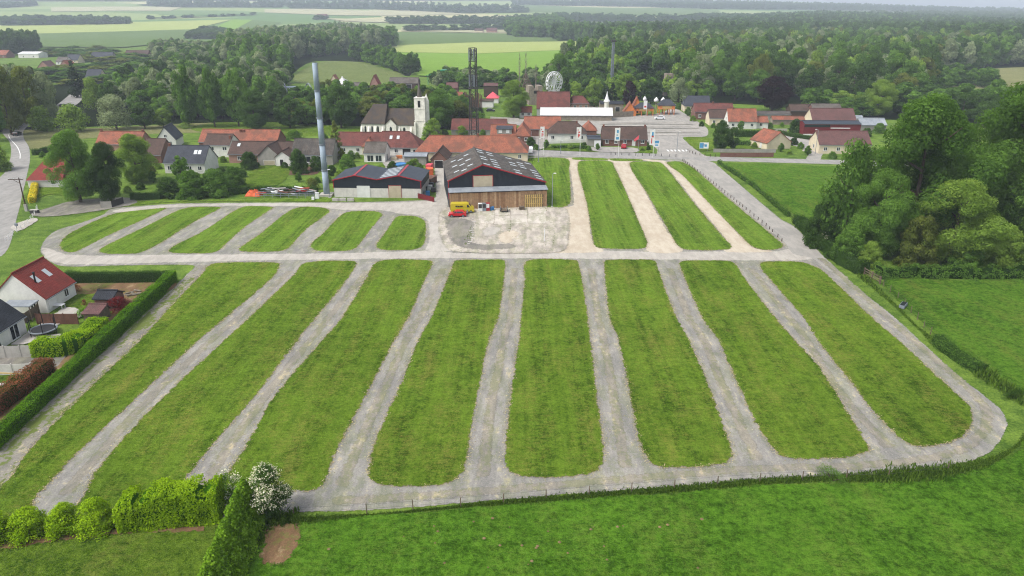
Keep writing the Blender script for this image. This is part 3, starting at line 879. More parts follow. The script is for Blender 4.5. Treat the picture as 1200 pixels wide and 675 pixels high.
# library of plant shapes; all are 10 m high and of radius Rd before they are scaled
LIB = {}
def plant_shape(key, shape, Rd, nl, leaf, bark='bark', seed=1, variants=3, **kw):
    LIB[key] = []
    for v in range(variants):
        c = crown_mesh('crown', seed * 17 + v, 10, Rd, shape, nl, leaf, **kw)
        tr = trunk_mesh('trunk', seed * 13 + v, 10, Rd, .28 if shape != 'poplar' else .2, limbs=6)
        c.materials.append(MATS['leaf_green']); tr.materials.append(MATS[bark])
        LIB[key].append((c, tr, Rd))
plant_shape('near', 'round', 4.2, 52000, .175, seed=3, lobes=90, base=.06, lobe=(.12, .3))
plant_shape('round', 'round', 4.4, 9500, .38, seed=5, lobes=60, base=.1, lobe=(.15, .28), variants=4)
plant_shape('far', 'round', 4.4, 2200, .82, seed=6, lobes=34, base=.06, lobe=(.2, .34), variants=4)
plant_shape('poplar', 'poplar', 2.0, 3000, .42, seed=7, lobes=36, base=.06, lobe=(.35, .6))
plant_shape('farpoplar', 'poplar', 2.1, 1100, .75, seed=8, lobes=26, base=.05, lobe=(.4, .65))
plant_shape('willow', 'willow', 5.0, 6500, .42, seed=9, lobes=36, base=.18, lobe=(.2, .34))
plant_shape('conifer', 'cone', 2.6, 3200, .36, seed=11, lobes=60, base=.06, lobe=(.2, .36))
plant_shape('bush', 'bush', 5.6, 2600, .62, seed=12, lobes=30, base=.0, lobe=(.26, .42))
plant_shape('nearbush', 'bush', 5.4, 15000, .4, seed=14, lobes=90, base=.0, lobe=(.14, .26))

NPL = [0]
def plant(shape, loc, H, rad, mat, label, cat='tree', name='tree', group=None, rz=None):
    k = NPL[0]; NPL[0] += 1
    c, tr, Rd = LIB[shape][k % len(LIB[shape])]
    o = thing(name, label, cat, (loc[0], loc[1], loc[2] - .02), random.uniform(0, 6.28) if rz is None else rz, group)
    o.scale = (rad / Rd, rad / Rd, H / 10)
    parts = (('crown', c), ('trunk', tr)) if shape not in ('bush', 'nearbush') else (('foliage', c),)
    for nm, me in parts:
        p = link(bpy.data.objects.new(nm, me), o)
        if nm != 'trunk':
            p.material_slots[0].link = 'OBJECT'
            p.material_slots[0].material = MATS[mat]
    return o

def tree_at(shape, x, yb, yt, w, mat, label, cat='tree', name=None, group=None):
    """a tree that stands at picture point (x, yb), reaches up to row yt and is w pixels wide"""
    loc = P(x, yb)
    return plant(shape, loc, HZ(x, yb, yt), w / pxm(yb) / 2, mat, label, cat,
                 name or ('bush' if shape in ('bush', 'nearbush') else 'tree'), group)

def hedge(name, label, pts, width, height, mat, leaf=.12, dens=90, cat='hedge', lump=.06, group=None, core='leaf_dark', px=True, taper=0., hs=None):
    """a clipped or rough hedge along a line: a solid core under a skin of leaves"""
    r = np.random.default_rng(len(bpy.data.objects))
    w = [np.array(P(*p)[:2]) for p in pts] if px else [np.array(p[:2]) for p in pts]
    ln = smooth_ring(w, .8, closed=False) if len(w) > 2 else np.array([w[0] + (w[1] - w[0]) * s for s in np.linspace(0, 1, max(2, int(np.linalg.norm(w[1] - w[0]) / .8)))])
    n = len(ln)
    tn = np.gradient(ln, axis=0); tn /= np.linalg.norm(tn, axis=1, keepdims=True)
    nm = np.stack([-tn[:, 1], tn[:, 0]], 1)
    hh = height * (1 + r.normal(0, lump * .4, n))
    if hs is not None: hh = hh * np.interp(np.linspace(0, 1, n), np.linspace(0, 1, len(hs)), hs)
    ww = width * (1 + r.normal(0, lump * .3, n))
    o = thing(name, label, cat, (ln[0][0], ln[0][1], 0), 0, group)
    mb = MB()
    prof = [(-.42, 0), (-.42 * (1 - taper * .6), .6), (-.36 * (1 - taper), .93), (.36 * (1 - taper), .93), (.42 * (1 - taper * .6), .6), (.42, 0)]
    V = [((ln[i] + nm[i] * ww[i] * a - ln[0])[0], (ln[i] + nm[i] * ww[i] * a - ln[0])[1], hh[i] * b) for i in range(n) for a, b in prof]
    m = len(prof)
    F = [(i * m + j, i * m + (j + 1) % m, (i + 1) * m + (j + 1) % m, (i + 1) * m + j) for i in range(n - 1) for j in range(m - 1)]
    F += [tuple(range(m)), tuple((n - 1) * m + j for j in range(m - 1, -1, -1))]
    mb.v, mb.f = V, F
    mb.build('core', core, o)
    L = np.linalg.norm(np.diff(ln, axis=0), axis=1).sum()
    cnt = int(L * (height * 2 + width) * dens)
    s = r.uniform(0, n - 1.001, cnt); i0 = s.astype(int); fr = (s - i0)[:, None]
    c2 = ln[i0] * (1 - fr) + ln[i0 + 1] * fr; nn = nm[i0]
    hq, wq = hh[i0], ww[i0] * .5
    q = r.uniform(0, 2 * height + width, cnt)
    side1, top = q < height, (q >= height) & (q < height + width)
    off = np.where(side1, -wq, np.where(top, ((q - height) / width * 2 - 1) * wq, wq))
    zf = np.where(top, 1.0, np.where(side1, q / height, (q - height - width) / height))
    z = hq * np.clip(zf, .02, 1)
    off = off * (1 - taper * zf)
    bum = np.sin(c2[:, 0] * 1.3 + off * 2) * np.cos(c2[:, 1] * 1.1 + z * 1.7) * lump + r.normal(0, .5 * leaf, cnt)
    C = np.stack([c2[:, 0] + nn[:, 0] * off - ln[0][0], c2[:, 1] + nn[:, 1] * off - ln[0][1], z], 1)
    N = np.where(top[:, None], np.array([0, 0, 1.0]), np.stack([nn[:, 0] * np.sign(off), nn[:, 1] * np.sign(off), np.full(cnt, .25)], 1))
    C += N * bum[:, None]
    # rounded ends
    e = r.random(cnt) < width / max(L, .1) * .5
    if e.any():
        k = r.integers(0, 2, e.sum()); ends = np.where(k[:, None] == 0, ln[0], ln[-1]); td = np.where(k[:, None] == 0, -tn[0], tn[-1])
        C[e, :2] = ends + td * .02 + np.where(k[:, None] == 0, nm[0], nm[-1]) * r.uniform(-.5, .5, (e.sum(), 1)) * width - ln[0]
        C[e, 2] = r.uniform(.02, 1, e.sum()) * height * (1 if hs is None else np.where(k == 0, hs[0], hs[-1]))
        N[e] = np.concatenate([td, np.full((e.sum(), 1), .2)], 1)
    N = N + r.normal(0, .45, (cnt, 3))
    patch = .5 + .5 * np.sin(C[:, 0] * .7 + 1) * np.sin(C[:, 1] * .9 + C[:, 2])
    tint = np.clip(.35 * patch + .65 * r.uniform(0, 1, cnt), 0, 1)
    Vv, Q, T = leaf_cards(C, N, leaf, tint, r)
    me = array_mesh('foliage', Vv, Q, T); me.materials.append(MATS[mat])
    link(bpy.data.objects.new('foliage', me), o)
    return o

def leaf_blob(name, label, loc, rx, ry, H, mat, nl=6000, leaf=.16, cat='bush', lobes=50, shape='bush', extra=None, group=None, base=0.0):
    """one shrub with its own shape"""
    me = crown_mesh('foliage', len(bpy.data.objects), 10, 5, shape, nl, leaf * 10 / max(rx, .1) * .5, lobes=lobes, lobe=(.24, .36), base=base, fill=.2)
    me.materials.append(MATS[mat])
    o = thing(name, label, cat, loc, random.uniform(0, 6.28), group)
    f = link(bpy.data.objects.new('foliage', me), o)
    f.scale = (rx / 5, ry / 5, H / 10)
    st = MB()
    for k in range(5):
        a = k * 1.256; st.tube((0, 0, -.05), (math.cos(a) * rx * .5, math.sin(a) * ry * .5, H * .6), .05, .015, 5)
    st.build('stem', 'bark', o)
    if extra:      # flower heads in clusters on the outer leaves
        r = np.random.default_rng(3); n = extra[1]
        co = np.empty(len(me.vertices) * 3, np.float32); me.vertices.foreach_get('co', co); co = co.reshape(-1, 4, 3).mean(1)
        rr_ = np.hypot(co[:, 0], co[:, 1]) / 5 + .55 * co[:, 2] / 10
        idx = np.argsort(-(rr_ + r.normal(0, .09, len(co))))[:max(60, len(co) // 4)]
        seeds = co[r.choice(idx, n // 8)] * np.array([rx / 5, ry / 5, H / 10])
        C = seeds[r.integers(0, len(seeds), n)] + r.normal(0, .13, (n, 3))
        C += C / np.maximum(np.linalg.norm(C, axis=1, keepdims=True), .1) * .1
        V, Q, T = leaf_cards(C, r.normal(0, 1, (n, 3)) + np.array([0, 0, .8]), .15, r.uniform(0, 1, n), r)
        fm = array_mesh('blossom', V, Q, T); fm.materials.append(MATS[extra[0]])
        b_ = link(bpy.data.objects.new('blossom', fm), o)
    return o

def weeds(name, pts, width, height, mat, dens=40, leaf=(.05, .5), label=None, kind='stuff', z=0.0, px=True):
    """upright rank grass and nettles along a line"""
    r = np.random.default_rng(len(bpy.data.objects))
    w = [np.array(P(*p)[:2]) for p in pts] if px else pts
    ln = smooth_ring(w, .6, closed=False)
    n = len(ln)
    L = np.linalg.norm(np.diff(ln, axis=0), axis=1).sum(); cnt = int(L * width * dens)
    s = r.uniform(0, n - 1.001, cnt); i0 = s.astype(int); fr = (s - i0)[:, None]
    c = ln[i0] * (1 - fr) + ln[i0 + 1] * fr
    tn = np.gradient(ln, axis=0); tn /= np.linalg.norm(tn, axis=1, keepdims=True)
    var = np.interp(np.arange(n), np.arange(0, n + 12, 12), r.uniform(.15, 1.25, len(np.arange(0, n + 12, 12))))
    c = c + np.stack([-tn[i0, 1], tn[i0, 0]], 1) * (r.normal(0, .36, cnt) * width * var[i0])[:, None]
    h = height * r.uniform(.35, 1.15, cnt) * var[i0]
    an = r.uniform(0, 6.28, cnt); ww = r.uniform(leaf[0], leaf[0] * 2.2, cnt)
    le = r.normal(0, .22, (cnt, 2)) * h[:, None]
    b = np.stack([c[:, 0], c[:, 1], np.full(cnt, z)], 1); sd_ = np.stack([np.cos(an), np.sin(an), np.zeros(cnt)], 1) * ww[:, None]
    md = b + np.stack([le[:, 0] * .4, le[:, 1] * .4, h * .6], 1); tp = b + np.stack([le[:, 0], le[:, 1], h], 1)
    V = np.stack([b, md + sd_, tp, md - sd_], 1).reshape(-1, 3)
    me = array_mesh(name, V, np.arange(cnt * 4).reshape(cnt, 4), np.repeat(r.uniform(0, 1, cnt), 4))
    me.materials.append(MATS[mat])
    return tag(link(bpy.data.objects.new(name, me)), label, kind=kind)

# ------------------------------------------------------------------ building materials
tile_mat('tile_orange', lin(186, 116, 90, .64), lin(164, 96, 74, .64), lin(128, 90, 74, .58), .45)
tile_mat('tile_red', lin(142, 84, 76, .62), lin(124, 72, 64, .62), lin(98, 64, 58, .58), .4)
tile_mat('tile_bright', lin(156, 64, 54, .66), lin(138, 54, 46, .66), lin(122, 58, 48, .62), .1, .3, .36)
tile_mat('tile_brown', lin(110, 86, 76, .62), lin(94, 74, 66, .62), lin(80, 66, 58, .56), .4)
tile_mat('tile_maroon', lin(130, 92, 88, .62), lin(116, 82, 80, .62), lin(100, 74, 70, .6), .35)
tile_mat('tile_slate', lin(84, 88, 98, .6), lin(72, 76, 86, .6), lin(62, 66, 74, .55), .15)
tile_mat('tile_black', lin(58, 62, 70, .6), lin(48, 52, 60, .6), lin(42, 46, 52, .55), .1, .3, .36)
tile_mat('tile_grey', lin(128, 120, 112, .6), lin(112, 105, 98, .6), lin(92, 84, 76, .55), .35)
tile_mat('tile_church', lin(92, 84, 80, .6), lin(80, 72, 70, .6), lin(104, 88, 68, .55), .4)
ribbed_mat('fibre_roof', lin(78, 74, 70, .56), lin(114, 108, 102, .6), .18, .85, .75)
ribbed_mat('dark_sheet', lin(58, 66, 78, .58), lin(68, 76, 88, .6), .25, .6)
ribbed_mat('navy_cladding', lin(34, 42, 54, .6), lin(42, 50, 62, .6), .2, .5)
ribbed_mat('zinc_sheet', lin(150, 158, 166, .66), lin(176, 182, 188, .68), .2, .45, .25)
ribbed_mat('white_sheet', lin(214, 214, 212, .76), lin(232, 232, 230, .8), .3, .5)
ribbed_mat('red_cladding', lin(118, 34, 40, .62), lin(132, 40, 46, .62), .3, .5)
brick_mat('brick_red', lin(140, 84, 70, .6), lin(118, 66, 54, .6), lin(150, 130, 116, .5))
brick_mat('brick_pink', lin(190, 136, 118, .64), lin(170, 118, 102, .64), lin(180, 160, 146, .6))
plain('render_white', lin(228, 226, 220, .76), .85, .1, .5, streak=.2)
plain('render_cream', lin(222, 208, 180, .74), .85, .1, .5, streak=.2)
plain('render_grey', lin(168, 164, 156, .66), .9, .14, .6, streak=.3)
plain('render_ochre', lin(204, 164, 110, .7), .85, .1, .5, streak=.2)
plain('stone_church', lin(230, 226, 216, .8), .9, .16, .7, streak=.35)
plain('stone_wall', lin(156, 144, 128, .64), .95, .22, .9, streak=.3, bump=.4)
plain('breeze_block', lin(212, 208, 200, .74), .9, .12, .8, streak=.3)
plain('wood_panel', lin(182, 146, 110, .66), .8, .2, 1.5, streak=.5)
plain('wood_panel_dark', lin(164, 126, 92, .64), .8, .2, 1.5, streak=.5)
plain('wood_panel_pale', lin(198, 164, 126, .68), .8, .2, 1.5, streak=.45)
plain('pallet_wood', lin(206, 176, 112, .68), .8, .18, 1.5, streak=.3)
plain('old_wood', lin(128, 112, 94, .6), .9, .25, 2.0, streak=.4)
plain('dark_wood', lin(86, 66, 52, .6), .85, .2, 2.0)
plain('trim_red', lin(176, 40, 52, .64), .5, .1, 1.0)
plain('trim_white', lin(228, 228, 226, .8), .5, .06, 1.0)
plain('door_white', lin(222, 222, 218, .78), .5, .07, 1.0)
plain('door_beige', lin(196, 184, 158, .7), .6, .1, 1.0)
plain('steel_grey', lin(146, 154, 162, .62), .45, .12, .6, metal=0., streak=.3)
plain('steel_blue', lin(158, 174, 188, .7), .7, .1, .4, metal=0., streak=.35)
plain('steel_dark', lin(78, 74, 74, .55), .6, .15, 1.0)
plain('rust_steel', lin(124, 86, 70, .6), .8, .25, 1.0)
plain('black_plastic_and_shade', lin(34, 34, 36, .6), .5, .1, 1.0)  # black plastic; also painted shade inside openings that are not cut
plain('chimney_brick', lin(140, 92, 76, .6), .9, .2, 2.0)
plain('concrete', lin(186, 182, 174, .7), .9, .12, .9, streak=.25)
plain('canopy_orange', lin(222, 132, 70, .7), .7, .12, 1.0)
plain('tarp_orange', lin(226, 106, 60, .7), .7, .15, 1.0)
plain('tent_pink', lin(232, 92, 104, .7), .6, .08, 1.0)
plain('slide_green', lin(40, 150, 110, .7), .4, .08, 1.0)
plain('blue_plastic', lin(70, 140, 200, .7), .4, .08, 1.0)
plain('print_red', lin(204, 60, 52, .7), .6, .1, 2.0)
plain('print_blue', lin(84, 160, 206, .7), .6, .1, 2.0)
plain('paint_red', lin(206, 28, 40, .7), .3, .04, 1.0, spec=.5)
plain('paint_yellow', lin(206, 186, 40, .7), .35, .05, 1.0, spec=.5)
plain('paint_white', lin(226, 228, 230, .8), .3, .04, 1.0, spec=.5)
plain('paint_black', lin(28, 30, 36, .6), .3, .05, 1.0, spec=.5)
plain('tyre', lin(26, 26, 26, .6), .9, .1, 1.0)
def glass():
    m, t, bs, out = new_mat('glass')
    bs.inputs['Base Color'].default_value = lin(40, 48, 56, .6)
    bs.inputs['Roughness'].default_value = .12
    bs.inputs['Specular IOR Level'].default_value = .6
    m, t, bs, out = new_mat('skylight')
    bs.inputs['Base Color'].default_value = lin(196, 204, 206, .74)
    bs.inputs['Roughness'].default_value = .25
glass()
YAW = -ROWDIR

def face_frame(f, W, D):
    """origin, along and outward of a wall in the house's own frame"""
    return {'f': (Vector((0, 0, 0)), Vector((1, 0, 0)), Vector((0, -1, 0))),
            'b': (Vector((W, D, 0)), Vector((-1, 0, 0)), Vector((0, 1, 0))),
            'l': (Vector((0, D, 0)), Vector((0, -1, 0)), Vector((-1, 0, 0))),
            'r': (Vector((W, 0, 0)), Vector((0, 1, 0)), Vector((1, 0, 0)))}[f]

def obox(mb, o, a, n, u0, u1, z0, z1, d0, d1):
    """box on a wall: u along, z up, d outward"""
    up = Vector((0, 0, 1))
    c = [o + a * u + n * d + up * z for z in (z0, z1) for (u, d) in ((u0, d0), (u1, d0), (u1, d1), (u0, d1))]
    k = len(mb.v); mb.v += [tuple(p) for p in c]
    mb.f += [tuple(k + i for i in q) for q in ((0, 1, 2, 3), (7, 6, 5, 4), (4, 5, 1, 0), (5, 6, 2, 1), (6, 7, 3, 2), (7, 4, 0, 3))]

def opening(root, W, D, spec, trim='trim_white'):
    f, u, z, w, h, kind = spec
    o, a, n = face_frame(f, W, D)
    u = u * (W if f in 'fb' else D)
    if kind == 'w':
        mb = MB(); t = .09
        obox(mb, o, a, n, u - w / 2, u + w / 2, z, z + t, 0, .07); obox(mb, o, a, n, u - w / 2, u + w / 2, z + h - t, z + h, 0, .07)
        obox(mb, o, a, n, u - w / 2, u - w / 2 + t, z + t, z + h - t, 0, .07); obox(mb, o, a, n, u + w / 2 - t, u + w / 2, z + t, z + h - t, 0, .07)
        obox(mb, o, a, n, u - t / 2, u + t / 2, z + t, z + h - t, 0, .065)
        fr = mb.build('window', trim, root)
        mb = MB(); obox(mb, o, a, n, u - w / 2 + t * .5, u + w / 2 - t * .5, z + t * .5, z + h - t * .5, -.02, .03)
        mb.build('pane', 'glass', fr)
        mb = MB(); obox(mb, o, a, n, u - w / 2 - .08, u + w / 2 + .08, z - .08, z - .005, 0, .13)
        mb.build('sill', trim, fr)
    elif kind in ('d', 'g', 'x', 'b'):
        m = {'d': 'door_white', 'g': 'door_white', 'x': 'black_plastic_and_shade', 'b': 'door_beige'}[kind]  # x: black plate, the shade of an open doorway put into colour
        mb = MB(); obox(mb, o, a, n, u - w / 2, u + w / 2, z, z + h, -.02, .04)
        d = mb.build('door' if kind in 'dx' else 'roller_door', m, root)  # kind x has no door leaf, only the painted dark of an opening
        mb = MB()
        obox(mb, o, a, n, u - w / 2 - .08, u - w / 2, z, z + h + .08, 0, .08); obox(mb, o, a, n, u + w / 2, u + w / 2 + .08, z, z + h + .08, 0, .08)
        obox(mb, o, a, n, u - w / 2, u + w / 2, z + h, z + h + .08, 0, .08)
        mb.build('frame', trim, d)
        if kind in 'gb':
            mb = MB()
            for k in range(1, int(h / .5)):
                obox(mb, o, a, n, u - w / 2 + .05, u + w / 2 - .05, z + k * .5, z + k * .5 + .04, .04, .055)
            mb.build('rib', m, d)
        elif kind == 'd':
            mb = MB(); obox(mb, o, a, n, u + w * .3, u + w * .36, z + 1.0, z + 1.1, .04, .1); mb.build('handle', 'steel_grey', d)

def gable_roof(W, D, eave, ridge, oh=.3, og=.2, th=.16, hl=0., hr=0., rp=.5):
    """roof planes over a W x D plan, ridge along x at depth fraction rp; hl, hr: hipped ends"""
    mb = MB(); yr = D * rp
    sf = (ridge - eave) / yr; sb = (ridge - eave) / (D - yr)
    zf, zb = eave - oh * sf, eave - oh * sb
    x0, x1 = -og, W + og
    t = Vector((0, 0, th))
    if hl or hr:
        a = [Vector((x0, -oh, zf)), Vector((x1, -oh, zf)), Vector((x1, D + oh, zb)), Vector((x0, D + oh, zb))]
        r0, r1 = Vector((x0 + hl, yr, ridge)), Vector((x1 - hr, yr, ridge))
        A = [p + t for p in a]; q0, q1 = r0 + t, r1 + t
        mb.quad(A[0], A[1], q1, q0); mb.quad(A[2], A[3], q0, q1)
        mb.quad(A[3], A[0], q0); mb.quad(A[1], A[2], q1)
        for i in range(4): mb.quad(a[i], a[(i + 1) % 4], A[(i + 1) % 4], A[i])
        mb.quad(*a[::-1])
    else:
        mb.slab((x0, -oh, zf + th), (x1, -oh, zf + th), (x1, yr, ridge + th), (x0, yr, ridge + th), th)
        mb.slab((x1, D + oh, zb + th), (x0, D + oh, zb + th), (x0, yr, ridge + th + .003), (x1, yr, ridge + th + .003), th)
    return mb

def place(L=None, R_=None, W=None, yaw=None, xy=None):
    """front left corner, width and turn from picture points of the front's foot"""
    if xy is not None: return Vector((xy[0], xy[1], 0)), W, (YAW if yaw is None else yaw)
    if L is not None and R_ is not None:
        a, b = P(*L), P(*R_)
        if yaw is None:
            d = b - a; return a, d.length, math.atan2(d.y, d.x)
        return a, (b - a).length, yaw
    yaw = YAW if yaw is None else yaw
    if L is not None: return P(*L), W, yaw
    b = P(*R_); return b - Vector((math.cos(yaw) * W, math.sin(yaw) * W, 0)), W, yaw

def house(label, L=None, R_=None, W=None, D=8, e=3, r=6, wall='render_white', roof='tile_orange', gable=False, hl=0, hr=0, yaw=YAW, xy=None,
          ops=(), win=0, door=None, chim=(), sky=(), name='house', cat='house', trim='trim_white', oh=.3, og=.2, gutter=True, group=None, rp=.5, z0=0.):
    a, w, yw = place(L, R_, W, yaw, xy)
    if gable:      # gable end towards the camera: own x runs away from it, own y to its left
        o = a + Vector((math.cos(yw) * w, math.sin(yw) * w, 0)); yw += math.pi / 2
        Wd, Dp = D, w
    else:
        o, Wd, Dp = a, w, D
    root = thing(name, label, cat, (o.x, o.y, z0), yw, group)
    mb = MB(); yr = Dp * rp; b = -.3
    mb.quad((0, 0, b), (Wd, 0, b), (Wd, 0, e), (0, 0, e)); mb.quad((Wd, Dp, b), (0, Dp, b), (0, Dp, e), (Wd, Dp, e))
    if hl: mb.quad((0, Dp, b), (0, 0, b), (0, 0, e), (0, Dp, e))
    else: mb.quad((0, Dp, b), (0, 0, b), (0, 0, e), (0, yr, r), (0, Dp, e))
    if hr: mb.quad((Wd, 0, b), (Wd, Dp, b), (Wd, Dp, e), (Wd, 0, e))
    else: mb.quad((Wd, 0, b), (Wd, Dp, b), (Wd, Dp, e), (Wd, yr, r), (Wd, 0, e))
    mb.build('walls', wall, root)
    rf = gable_roof(Wd, Dp, e, r, oh, og, .16, hl, hr, rp).build('roof', roof, root)
    if not (hl or hr):
        MB().tube((-og, yr, r + .2), (Wd + og, yr, r + .2), .14, n=6).build('ridge_cap', roof, rf)
    else:
        MB().tube((-og + hl, yr, r + .18), (Wd + og - hr, yr, r + .18), .14, n=6).build('ridge_cap', roof, rf)
    if gutter:
        MB().tube((-og, -oh - .05, e - oh * (r - e) / yr + .02), (Wd + og, -oh - .05, e - oh * (r - e) / yr + .02), .07, n=6).build('gutter', 'steel_grey', root)
    fw = 'l' if gable else 'f'
    if win:
        for k in range(win):
            if door is not None and k == door:
                opening(root, Wd, Dp, (fw, (k + .5) / win, .05, 1.0, 2.1, 'd'), trim)
            else:
                opening(root, Wd, Dp, (fw, (k + .5) / win, .95, 1.15, 1.2, 'w'), trim)
    for s in ops: opening(root, Wd, Dp, s, trim)
    for (cx, cy, ch) in chim:
        x, y = cx * Wd, cy * Dp
        zr = e + (r - e) * (1 - abs(y - yr) / max(yr, .1))
        c = MB().box(x - .3, y - .3, zr - .3, x + .3, y + .3, zr + ch)
        c.box(x - .36, y - .36, zr + ch, x + .36, y + .36, zr + ch + .1)
        c.build('chimney', 'chimney_brick', rf)
    for (sx, sy, back) in sky:
        y = sy * Dp; x = sx * Wd
        sl = (r - e) / (yr if not back else Dp - yr)
        q = lambda yy: (e + yy * sl if not back else e + (Dp - yy) * sl) + .2
        MB().slab((x - .45, y - .55, q(y - .55)), (x + .45, y - .55, q(y - .55)), (x + .45, y + .55, q(y + .55)), (x - .45, y + .55, q(y + .55)), .06).build('roof_window', 'skylight', rf)
    return root

# ------------------------------------------------------------------ the two sheds and the chimney pipe in the middle
def double_shed():
    a, w, yw = place((392, 231), (493, 233.5), yaw=YAW)
    D, e = 13., 4.3; pk = 5.6; h = w / 2
    root = thing('storage_shed', 'long dark storage shed with two low gables edged in red', 'shed', (a.x, a.y, 0), yw)
    zc = 2.4
    up = MB().quad((0, 0, zc), (w, 0, zc), (w, 0, e), (w * .75, 0, pk), (w * .5, 0, e + .25), (w * .25, 0, pk), (0, 0, e))
    up.quad((0, D, zc), (0, 0, zc), (0, 0, e), (0, D, e)); up.quad((w, 0, zc), (w, D, zc), (w, D, e), (w, 0, e))
    up.quad((w, D, -.2), (0, D, -.2), (0, D, e), (w * .25, D, pk), (w * .5, D, e + .25), (w * .75, D, pk), (w, D, e))
    up.build('cladding', 'navy_cladding', root)
    lo = MB()
    for x0, x1, y0, y1 in ((.03, w - .03, .03, .2), (.03, .2, .2, D), (w - .2, w - .03, .2, D)): lo.box(x0, y0, -.2, x1, y1, zc - .003)
    lo.build('base_wall', 'breeze_block', root)
    for i, (x0, x1, za, zb) in enumerate(((-.25, w * .25, e - .05, pk), (w * .25, w * .5, pk, e + .25), (w * .5, w * .75, e + .25, pk), (w * .75, w + .25, pk, e - .05))):
        s = MB().slab((x0, -.3, za + .14), (x1, -.3, zb + .14), (x1, D + .2, zb + .14), (x0, D + .2, za + .14), .12).build('roof_slope', 'dark_sheet', root)
        if i == 2:
            for k in range(6):
                q = lambda x: za + (x - x0) / (x1 - x0) * (zb - za) + .17
                y = 1.2 + k * 1.9
                MB().slab((x0 + .5, y, q(x0 + .5)), (x1 - .8, y, q(x1 - .8)), (x1 - .8, y + .75, q(x1 - .8)), (x0 + .5, y + .75, q(x0 + .5)), .04).build('skylight', 'skylight', s)
        MB().slab((x0, -.36, za + .2), (x1, -.36, zb + .2), (x1, -.31, zb + .2), (x0, -.31, za + .2), .24).build('verge_trim', 'trim_red', root)
    for x in (w * .25, w * .75):
        MB().slab((x - .28, -.32, pk + .17), (x + .28, -.32, pk + .17), (x + .28, D + .2, pk + .17), (x - .28, D + .2, pk + .17), .05).build('ridge_cap', 'trim_red', root)
    for x in (-.06, w - .1):
        MB().box(x, -.1, zc, x + .16, .06, e).build('corner_trim', 'trim_red', root)
    for u, ww, hh, k in ((.34, 3.1, 2.9, 'g'), (.7, 3.1, 3.1, 'b')):
        opening(root, w, D, ('f', u, 0, ww, hh, k), 'trim_white' if k == 'g' else 'trim_red')
double_shed()

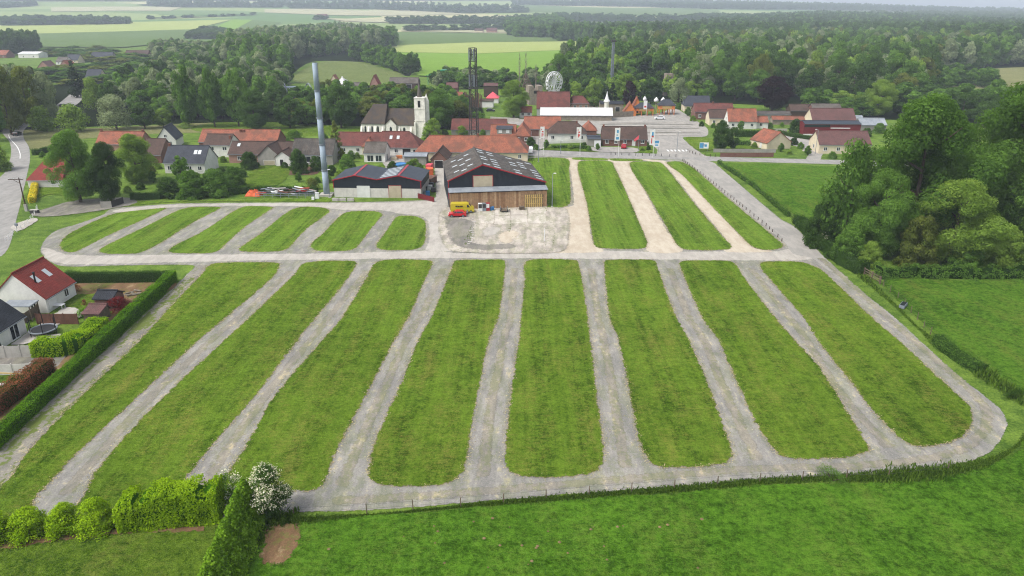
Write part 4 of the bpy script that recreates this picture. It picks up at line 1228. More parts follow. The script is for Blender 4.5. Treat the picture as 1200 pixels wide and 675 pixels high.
def main_barn():
    a = P(527, 246.3); b = P(641, 242.3)
    yw = math.atan2(b.y - a.y, b.x - a.x); w = (b - a).length
    root = thing('barn', 'large navy barn with red trim, fibre cement roof and planked lean-to', 'barn', (a.x, a.y, 0), yw)
    F0 = 2.6; D = 26.; el, pk, er, px = 6.3, 9.9, 5.4, w * .35
    w2 = MB().quad((0, F0, -.2), (w, F0, -.2), (w, F0, er), (px, F0, pk), (0, F0, el))
    w2.quad((0, D, -.2), (0, F0, -.2), (0, F0, el), (0, D, el)); w2.quad((w, F0, -.2), (w, D, -.2), (w, D, er), (w, F0, er))
    w2.quad((w, D, -.2), (0, D, -.2), (0, D, el), (px, D, pk), (w, D, er))
    w2.build('cladding', 'navy_cladding', root)
    # roof in courses of sheets, each lapping over the one below
    def slope(x0, z0, x1, z1, n):
        for k in range(n):
            s0, s1 = k / n, (k + 1) / n
            xa, za, xb, zb = x0 + (x1 - x0) * s0, z0 + (z1 - z0) * s0, x0 + (x1 - x0) * s1, z0 + (z1 - z0) * s1
            xb2, zb2 = xa + (xb - xa) * 1.05, za + (zb - za) * 1.05
            lift = .05
            p = [(xa, F0 - .25, za + .12 + lift), (xb2, F0 - .25, zb2 + .12), (xb2, D + .2, zb2 + .12), (xa, D + .2, za + .12 + lift)]
            if x1 < x0: p = [p[1], p[0], p[3], p[2]]
            o = MB().slab(*p, .07).build('roof_course', 'fibre_roof', root)
            yield o, xa, za, xb, zb
    sl = list(slope(w + .25, er - .05, px, pk, 6))
    for i, (o, xa, za, xb, zb) in enumerate(sl):
        if i in (0, 1, 2, 4, 5):
            for k in range(7):
                if random.random() < .25: continue
                y = F0 + 1.6 + k * 3.1 + (i % 2) * .3
                f = lambda s: (xa + (xb - xa) * s, za + (zb - za) * s + .12 + .05 * (1 - s) + .035)
                (x0, z0), (x1, z1) = f(.2), f(.82)
                MB().slab((x1, y, z1), (x0, y, z0), (x0, y + .8, z0), (x1, y + .8, z1), .03).build('skylight', 'skylight', o)
    for i, (o, xa, za, xb, zb) in enumerate(slope(-.25, el - .1, px, pk, 5)):
        if i in (1, 2, 3):
            for k in range(3):
                y = F0 + 3 + k * 6.5 + (i % 2) * 2
                f = lambda s: (xa + (xb - xa) * s, za + (zb - za) * s + .12 + .05 * (1 - s) + .035)
                (x0, z0), (x1, z1) = f(.15), f(.9)
                MB().slab((x0, y, z0), (x1, y, z1), (x1, y + .7, z1), (x0, y + .7, z0), .03).build('skylight', 'skylight', o)
    MB().tube((px, F0 - .25, pk + .17), (px, D + .2, pk + .17), .22, n=6).build('ridge_cap', 'fibre_roof', root)
    for x0, z0, x1, z1 in ((-.25, el - .05, px, pk + .05), (px, pk + .05, w + .25, er - .05)):
        MB().slab((x0, F0 - .34, z0 + .24), (x1, F0 - .34, z1 + .24), (x1, F0 - .26, z1 + .24), (x0, F0 - .26, z0 + .24), .28).build('verge_trim', 'trim_red', root)
    MB().box(-.08, F0 - .1, 2, .1, F0 - .003, el).build('corner_trim', 'trim_red', root)
    # high white door in the gable
    o, A, n = Vector((0, F0, 0)), Vector((1, 0, 0)), Vector((0, -1, 0))
    mb = MB(); obox(mb, o, A, n, w * .255, w * .45, 4.8, 7.4, -.02, .06); d = mb.build('door', 'door_beige', root)
    mb = MB()
    obox(mb, o, A, n, w * .255 - .16, w * .255, 4.8, 7.55, 0, .09); obox(mb, o, A, n, w * .45, w * .45 + .16, 4.8, 7.55, 0, .09); obox(mb, o, A, n, w * .255, w * .45, 7.4, 7.55, 0, .09)
    mb.build('frame', 'trim_red', d)
    # lean-to: zinc strip roof, planks, a pallet door
    MB().slab((-.15, -.35, 4.3), (w + .15, -.35, 4.3), (w + .15, F0 - .003, 4.75), (-.15, F0 - .003, 4.75), .1).build('lean_to_roof', 'zinc_sheet', root)
    lt = MB().box(.1, .12, -.2, w - .1, .2, 4.1); lt.box(.1, .2, -.2, .22, F0 - .01, 4.3); lt.box(w - .22, .2, -.2, w - .1, F0 - .01, 4.3)
    lt = lt.build('lean_to_frame', 'dark_wood', root)
    n = 44; x = .05
    me = {}
    for k in range(n):
        pw = (w - .1) / n
        key = random.choice(('wood_panel', 'wood_panel', 'wood_panel_dark', 'wood_panel_pale'))
        d0 = random.uniform(-.03, .02)
        MB().box(x, d0, .05 + random.uniform(0, .06), x + pw - .02, d0 + .05, 3.98 + random.uniform(-.06, .05)).build('plank', key, lt)
        x += pw
    pd = MB().box(w * .765, -.16, .1, w * .955, -.06, 3.2).build('pallet_door', 'old_wood', root)
    for k in range(9):
        MB().box(w * .765 + .05 + k * .48, -.24, .15, w * .765 + .4 + k * .48, -.165, 3.15).build('plank', 'pallet_wood', pd)
    for z in (.9, 2.3): MB().box(w * .765, -.29, z, w * .955, -.245, z + .14).build('batten', 'pallet_wood', pd)
    return root
main_barn()

def pipe_chimney():
    a = P(383, 229); top = HZ(383, 229, 73.5)
    root = thing('steel_chimney', 'tall slender blue-grey steel chimney pipe beside the dark shed', 'chimney', (a.x, a.y, 0))
    n = 5; prev = 0
    for k in range(n):
        z0, z1 = top * k / n, top * (k + 1) / n
        r0 = .76 - .03 * k
        MB().tube((0, 0, z0), (0, 0, z1), r0, r0 - .04, 16).build('pipe_section', 'steel_blue', root, True)
        if k: MB().tube((0, 0, z0 - .12), (0, 0, z0 + .12), r0 + .12, n=16).build('flange', 'steel_grey', root)
    MB().box(-1.6, -1.6, -.1, 1.6, 1.6, .5).build('footing', 'concrete', root)
    MB().tube((0, 0, top), (0, 0, top + .05), .55, n=16).build('top_opening', 'black_plastic_and_shade', root)  # flat black disc, the dark inside of the pipe as colour
    ld = MB()
    for s in (-.25, .25): ld.bar((.8, s, .5), (.66, s, top), .05)
    for k in range(int(top / .6)): ld.bar((.79 - .13 * k * .6 / top, -.25, .6 + k * .6), (.79 - .13 * k * .6 / top, .25, .6 + k * .6), .04)
    ld.build('ladder', 'steel_grey', root)
pipe_chimney()

def lattice_tower():
    a = P(556, 178); top = HZ(556, 178, 56)
    root = thing('lattice_mast', 'dark steel lattice radio mast rising behind the orange roofed farm', 'mast', (a.x, a.y, 0), .3)
    h0, h1 = 1.25, .95
    n = 16
    legs = [MB() for _ in range(4)]; br = MB()
    for k in range(n):
        z0, z1 = top * k / n, top * (k + 1) / n
        s0, s1 = h0 + (h1 - h0) * k / n, h0 + (h1 - h0) * (k + 1) / n
        c0 = [Vector((sx * s0, sy * s0, z0)) for sx, sy in ((-1, -1), (1, -1), (1, 1), (-1, 1))]
        c1 = [Vector((sx * s1, sy * s1, z1)) for sx, sy in ((-1, -1), (1, -1), (1, 1), (-1, 1))]
        for i in range(4):
            j = (i + 1) % 4
            legs[i].bar(c0[i], c1[i], .24)
            br.bar(c0[i], c1[j], .1) if k % 2 else br.bar(c0[j], c1[i], .1); br.bar(c1[i], c1[j], .1)
    for l in legs: l.build('leg', 'steel_dark', root)
    br.build('bracing', 'steel_dark', root)
    z = top * .7
    an = MB()
    for i, (sx, sy) in enumerate(((-1, 0), (1, 0), (0, -1), (0, 1))):
        for zz in (top * .88, top * .64):
            MB().box(sx * 1.2 - .18, sy * 1.2 - .18, zz, sx * 1.2 + .18, sy * 1.2 + .18, zz + top * .11).build('antenna', 'steel_grey', root)
    MB().box(-1.5, -1.5, top * .62, 1.5, 1.5, top * .625).build('platform', 'steel_dark', root)
lattice_tower()

def church():
    a = P(424, 160); yw = R(-6); 
    root = thing('church', 'old white stone church with dark roofs and square tower', 'church', (a.x, a.y, 0), yw)
    # choir (higher, left), nave, tower
    def block(x0, x1, y0, D, e, r, hl=0.):
        mb = MB()
        mb.quad((x0, y0, -.3), (x1, y0, -.3), (x1, y0, e), (x0, y0, e)); mb.quad((x1, y0 + D, -.3), (x0, y0 + D, -.3), (x0, y0 + D, e), (x1, y0 + D, e))
        mb.quad((x1, y0, -.3), (x1, y0 + D, -.3), (x1, y0 + D, e), (x1, y0 + D / 2, r), (x1, y0, e))
        if hl: mb.quad((x0, y0 + D, -.3), (x0, y0, -.3), (x0, y0, e), (x0, y0 + D, e))
        else: mb.quad((x0, y0 + D, -.3), (x0, y0, -.3), (x0, y0, e), (x0, y0 + D / 2, r), (x0, y0 + D, e))
        mb.build('walls', 'stone_church', root)
        g = gable_roof(x1 - x0, D, e, r, .3, .1, .2, hl, .001 if hl else 0)
        g.v = [(x + x0, y + y0, z) for x, y, z in g.v]
        g.build('roof', 'tile_church', root)
    block(0, 9, 0, 10, 5.0, 11.2, 4.0)
    block(9.35, 20.5, 1.2, 9, 4.4, 9.6)
    # side gable
    g = MB().quad((9.2, .2, -.3), (13.2, .2, -.3), (13.2, .2, 4.6), (11.2, .2, 6.6), (9.2, .2, 4.6))
    g.quad((13.2, .2, -.3), (13.2, 3, -.3), (13.2, 3, 4.6), (13.2, .2, 4.6)); g.quad((9.2, 3, -.3), (9.2, .2, -.3), (9.2, .2, 4.6), (9.2, 3, 4.6))
    g.build('side_gable', 'stone_church', root)
    rf = MB().slab((11.2, 0, 6.75), (11.2, 5, 6.75), (9.0, 5, 4.55), (9.0, 0, 4.55), .15); rf.slab((13.4, 0, 4.55), (13.4, 5, 4.55), (11.2, 5, 6.753), (11.2, 0, 6.753), .15)
    rf.build('gable_roof', 'tile_church', root)
    for x, y, z, w, h in ((1.6, 0, 1.7, .7, 2.4), (4.2, 0, 1.7, .7, 2.4), (6.4, 0, 1.7, .7, 2.4), (11.2, .2, 1.5, .9, 2.3), (16, 1.2, 1.5, .9, 2.0)):
        p = MB().quad((x - w / 2, y - .04, z), (x + w / 2, y - .04, z), (x + w / 2, y - .04, z + h * .7), (x + w * .25, y - .04, z + h * .92), (x, y - .04, z + h), (x - w * .25, y - .04, z + h * .92), (x - w / 2, y - .04, z + h * .7))
        p.build('window', 'glass', root)
    for x in (.2, 2.9, 5.4, 8.2, 14.2, 18.6):
        y = 0 if x < 9 else 1.2
        MB().slab((x - .35, y - 1.0, 2.0), (x + .35, y - 1.0, 2.0), (x + .35, y, 3.8), (x - .35, y, 3.8), .2).box(x - .33, y - .95, -.3, x + .33, y - .003, 1.95).build('buttress', 'stone_church', root)
    # tower
    tx, ty, s, th = 20.6, -.6, 3.9, HZ(490, 161, 114)
    MB().box(tx, ty, -.3, tx + s, ty + s, th).build('tower', 'stone_church', root)
    for z in (th * .42, th * .72, th - .3): MB().box(tx - .12, ty - .12, z, tx + s + .12, ty + s + .12, z + .25).build('string_course', 'stone_church', root)
    MB().tube((tx + s + .2, ty + s * .6, -.3), (tx + s + .2, ty + s * .6, th - 1.5), .9, n=10).lathe([(.9, th - 1.5), (.05, th + 1.2)], 10, (tx + s + .2, ty + s * .6, 0)).build('stair_turret', 'stone_church', root)
    for x in (tx - .2, tx + s - .4):
        MB().box(x, ty - .7, -.3, x + .6, ty - .003, th * .4).build('buttress', 'stone_church', root)
    MB().box(tx + s * .36, ty - .08, th * .76, tx + s * .58, ty - .02, th * .92).build('belfry_opening', 'black_plastic_and_shade', root)  # solid black plate painted as the shade within the belfry
    sp = HZ(490, 161, 95) - th
    MB().lathe([(s * .24, th), (.06, th + sp)], 8, (tx + s / 2 - .3, ty + s / 2, 0)).build('spire', 'tile_grey', root)
church()

# ------------------------------------------------------------------ village houses
T = 'tile_orange'
house('long farm building with weathered orange tiles right behind the navy barn', (487, 188), (618, 187), D=11, e=2.8, r=6.8, wall='render_cream', roof=T, hl=4, hr=4, name='farmhouse', ops=[('r', .4, .1, 2.2, 2.2, 'x'), ('f', .93, .9, 1, 1.2, 'w')], chim=((.55, .5, .8),))
house('brick barn with streaked orange roof behind the white banner', (614, 160), (655, 158.5), D=9, e=2.9, r=6.6, wall='brick_red', roof=T, name='brick_barn', cat='barn', ops=[('f', .52, 0, 2.8, 2.7, 'b')])
house('brick wing with hipped orange roof beside the dark dormer', (603, 168), (621, 168), D=11, e=2.8, r=6, gable=True, wall='brick_red', roof=T, hl=3, win=2)
dm = house('house with dark slate dormer between two orange roofs', (575, 168), (604, 168), D=9, e=2.6, r=5.8, wall='brick_red', roof=T)
_x = dm.get('w', 8)
d_ = MB().box(2.2, .6, 3.2, 7.4, 3.8, 5.0).build('dormer', 'render_grey', dm)
MB().slab((1.9, .2, 5.05), (7.7, .2, 5.05), (7.7, 4.2, 5.7), (1.9, 4.2, 5.7), .14).build('dormer_roof', 'tile_slate', d_)
for x in (3.4, 6.0): MB().box(x - .6, .52, 3.6, x + .6, .59, 4.7).build('window', 'trim_white', d_); 
house('low barn with long faded red roof behind the radio mast', (529, 158), (592, 156), D=9, e=2.0, r=5.2, wall='render_grey', roof='tile_red', name='low_barn', cat='barn')
house('white bungalow with brown hipped roof and white garden wall', (642, 166), (685, 164.5), D=9, e=3.0, r=6.4, wall='render_white', roof='tile_brown', hl=3.6, hr=3.6, win=4, door=1, chim=((.75, .45, .7),))
house('orange roofed wing behind the white bungalow', (682, 161), (697, 160), D=8, e=2.6, r=5, wall='brick_red', roof=T, gable=True, hl=2)
house('red brick bungalow with brown roof and a chimney at each end', (706, 171), (758, 171.5), D=9, e=2.4, r=5.9, wall='brick_red', roof='tile_brown', win=5, door=3, chim=((.03, .5, .7), (.97, .5, .7)))
house('grey flat garage with white door beside the brick bungalow', (688, 171.5), (704, 172), D=7, e=2.6, r=2.75, wall='render_grey', roof='dark_sheet', name='garage', cat='garage', ops=[('f', .75, 0, 2.1, 2.1, 'g')], og=.05)
house('long low stone hall with bright white sheet roof on the plaza', (634, 141), (711, 138), D=8, e=2.2, r=4.7, wall='stone_wall', roof='white_sheet', name='long_hall', cat='hall', og=.4)
house('tall white gabled house with steep dark red roof', (629, 136), (661, 133.5), D=11, e=3.4, r=9.8, wall='render_white', roof='tile_red', win=4, chim=((.05, .5, .6),), ops=[('l', .5, 4.0, 1, 1.3, 'w')])
house('small white annex with orange roof beside the tall gabled house', (609, 138), (623, 138), D=5, e=2.4, r=4.4, wall='render_white', roof=T, win=2)
house('pink house with hipped red roof behind the white hall', (664, 128.5), (688, 127.5), D=8, e=3, r=5.8, wall='brick_pink', roof='tile_red', hl=3, hr=3, win=4)
house('grey slate house at the far corner of the plaza', (802, 131.5), (830, 131), D=9, e=3, r=6.8, wall='render_cream', roof='tile_slate', hl=2, win=3)
house('red brick row house along the plaza edge', (814, 140), (852, 138), D=9, e=3.3, r=6.2, wall='brick_red', roof='tile_red', win=4, chim=((.5, .5, .7),))
house('house with weathered brown roof between brick row and white gable', (831, 147), (852, 147), D=8, e=3, r=5.8, wall='render_cream', roof='tile_brown', win=2)
house('white gabled cottage with clean orange roof by the round tree', (853, 151), (883, 150), D=8, e=3, r=7.2, wall='render_white', roof=T, win=3, chim=((.2, .5, .6),), ops=[('l', .5, 3.2, .9, 1, 'w')])
house('orange roofed extension of the white gabled cottage', (883, 150.5), (898, 150), D=6, e=2.4, r=4.2, wall='render_white', roof=T, win=1)
house('small cream bungalow with orange roof at the bend', (898, 176), (926, 174), D=9, e=2.3, r=5.6, wall='render_cream', roof=T, gable=True, yaw=None, ops=[('b', .3, .9, 1, 1.1, 'w'), ('b', .65, .1, .9, 2, 'd')])
rb = house('dark red clad hall with grey strip along its wall', (941, 158.5), (997, 156), D=6, e=4.3, r=4.9, wall='red_cladding', roof='dark_sheet', name='red_hall', cat='hall', og=.05)
MB().box(.05, -.12, 3.1, 9.5, -.02, 3.9).build('window_band', 'glass', rb); MB().box(.02, -.1, -.1, 17, -.015, .5).build('plinth', 'trim_white', rb); MB().box(9.8, -.1, 2.6, 17, -.02, 2.9).build('white_band', 'trim_white', rb)
house('cream house with brown red roof behind the red hall', (951, 150), (993, 148), D=10, e=3.2, r=7, wall='render_cream', roof='tile_maroon')
house('cream gabled house with maroon roof beside the big trees', (959, 180), (1022, 182), D=10, e=3, r=6.5, wall='render_cream', roof='tile_maroon', ops=[('l', .5, 1, 1.2, 1.3, 'w')], win=4)
house('brick farm house with grey slate roof behind the maroon roofs', (952, 138), (981, 137), D=8, e=3.2, r=5.4, wall='brick_red', roof='tile_grey', win=3)
house('brown timber shed behind the back gardens', (926, 136), (950, 135), D=7, e=2.4, r=4.6, wall='dark_wood', roof='tile_brown', name='timber_shed', cat='shed')
house('long low grey roofed outbuilding near the copper beech', (881, 141), (922, 140), D=6, e=2.6, r=3.4, wall='render_grey', roof='fibre_roof', name='outbuilding', cat='outbuilding')
house('narrow orange roofed outbuilding along the garden wall', (905, 146), (951, 143.5), D=4, e=2, r=3, wall='stone_wall', roof=T, name='outbuilding', cat='outbuilding')
house('grey glazed greenhouse behind the maroon roof', (1008, 153), (1028, 151), D=7, e=2.2, r=4.2, wall='render_grey', roof='zinc_sheet', name='greenhouse', cat='greenhouse')
house('half timbered white house with slate roof and front gable', (185, 174), (206, 174), D=10, e=3, r=7, gable=True, wall='render_white', roof='tile_slate', yaw=R(10), ops=[('l', .3, 1, 1.1, 1.3, 'w'), ('l', .7, 1, 1.1, 1.3, 'w'), ('l', .5, 3.6, 1, 1, 'w')])
house('white house with wide dark slate roof above the shrubs', (194, 203), (242, 203), D=9, e=3.1, r=7.1, wall='render_white', roof='tile_slate', win=4, sky=((.72, .3, 0), (.82, .3, 0)), chim=((.02, .5, .6),))
house('two storey white house with brown roof and two windows', (241, 184), (271, 184), D=8, e=3.9, r=6.6, wall='render_white', roof='tile_brown', ops=[('f', .3, 2.2, 1.4, 1.1, 'w'), ('f', .8, 2.2, 1.4, 1.1, 'w'), ('f', .5, .1, 1, 2, 'd')], chim=((.95, .3, .9),))
house('very long farm range with orange tiles behind the white houses', (234, 174), (328, 173), D=9, e=2.3, r=5.7, wall='brick_red', roof=T, name='farm_range', cat='barn', chim=((.5, .4, .8), (.54, .4, .8)))
house('brown roofed barn range facing the small garden', (269, 191), (346, 188), D=9, e=2.8, r=5.8, wall='brick_pink', roof='tile_brown', name='barn_range', cat='barn', win=3, sky=((.12, .35, 0),))
house('gabled brown barn front with small orange lean-to', (303, 194), (330, 194), D=9, e=2.8, r=6, gable=True, wall='render_grey', roof='tile_brown', name='gabled_barn', cat='barn', ops=[('l', .5, .2, 3.4, 1.4, 'b')])
house('small white gable end against the brown barn', (324, 195), (341, 195), D=6, e=2.9, r=4.5, gable=True, wall='render_white', roof='tile_brown', ops=[('l', .4, .1, 1, 2, 'x')])
house('grey roofed shed with white gable behind the chimney pipe', (343, 193), (392, 190), D=9, e=3.2, r=7.0, wall='render_grey', roof='fibre_roof', name='grey_shed', cat='shed', ops=[('f', .35, .8, 3, 1.8, 'w'), ('f', .75, .8, 2.6, 1.8, 'w')])
house('roadside white cottage with steep red hipped roof', (34, 220), (74, 220), D=9, e=2.2, r=6.8, wall='render_white', roof='tile_bright', hl=3.6, yaw=R(2), ops=[('f', .72, .8, 1, 1.2, 'w')])
house('long orange roof behind the two big garden trees', (114, 177), (172, 174), D=8, e=2.4, r=5.8, wall='brick_pink', roof=T, chim=((.02, .5, .8), (.97, .5, .8)))
house('dark brown roofed house beside the yellowish tree', (168, 191), (192, 190), D=9, e=2.6, r=6.6, wall='brick_red', roof='tile_brown')
house('orange brown roofed house beneath the church choir', (395, 181), (446, 179), D=9, e=3, r=6.4, wall='render_white', roof='tile_red', win=3)
house('small orange hipped gable in front of the church choir', (425, 182), (439, 182), D=6, e=3, r=5.2, gable=True, hl=2, wall='render_cream', roof=T)
house('white house with broad hipped red roof in front of the church', (446, 182), (493, 182), D=10, e=2.7, r=6.8, wall='render_white', roof='tile_red', hr=4.2, sky=((.24, .3, 0), (.42, .3, 0)), ops=[('f', .66, .1, 2.6, 2.1, 'x'), ('f', .88, .9, 1.6, 1.1, 'w'), ('f', .4, .9, 1.2, 1.2, 'w')])
ct = house('grey brown cottage with glazed veranda behind the dark shed', (427, 190), (451, 188), D=8, e=2.9, r=5.4, wall='render_white', roof='tile_grey', ops=[('r', .4, .1, 1, 2, 'x'), ('f', .3, .2, 2.0, 2.0, 'w'), ('f', .7, .2, 2.0, 2.0, 'w')])
house('little grey stone chapel at the foot of the church tower', (502, 163), (513, 162), D=4, e=2.6, r=4.6, gable=True, wall='stone_wall', roof='tile_grey', name='chapel', cat='chapel', ops=[('l', .5, .1, 1.2, 2.2, 'x')])
house('pale lean-to shed between the orange farm and the dark shed', (474, 193), (500, 193), D=4, e=2.6, r=3.2, wall='render_grey', roof='zinc_sheet', name='lean_to', cat='shed')
house('brown roofed stable on the yard beside the orange farm', (505, 197), (524, 196), D=10, e=2.6, r=5.0, wall='brick_red', roof='tile_brown', gable=True, name='stable', cat='barn', ops=[('l', .5, .1, 2.4, 2.2, 'x')])
# far village to the left
FV = 'houses of the far village'
for lab, L, Rr, D, e, r, wl_, rf_, gb in (
    ('pink brick gabled house in the far village', (45, 84), (60, 83), 10, 3, 7.5, 'brick_pink', 'tile_maroon', True),
    ('blue grey hipped house in the far village', (78, 74), (94, 73.5), 10, 2.6, 7, 'render_cream', 'tile_slate', False),
    ('wide grey hipped house before the green field', (106, 72.5), (134, 72), 12, 2.6, 8, 'render_grey', 'tile_slate', False),
    ('orange brick gabled house beside the dark fir', (69, 86), (86, 85), 10, 3.4, 9, 'brick_pink', 'tile_orange', True),
    ('ochre walled annex under the orange gable', (69, 94), (84, 93), 6, 3.4, 5, 'render_ochre', 'tile_orange', False),
    ('dark slate house with two roof windows behind the fir', (101, 97), (120, 96.5), 9, 3, 8, 'render_cream', 'tile_slate', False),
    ('long brown roofed farm at the field edge', (146, 69), (176, 68.5), 12, 3, 7.5, 'brick_red', 'tile_brown', False),
    ('orange roof peeping over the left wood', (-6, 68), (11, 67.5), 12, 3, 7, 'brick_red', 'tile_orange', False),
    ('long white roofed hall in the far village', (22, 68), (50, 67), 14, 4, 5.5, 'render_white', 'white_sheet', False),
    ('grey roofed low house left of the blue grey one', (66, 76), (80, 75.5), 10, 2.6, 6, 'render_white', 'tile_grey', False)):
    house(lab, L, Rr, D=D, e=e, r=r, wall=wl_, roof=rf_, gable=gb, group=FV, gutter=False, win=2 if not gb else 0)
for lab, L, Rr, D, e, r, wl_, rf_ in (
    ('white farm hall far behind the woods', (784, 33.5), (800, 33.5), 30, 6, 10, 'render_white', 'white_sheet'),
    ('distant red roofed farm in the woods', (818, 42), (828, 42), 15, 4, 9, 'brick_red', 'tile_red'),
    ('distant brown farm roofs among trees', (556, 38.5), (566, 38.5), 20, 4, 8, 'render_cream', 'tile_brown'),
    ('distant pale farm beside the slender steeple', (570, 38.5), (582, 38.5), 20, 4, 9, 'brick_pink', 'tile_maroon'),
    ('isolated red brown barn in the far fields', (370, 21.5), (382, 21.5), 30, 5, 11, 'brick_red', 'tile_maroon')):
    q = PT(*L)
    if q.y > 1400:
        w_ = (PT(*Rr) - q).length
        house(lab, W=w_, xy=(q.x, q.y), D=D, e=e, r=r, wall=wl_, roof=rf_, gutter=False, z0=q.z, name='farm', cat='farm')
    else:
        house(lab, L, Rr, D=D, e=e, r=r, wall=wl_, roof=rf_, gutter=False, name='farm', cat='farm')

# ------------------------------------------------------------------ the garden at the left edge
# the two houses beside the clipped hedge
hA = house('new white house with bright red roof behind the clipped hedge', R_=(57, 367), W=8.3, D=7.6, e=2.5, r=6.4, gable=True, yaw=R(-1), wall='render_white', roof='tile_bright', og=.15,
           ops=[('f', .2, .05, 1.7, 2.1, 'g'), ('f', .68, .8, 1.1, 1.3, 'w'), ('l', .75, .8, 1, 1.2, 'w')], sky=((.3, .28, 0), (.68, .28, 0)))
MB().tube((1.6, 2.0, 3.6), (1.6, 2.0, 6.0), .13, n=8).tube((1.6, 2.0, 6.0), (1.6, 2.0, 6.2), .2, n=8).build('flue', 'black_plastic_and_shade', hA)
_q = P(32, 389)
hB = house('white house with black tiled roof at the picture edge', xy=(_q.x - 8.4, _q.y - 10), W=8.4, D=10, e=2.6, r=6.2, gable=True, yaw=0, wall='render_white', roof='tile_black', ops=[('f', .75, .1, 1.8, 2.1, 'w'), ('f', .35, .1, 1.8, 2.1, 'w')])
MB().tube((8.0, 2.2, 4.0), (8.0, 2.2, 6.4), .14, n=8).tube((8.0, 2.2, 6.4), (8.0, 2.2, 6.6), .2, n=8).build('flue', 'black_plastic_and_shade', hB)
cp = P(4, 377)
carport = thing('carport', 'flat grey carport between the red and black roofed houses', 'carport', (cp.x, cp.y, 0))
MB().slab((0, 0, 2.5), (4.5, 0, 2.5), (4.5, 2.4, 2.6), (0, 2.4, 2.6), .15).build('roof', 'zinc_sheet', carport)
for x, y in ((.2, .2), (4.3, .2), (.2, 2.2), (4.3, 2.2)): MB().box(x - .06, y - .06, -.05, x + .06, y + .06, 2.36).build('post', 'old_wood', carport)
sheet('patio', [(58, 372), (76, 361), (103, 360), (97, 372), (74, 379), (50, 392), (72, 392), (70, 398), (28, 404), (12, 405)], 'pale_gravel', .05, .15, .6, smooth=False)
sheet('lawn', [(58, 345), (110, 338), (130, 345), (116, 368), (86, 362), (76, 358)], 'lawn_grass', .045, .3, .6)
sheet('lawn', [(-40, 444), (22, 442), (40, 440), (20, 470), (-40, 500)], 'lawn_grass', .045, .3, .6)
sheet('soil_bed', [(84, 334), (200, 330), (204, 338), (150, 360), (60, 450), (-10, 512), (-10, 490), (40, 446), (70, 425), (110, 390), (140, 355), (130, 345), (86, 345)], 'bare_soil', .04, .4, .6)
sheet('drive', [(-40, 418), (0, 417), (42, 415), (78, 413), (66, 430), (42, 434), (-40, 434)], 'yard_dark', .05, .15, .6)
hedge('hedge', 'long clipped box hedge between the gardens and the gravel track', [(-14, 532), (60, 463), (130, 398), (180, 352), (203, 329)], 1.5, 1.9, 'leaf_box', .13, 150, lump=.05, hs=[.85, .85, .86, .86, .8, .95, 1, 1.05, 1.1, 1.1, 1, 1])
hedge('hedge', 'dark clipped hedge across the back of the garden', [(78, 331), (140, 331), (200, 330)], 1.3, 1.9, 'leaf_dark', .13, 110, lump=.04)
hedge('hedge', 'thick lime green hedge beside the trampoline', [(44, 416), (80, 414), (104, 402), (119, 388)], 2.6, 2.3, 'leaf_lime', .17, 110, lump=.12, core='leaf_box')
hedge('hedge', 'rust tinged photinia hedge below the dark drive', [(-16, 492), (24, 462), (57, 437)], 2.2, 2.2, 'leaf_rust', .15, 120, lump=.12)
leaf_blob('bush', 'crimson leaved bush beside the black roofed garden shed', P(138, 365), 2.6, 2.0, 2.6, 'leaf_red', 5000, .14)
leaf_blob('bush', 'round dark green bush beside the pink roofed shed', P(98, 371), 1.5, 1.3, 1.5, 'leaf_box', 3000, .12)
leaf_blob('bush', 'low dark shrubs along the garden back hedge', P(112, 341), 3.6, 1.0, 1.1, 'leaf_green', 3000, .14)
leaf_blob('bush', 'small reddish shrub on the garden lawn', P(99, 358), .55, .55, 1.1, 'leaf_rust', 500, .1)
leaf_blob('bush', 'dark bush under the red roofed gable corner', P(90, 342), 1.2, 1.0, 1.4, 'leaf_rust', 1200, .12)
gs = house('brown timber garden shed with black felt roof', (113, 364), (137, 360), D=3.2, e=2.0, r=2.7, wall='brick_red', roof='tile_black', name='garden_shed', cat='shed', gutter=False)
house('small garden shed with pink roof beside the lime hedge', (100, 379), (121, 377), D=2.6, e=1.6, r=2.2, wall='old_wood', roof='tile_maroon', name='garden_shed', cat='shed', gutter=False, rp=.8)
def board_wall(name, label, a, b, h, mat, cat, th=.12, n=None, post=None):
    A, B = P(*a), P(*b); d = B - A; L = d.length
    o = thing(name, label, cat, (A.x, A.y, 0), math.atan2(d.y, d.x))
    n = n or max(1, int(L / 2))
    for k in range(n):
        MB().box(L * k / n + .03, 0, -.1, L * (k + 1) / n - .03, th * .5, h - random.uniform(0, .05)).build('panel', mat, o)
    for k in range(n + 1):
        MB().box(L * k / n - .06, -.04, -.1, L * k / n + .06, th * .5 + .05, h + .06).build('post', post or mat, o)
    return o
board_wall('garden_wall', 'weathered red brown board screen behind the trampoline', (44, 380), (92, 380), 1.7, 'rust_steel', 'screen')
board_wall('panel_fence', 'pale concrete panel fence in front of the black roofed house', (-30, 422), (44, 419), 1.9, 'concrete', 'fence')
board_wall('panel_fence', 'lower concrete panel fence beside the dark drive', (-30, 441), (38, 438), 1.5, 'breeze_block', 'fence')
board_wall('screen', 'slanting timber screen beside the white house corner', (30, 379), (46, 368), 1.6, 'old_wood', 'screen')
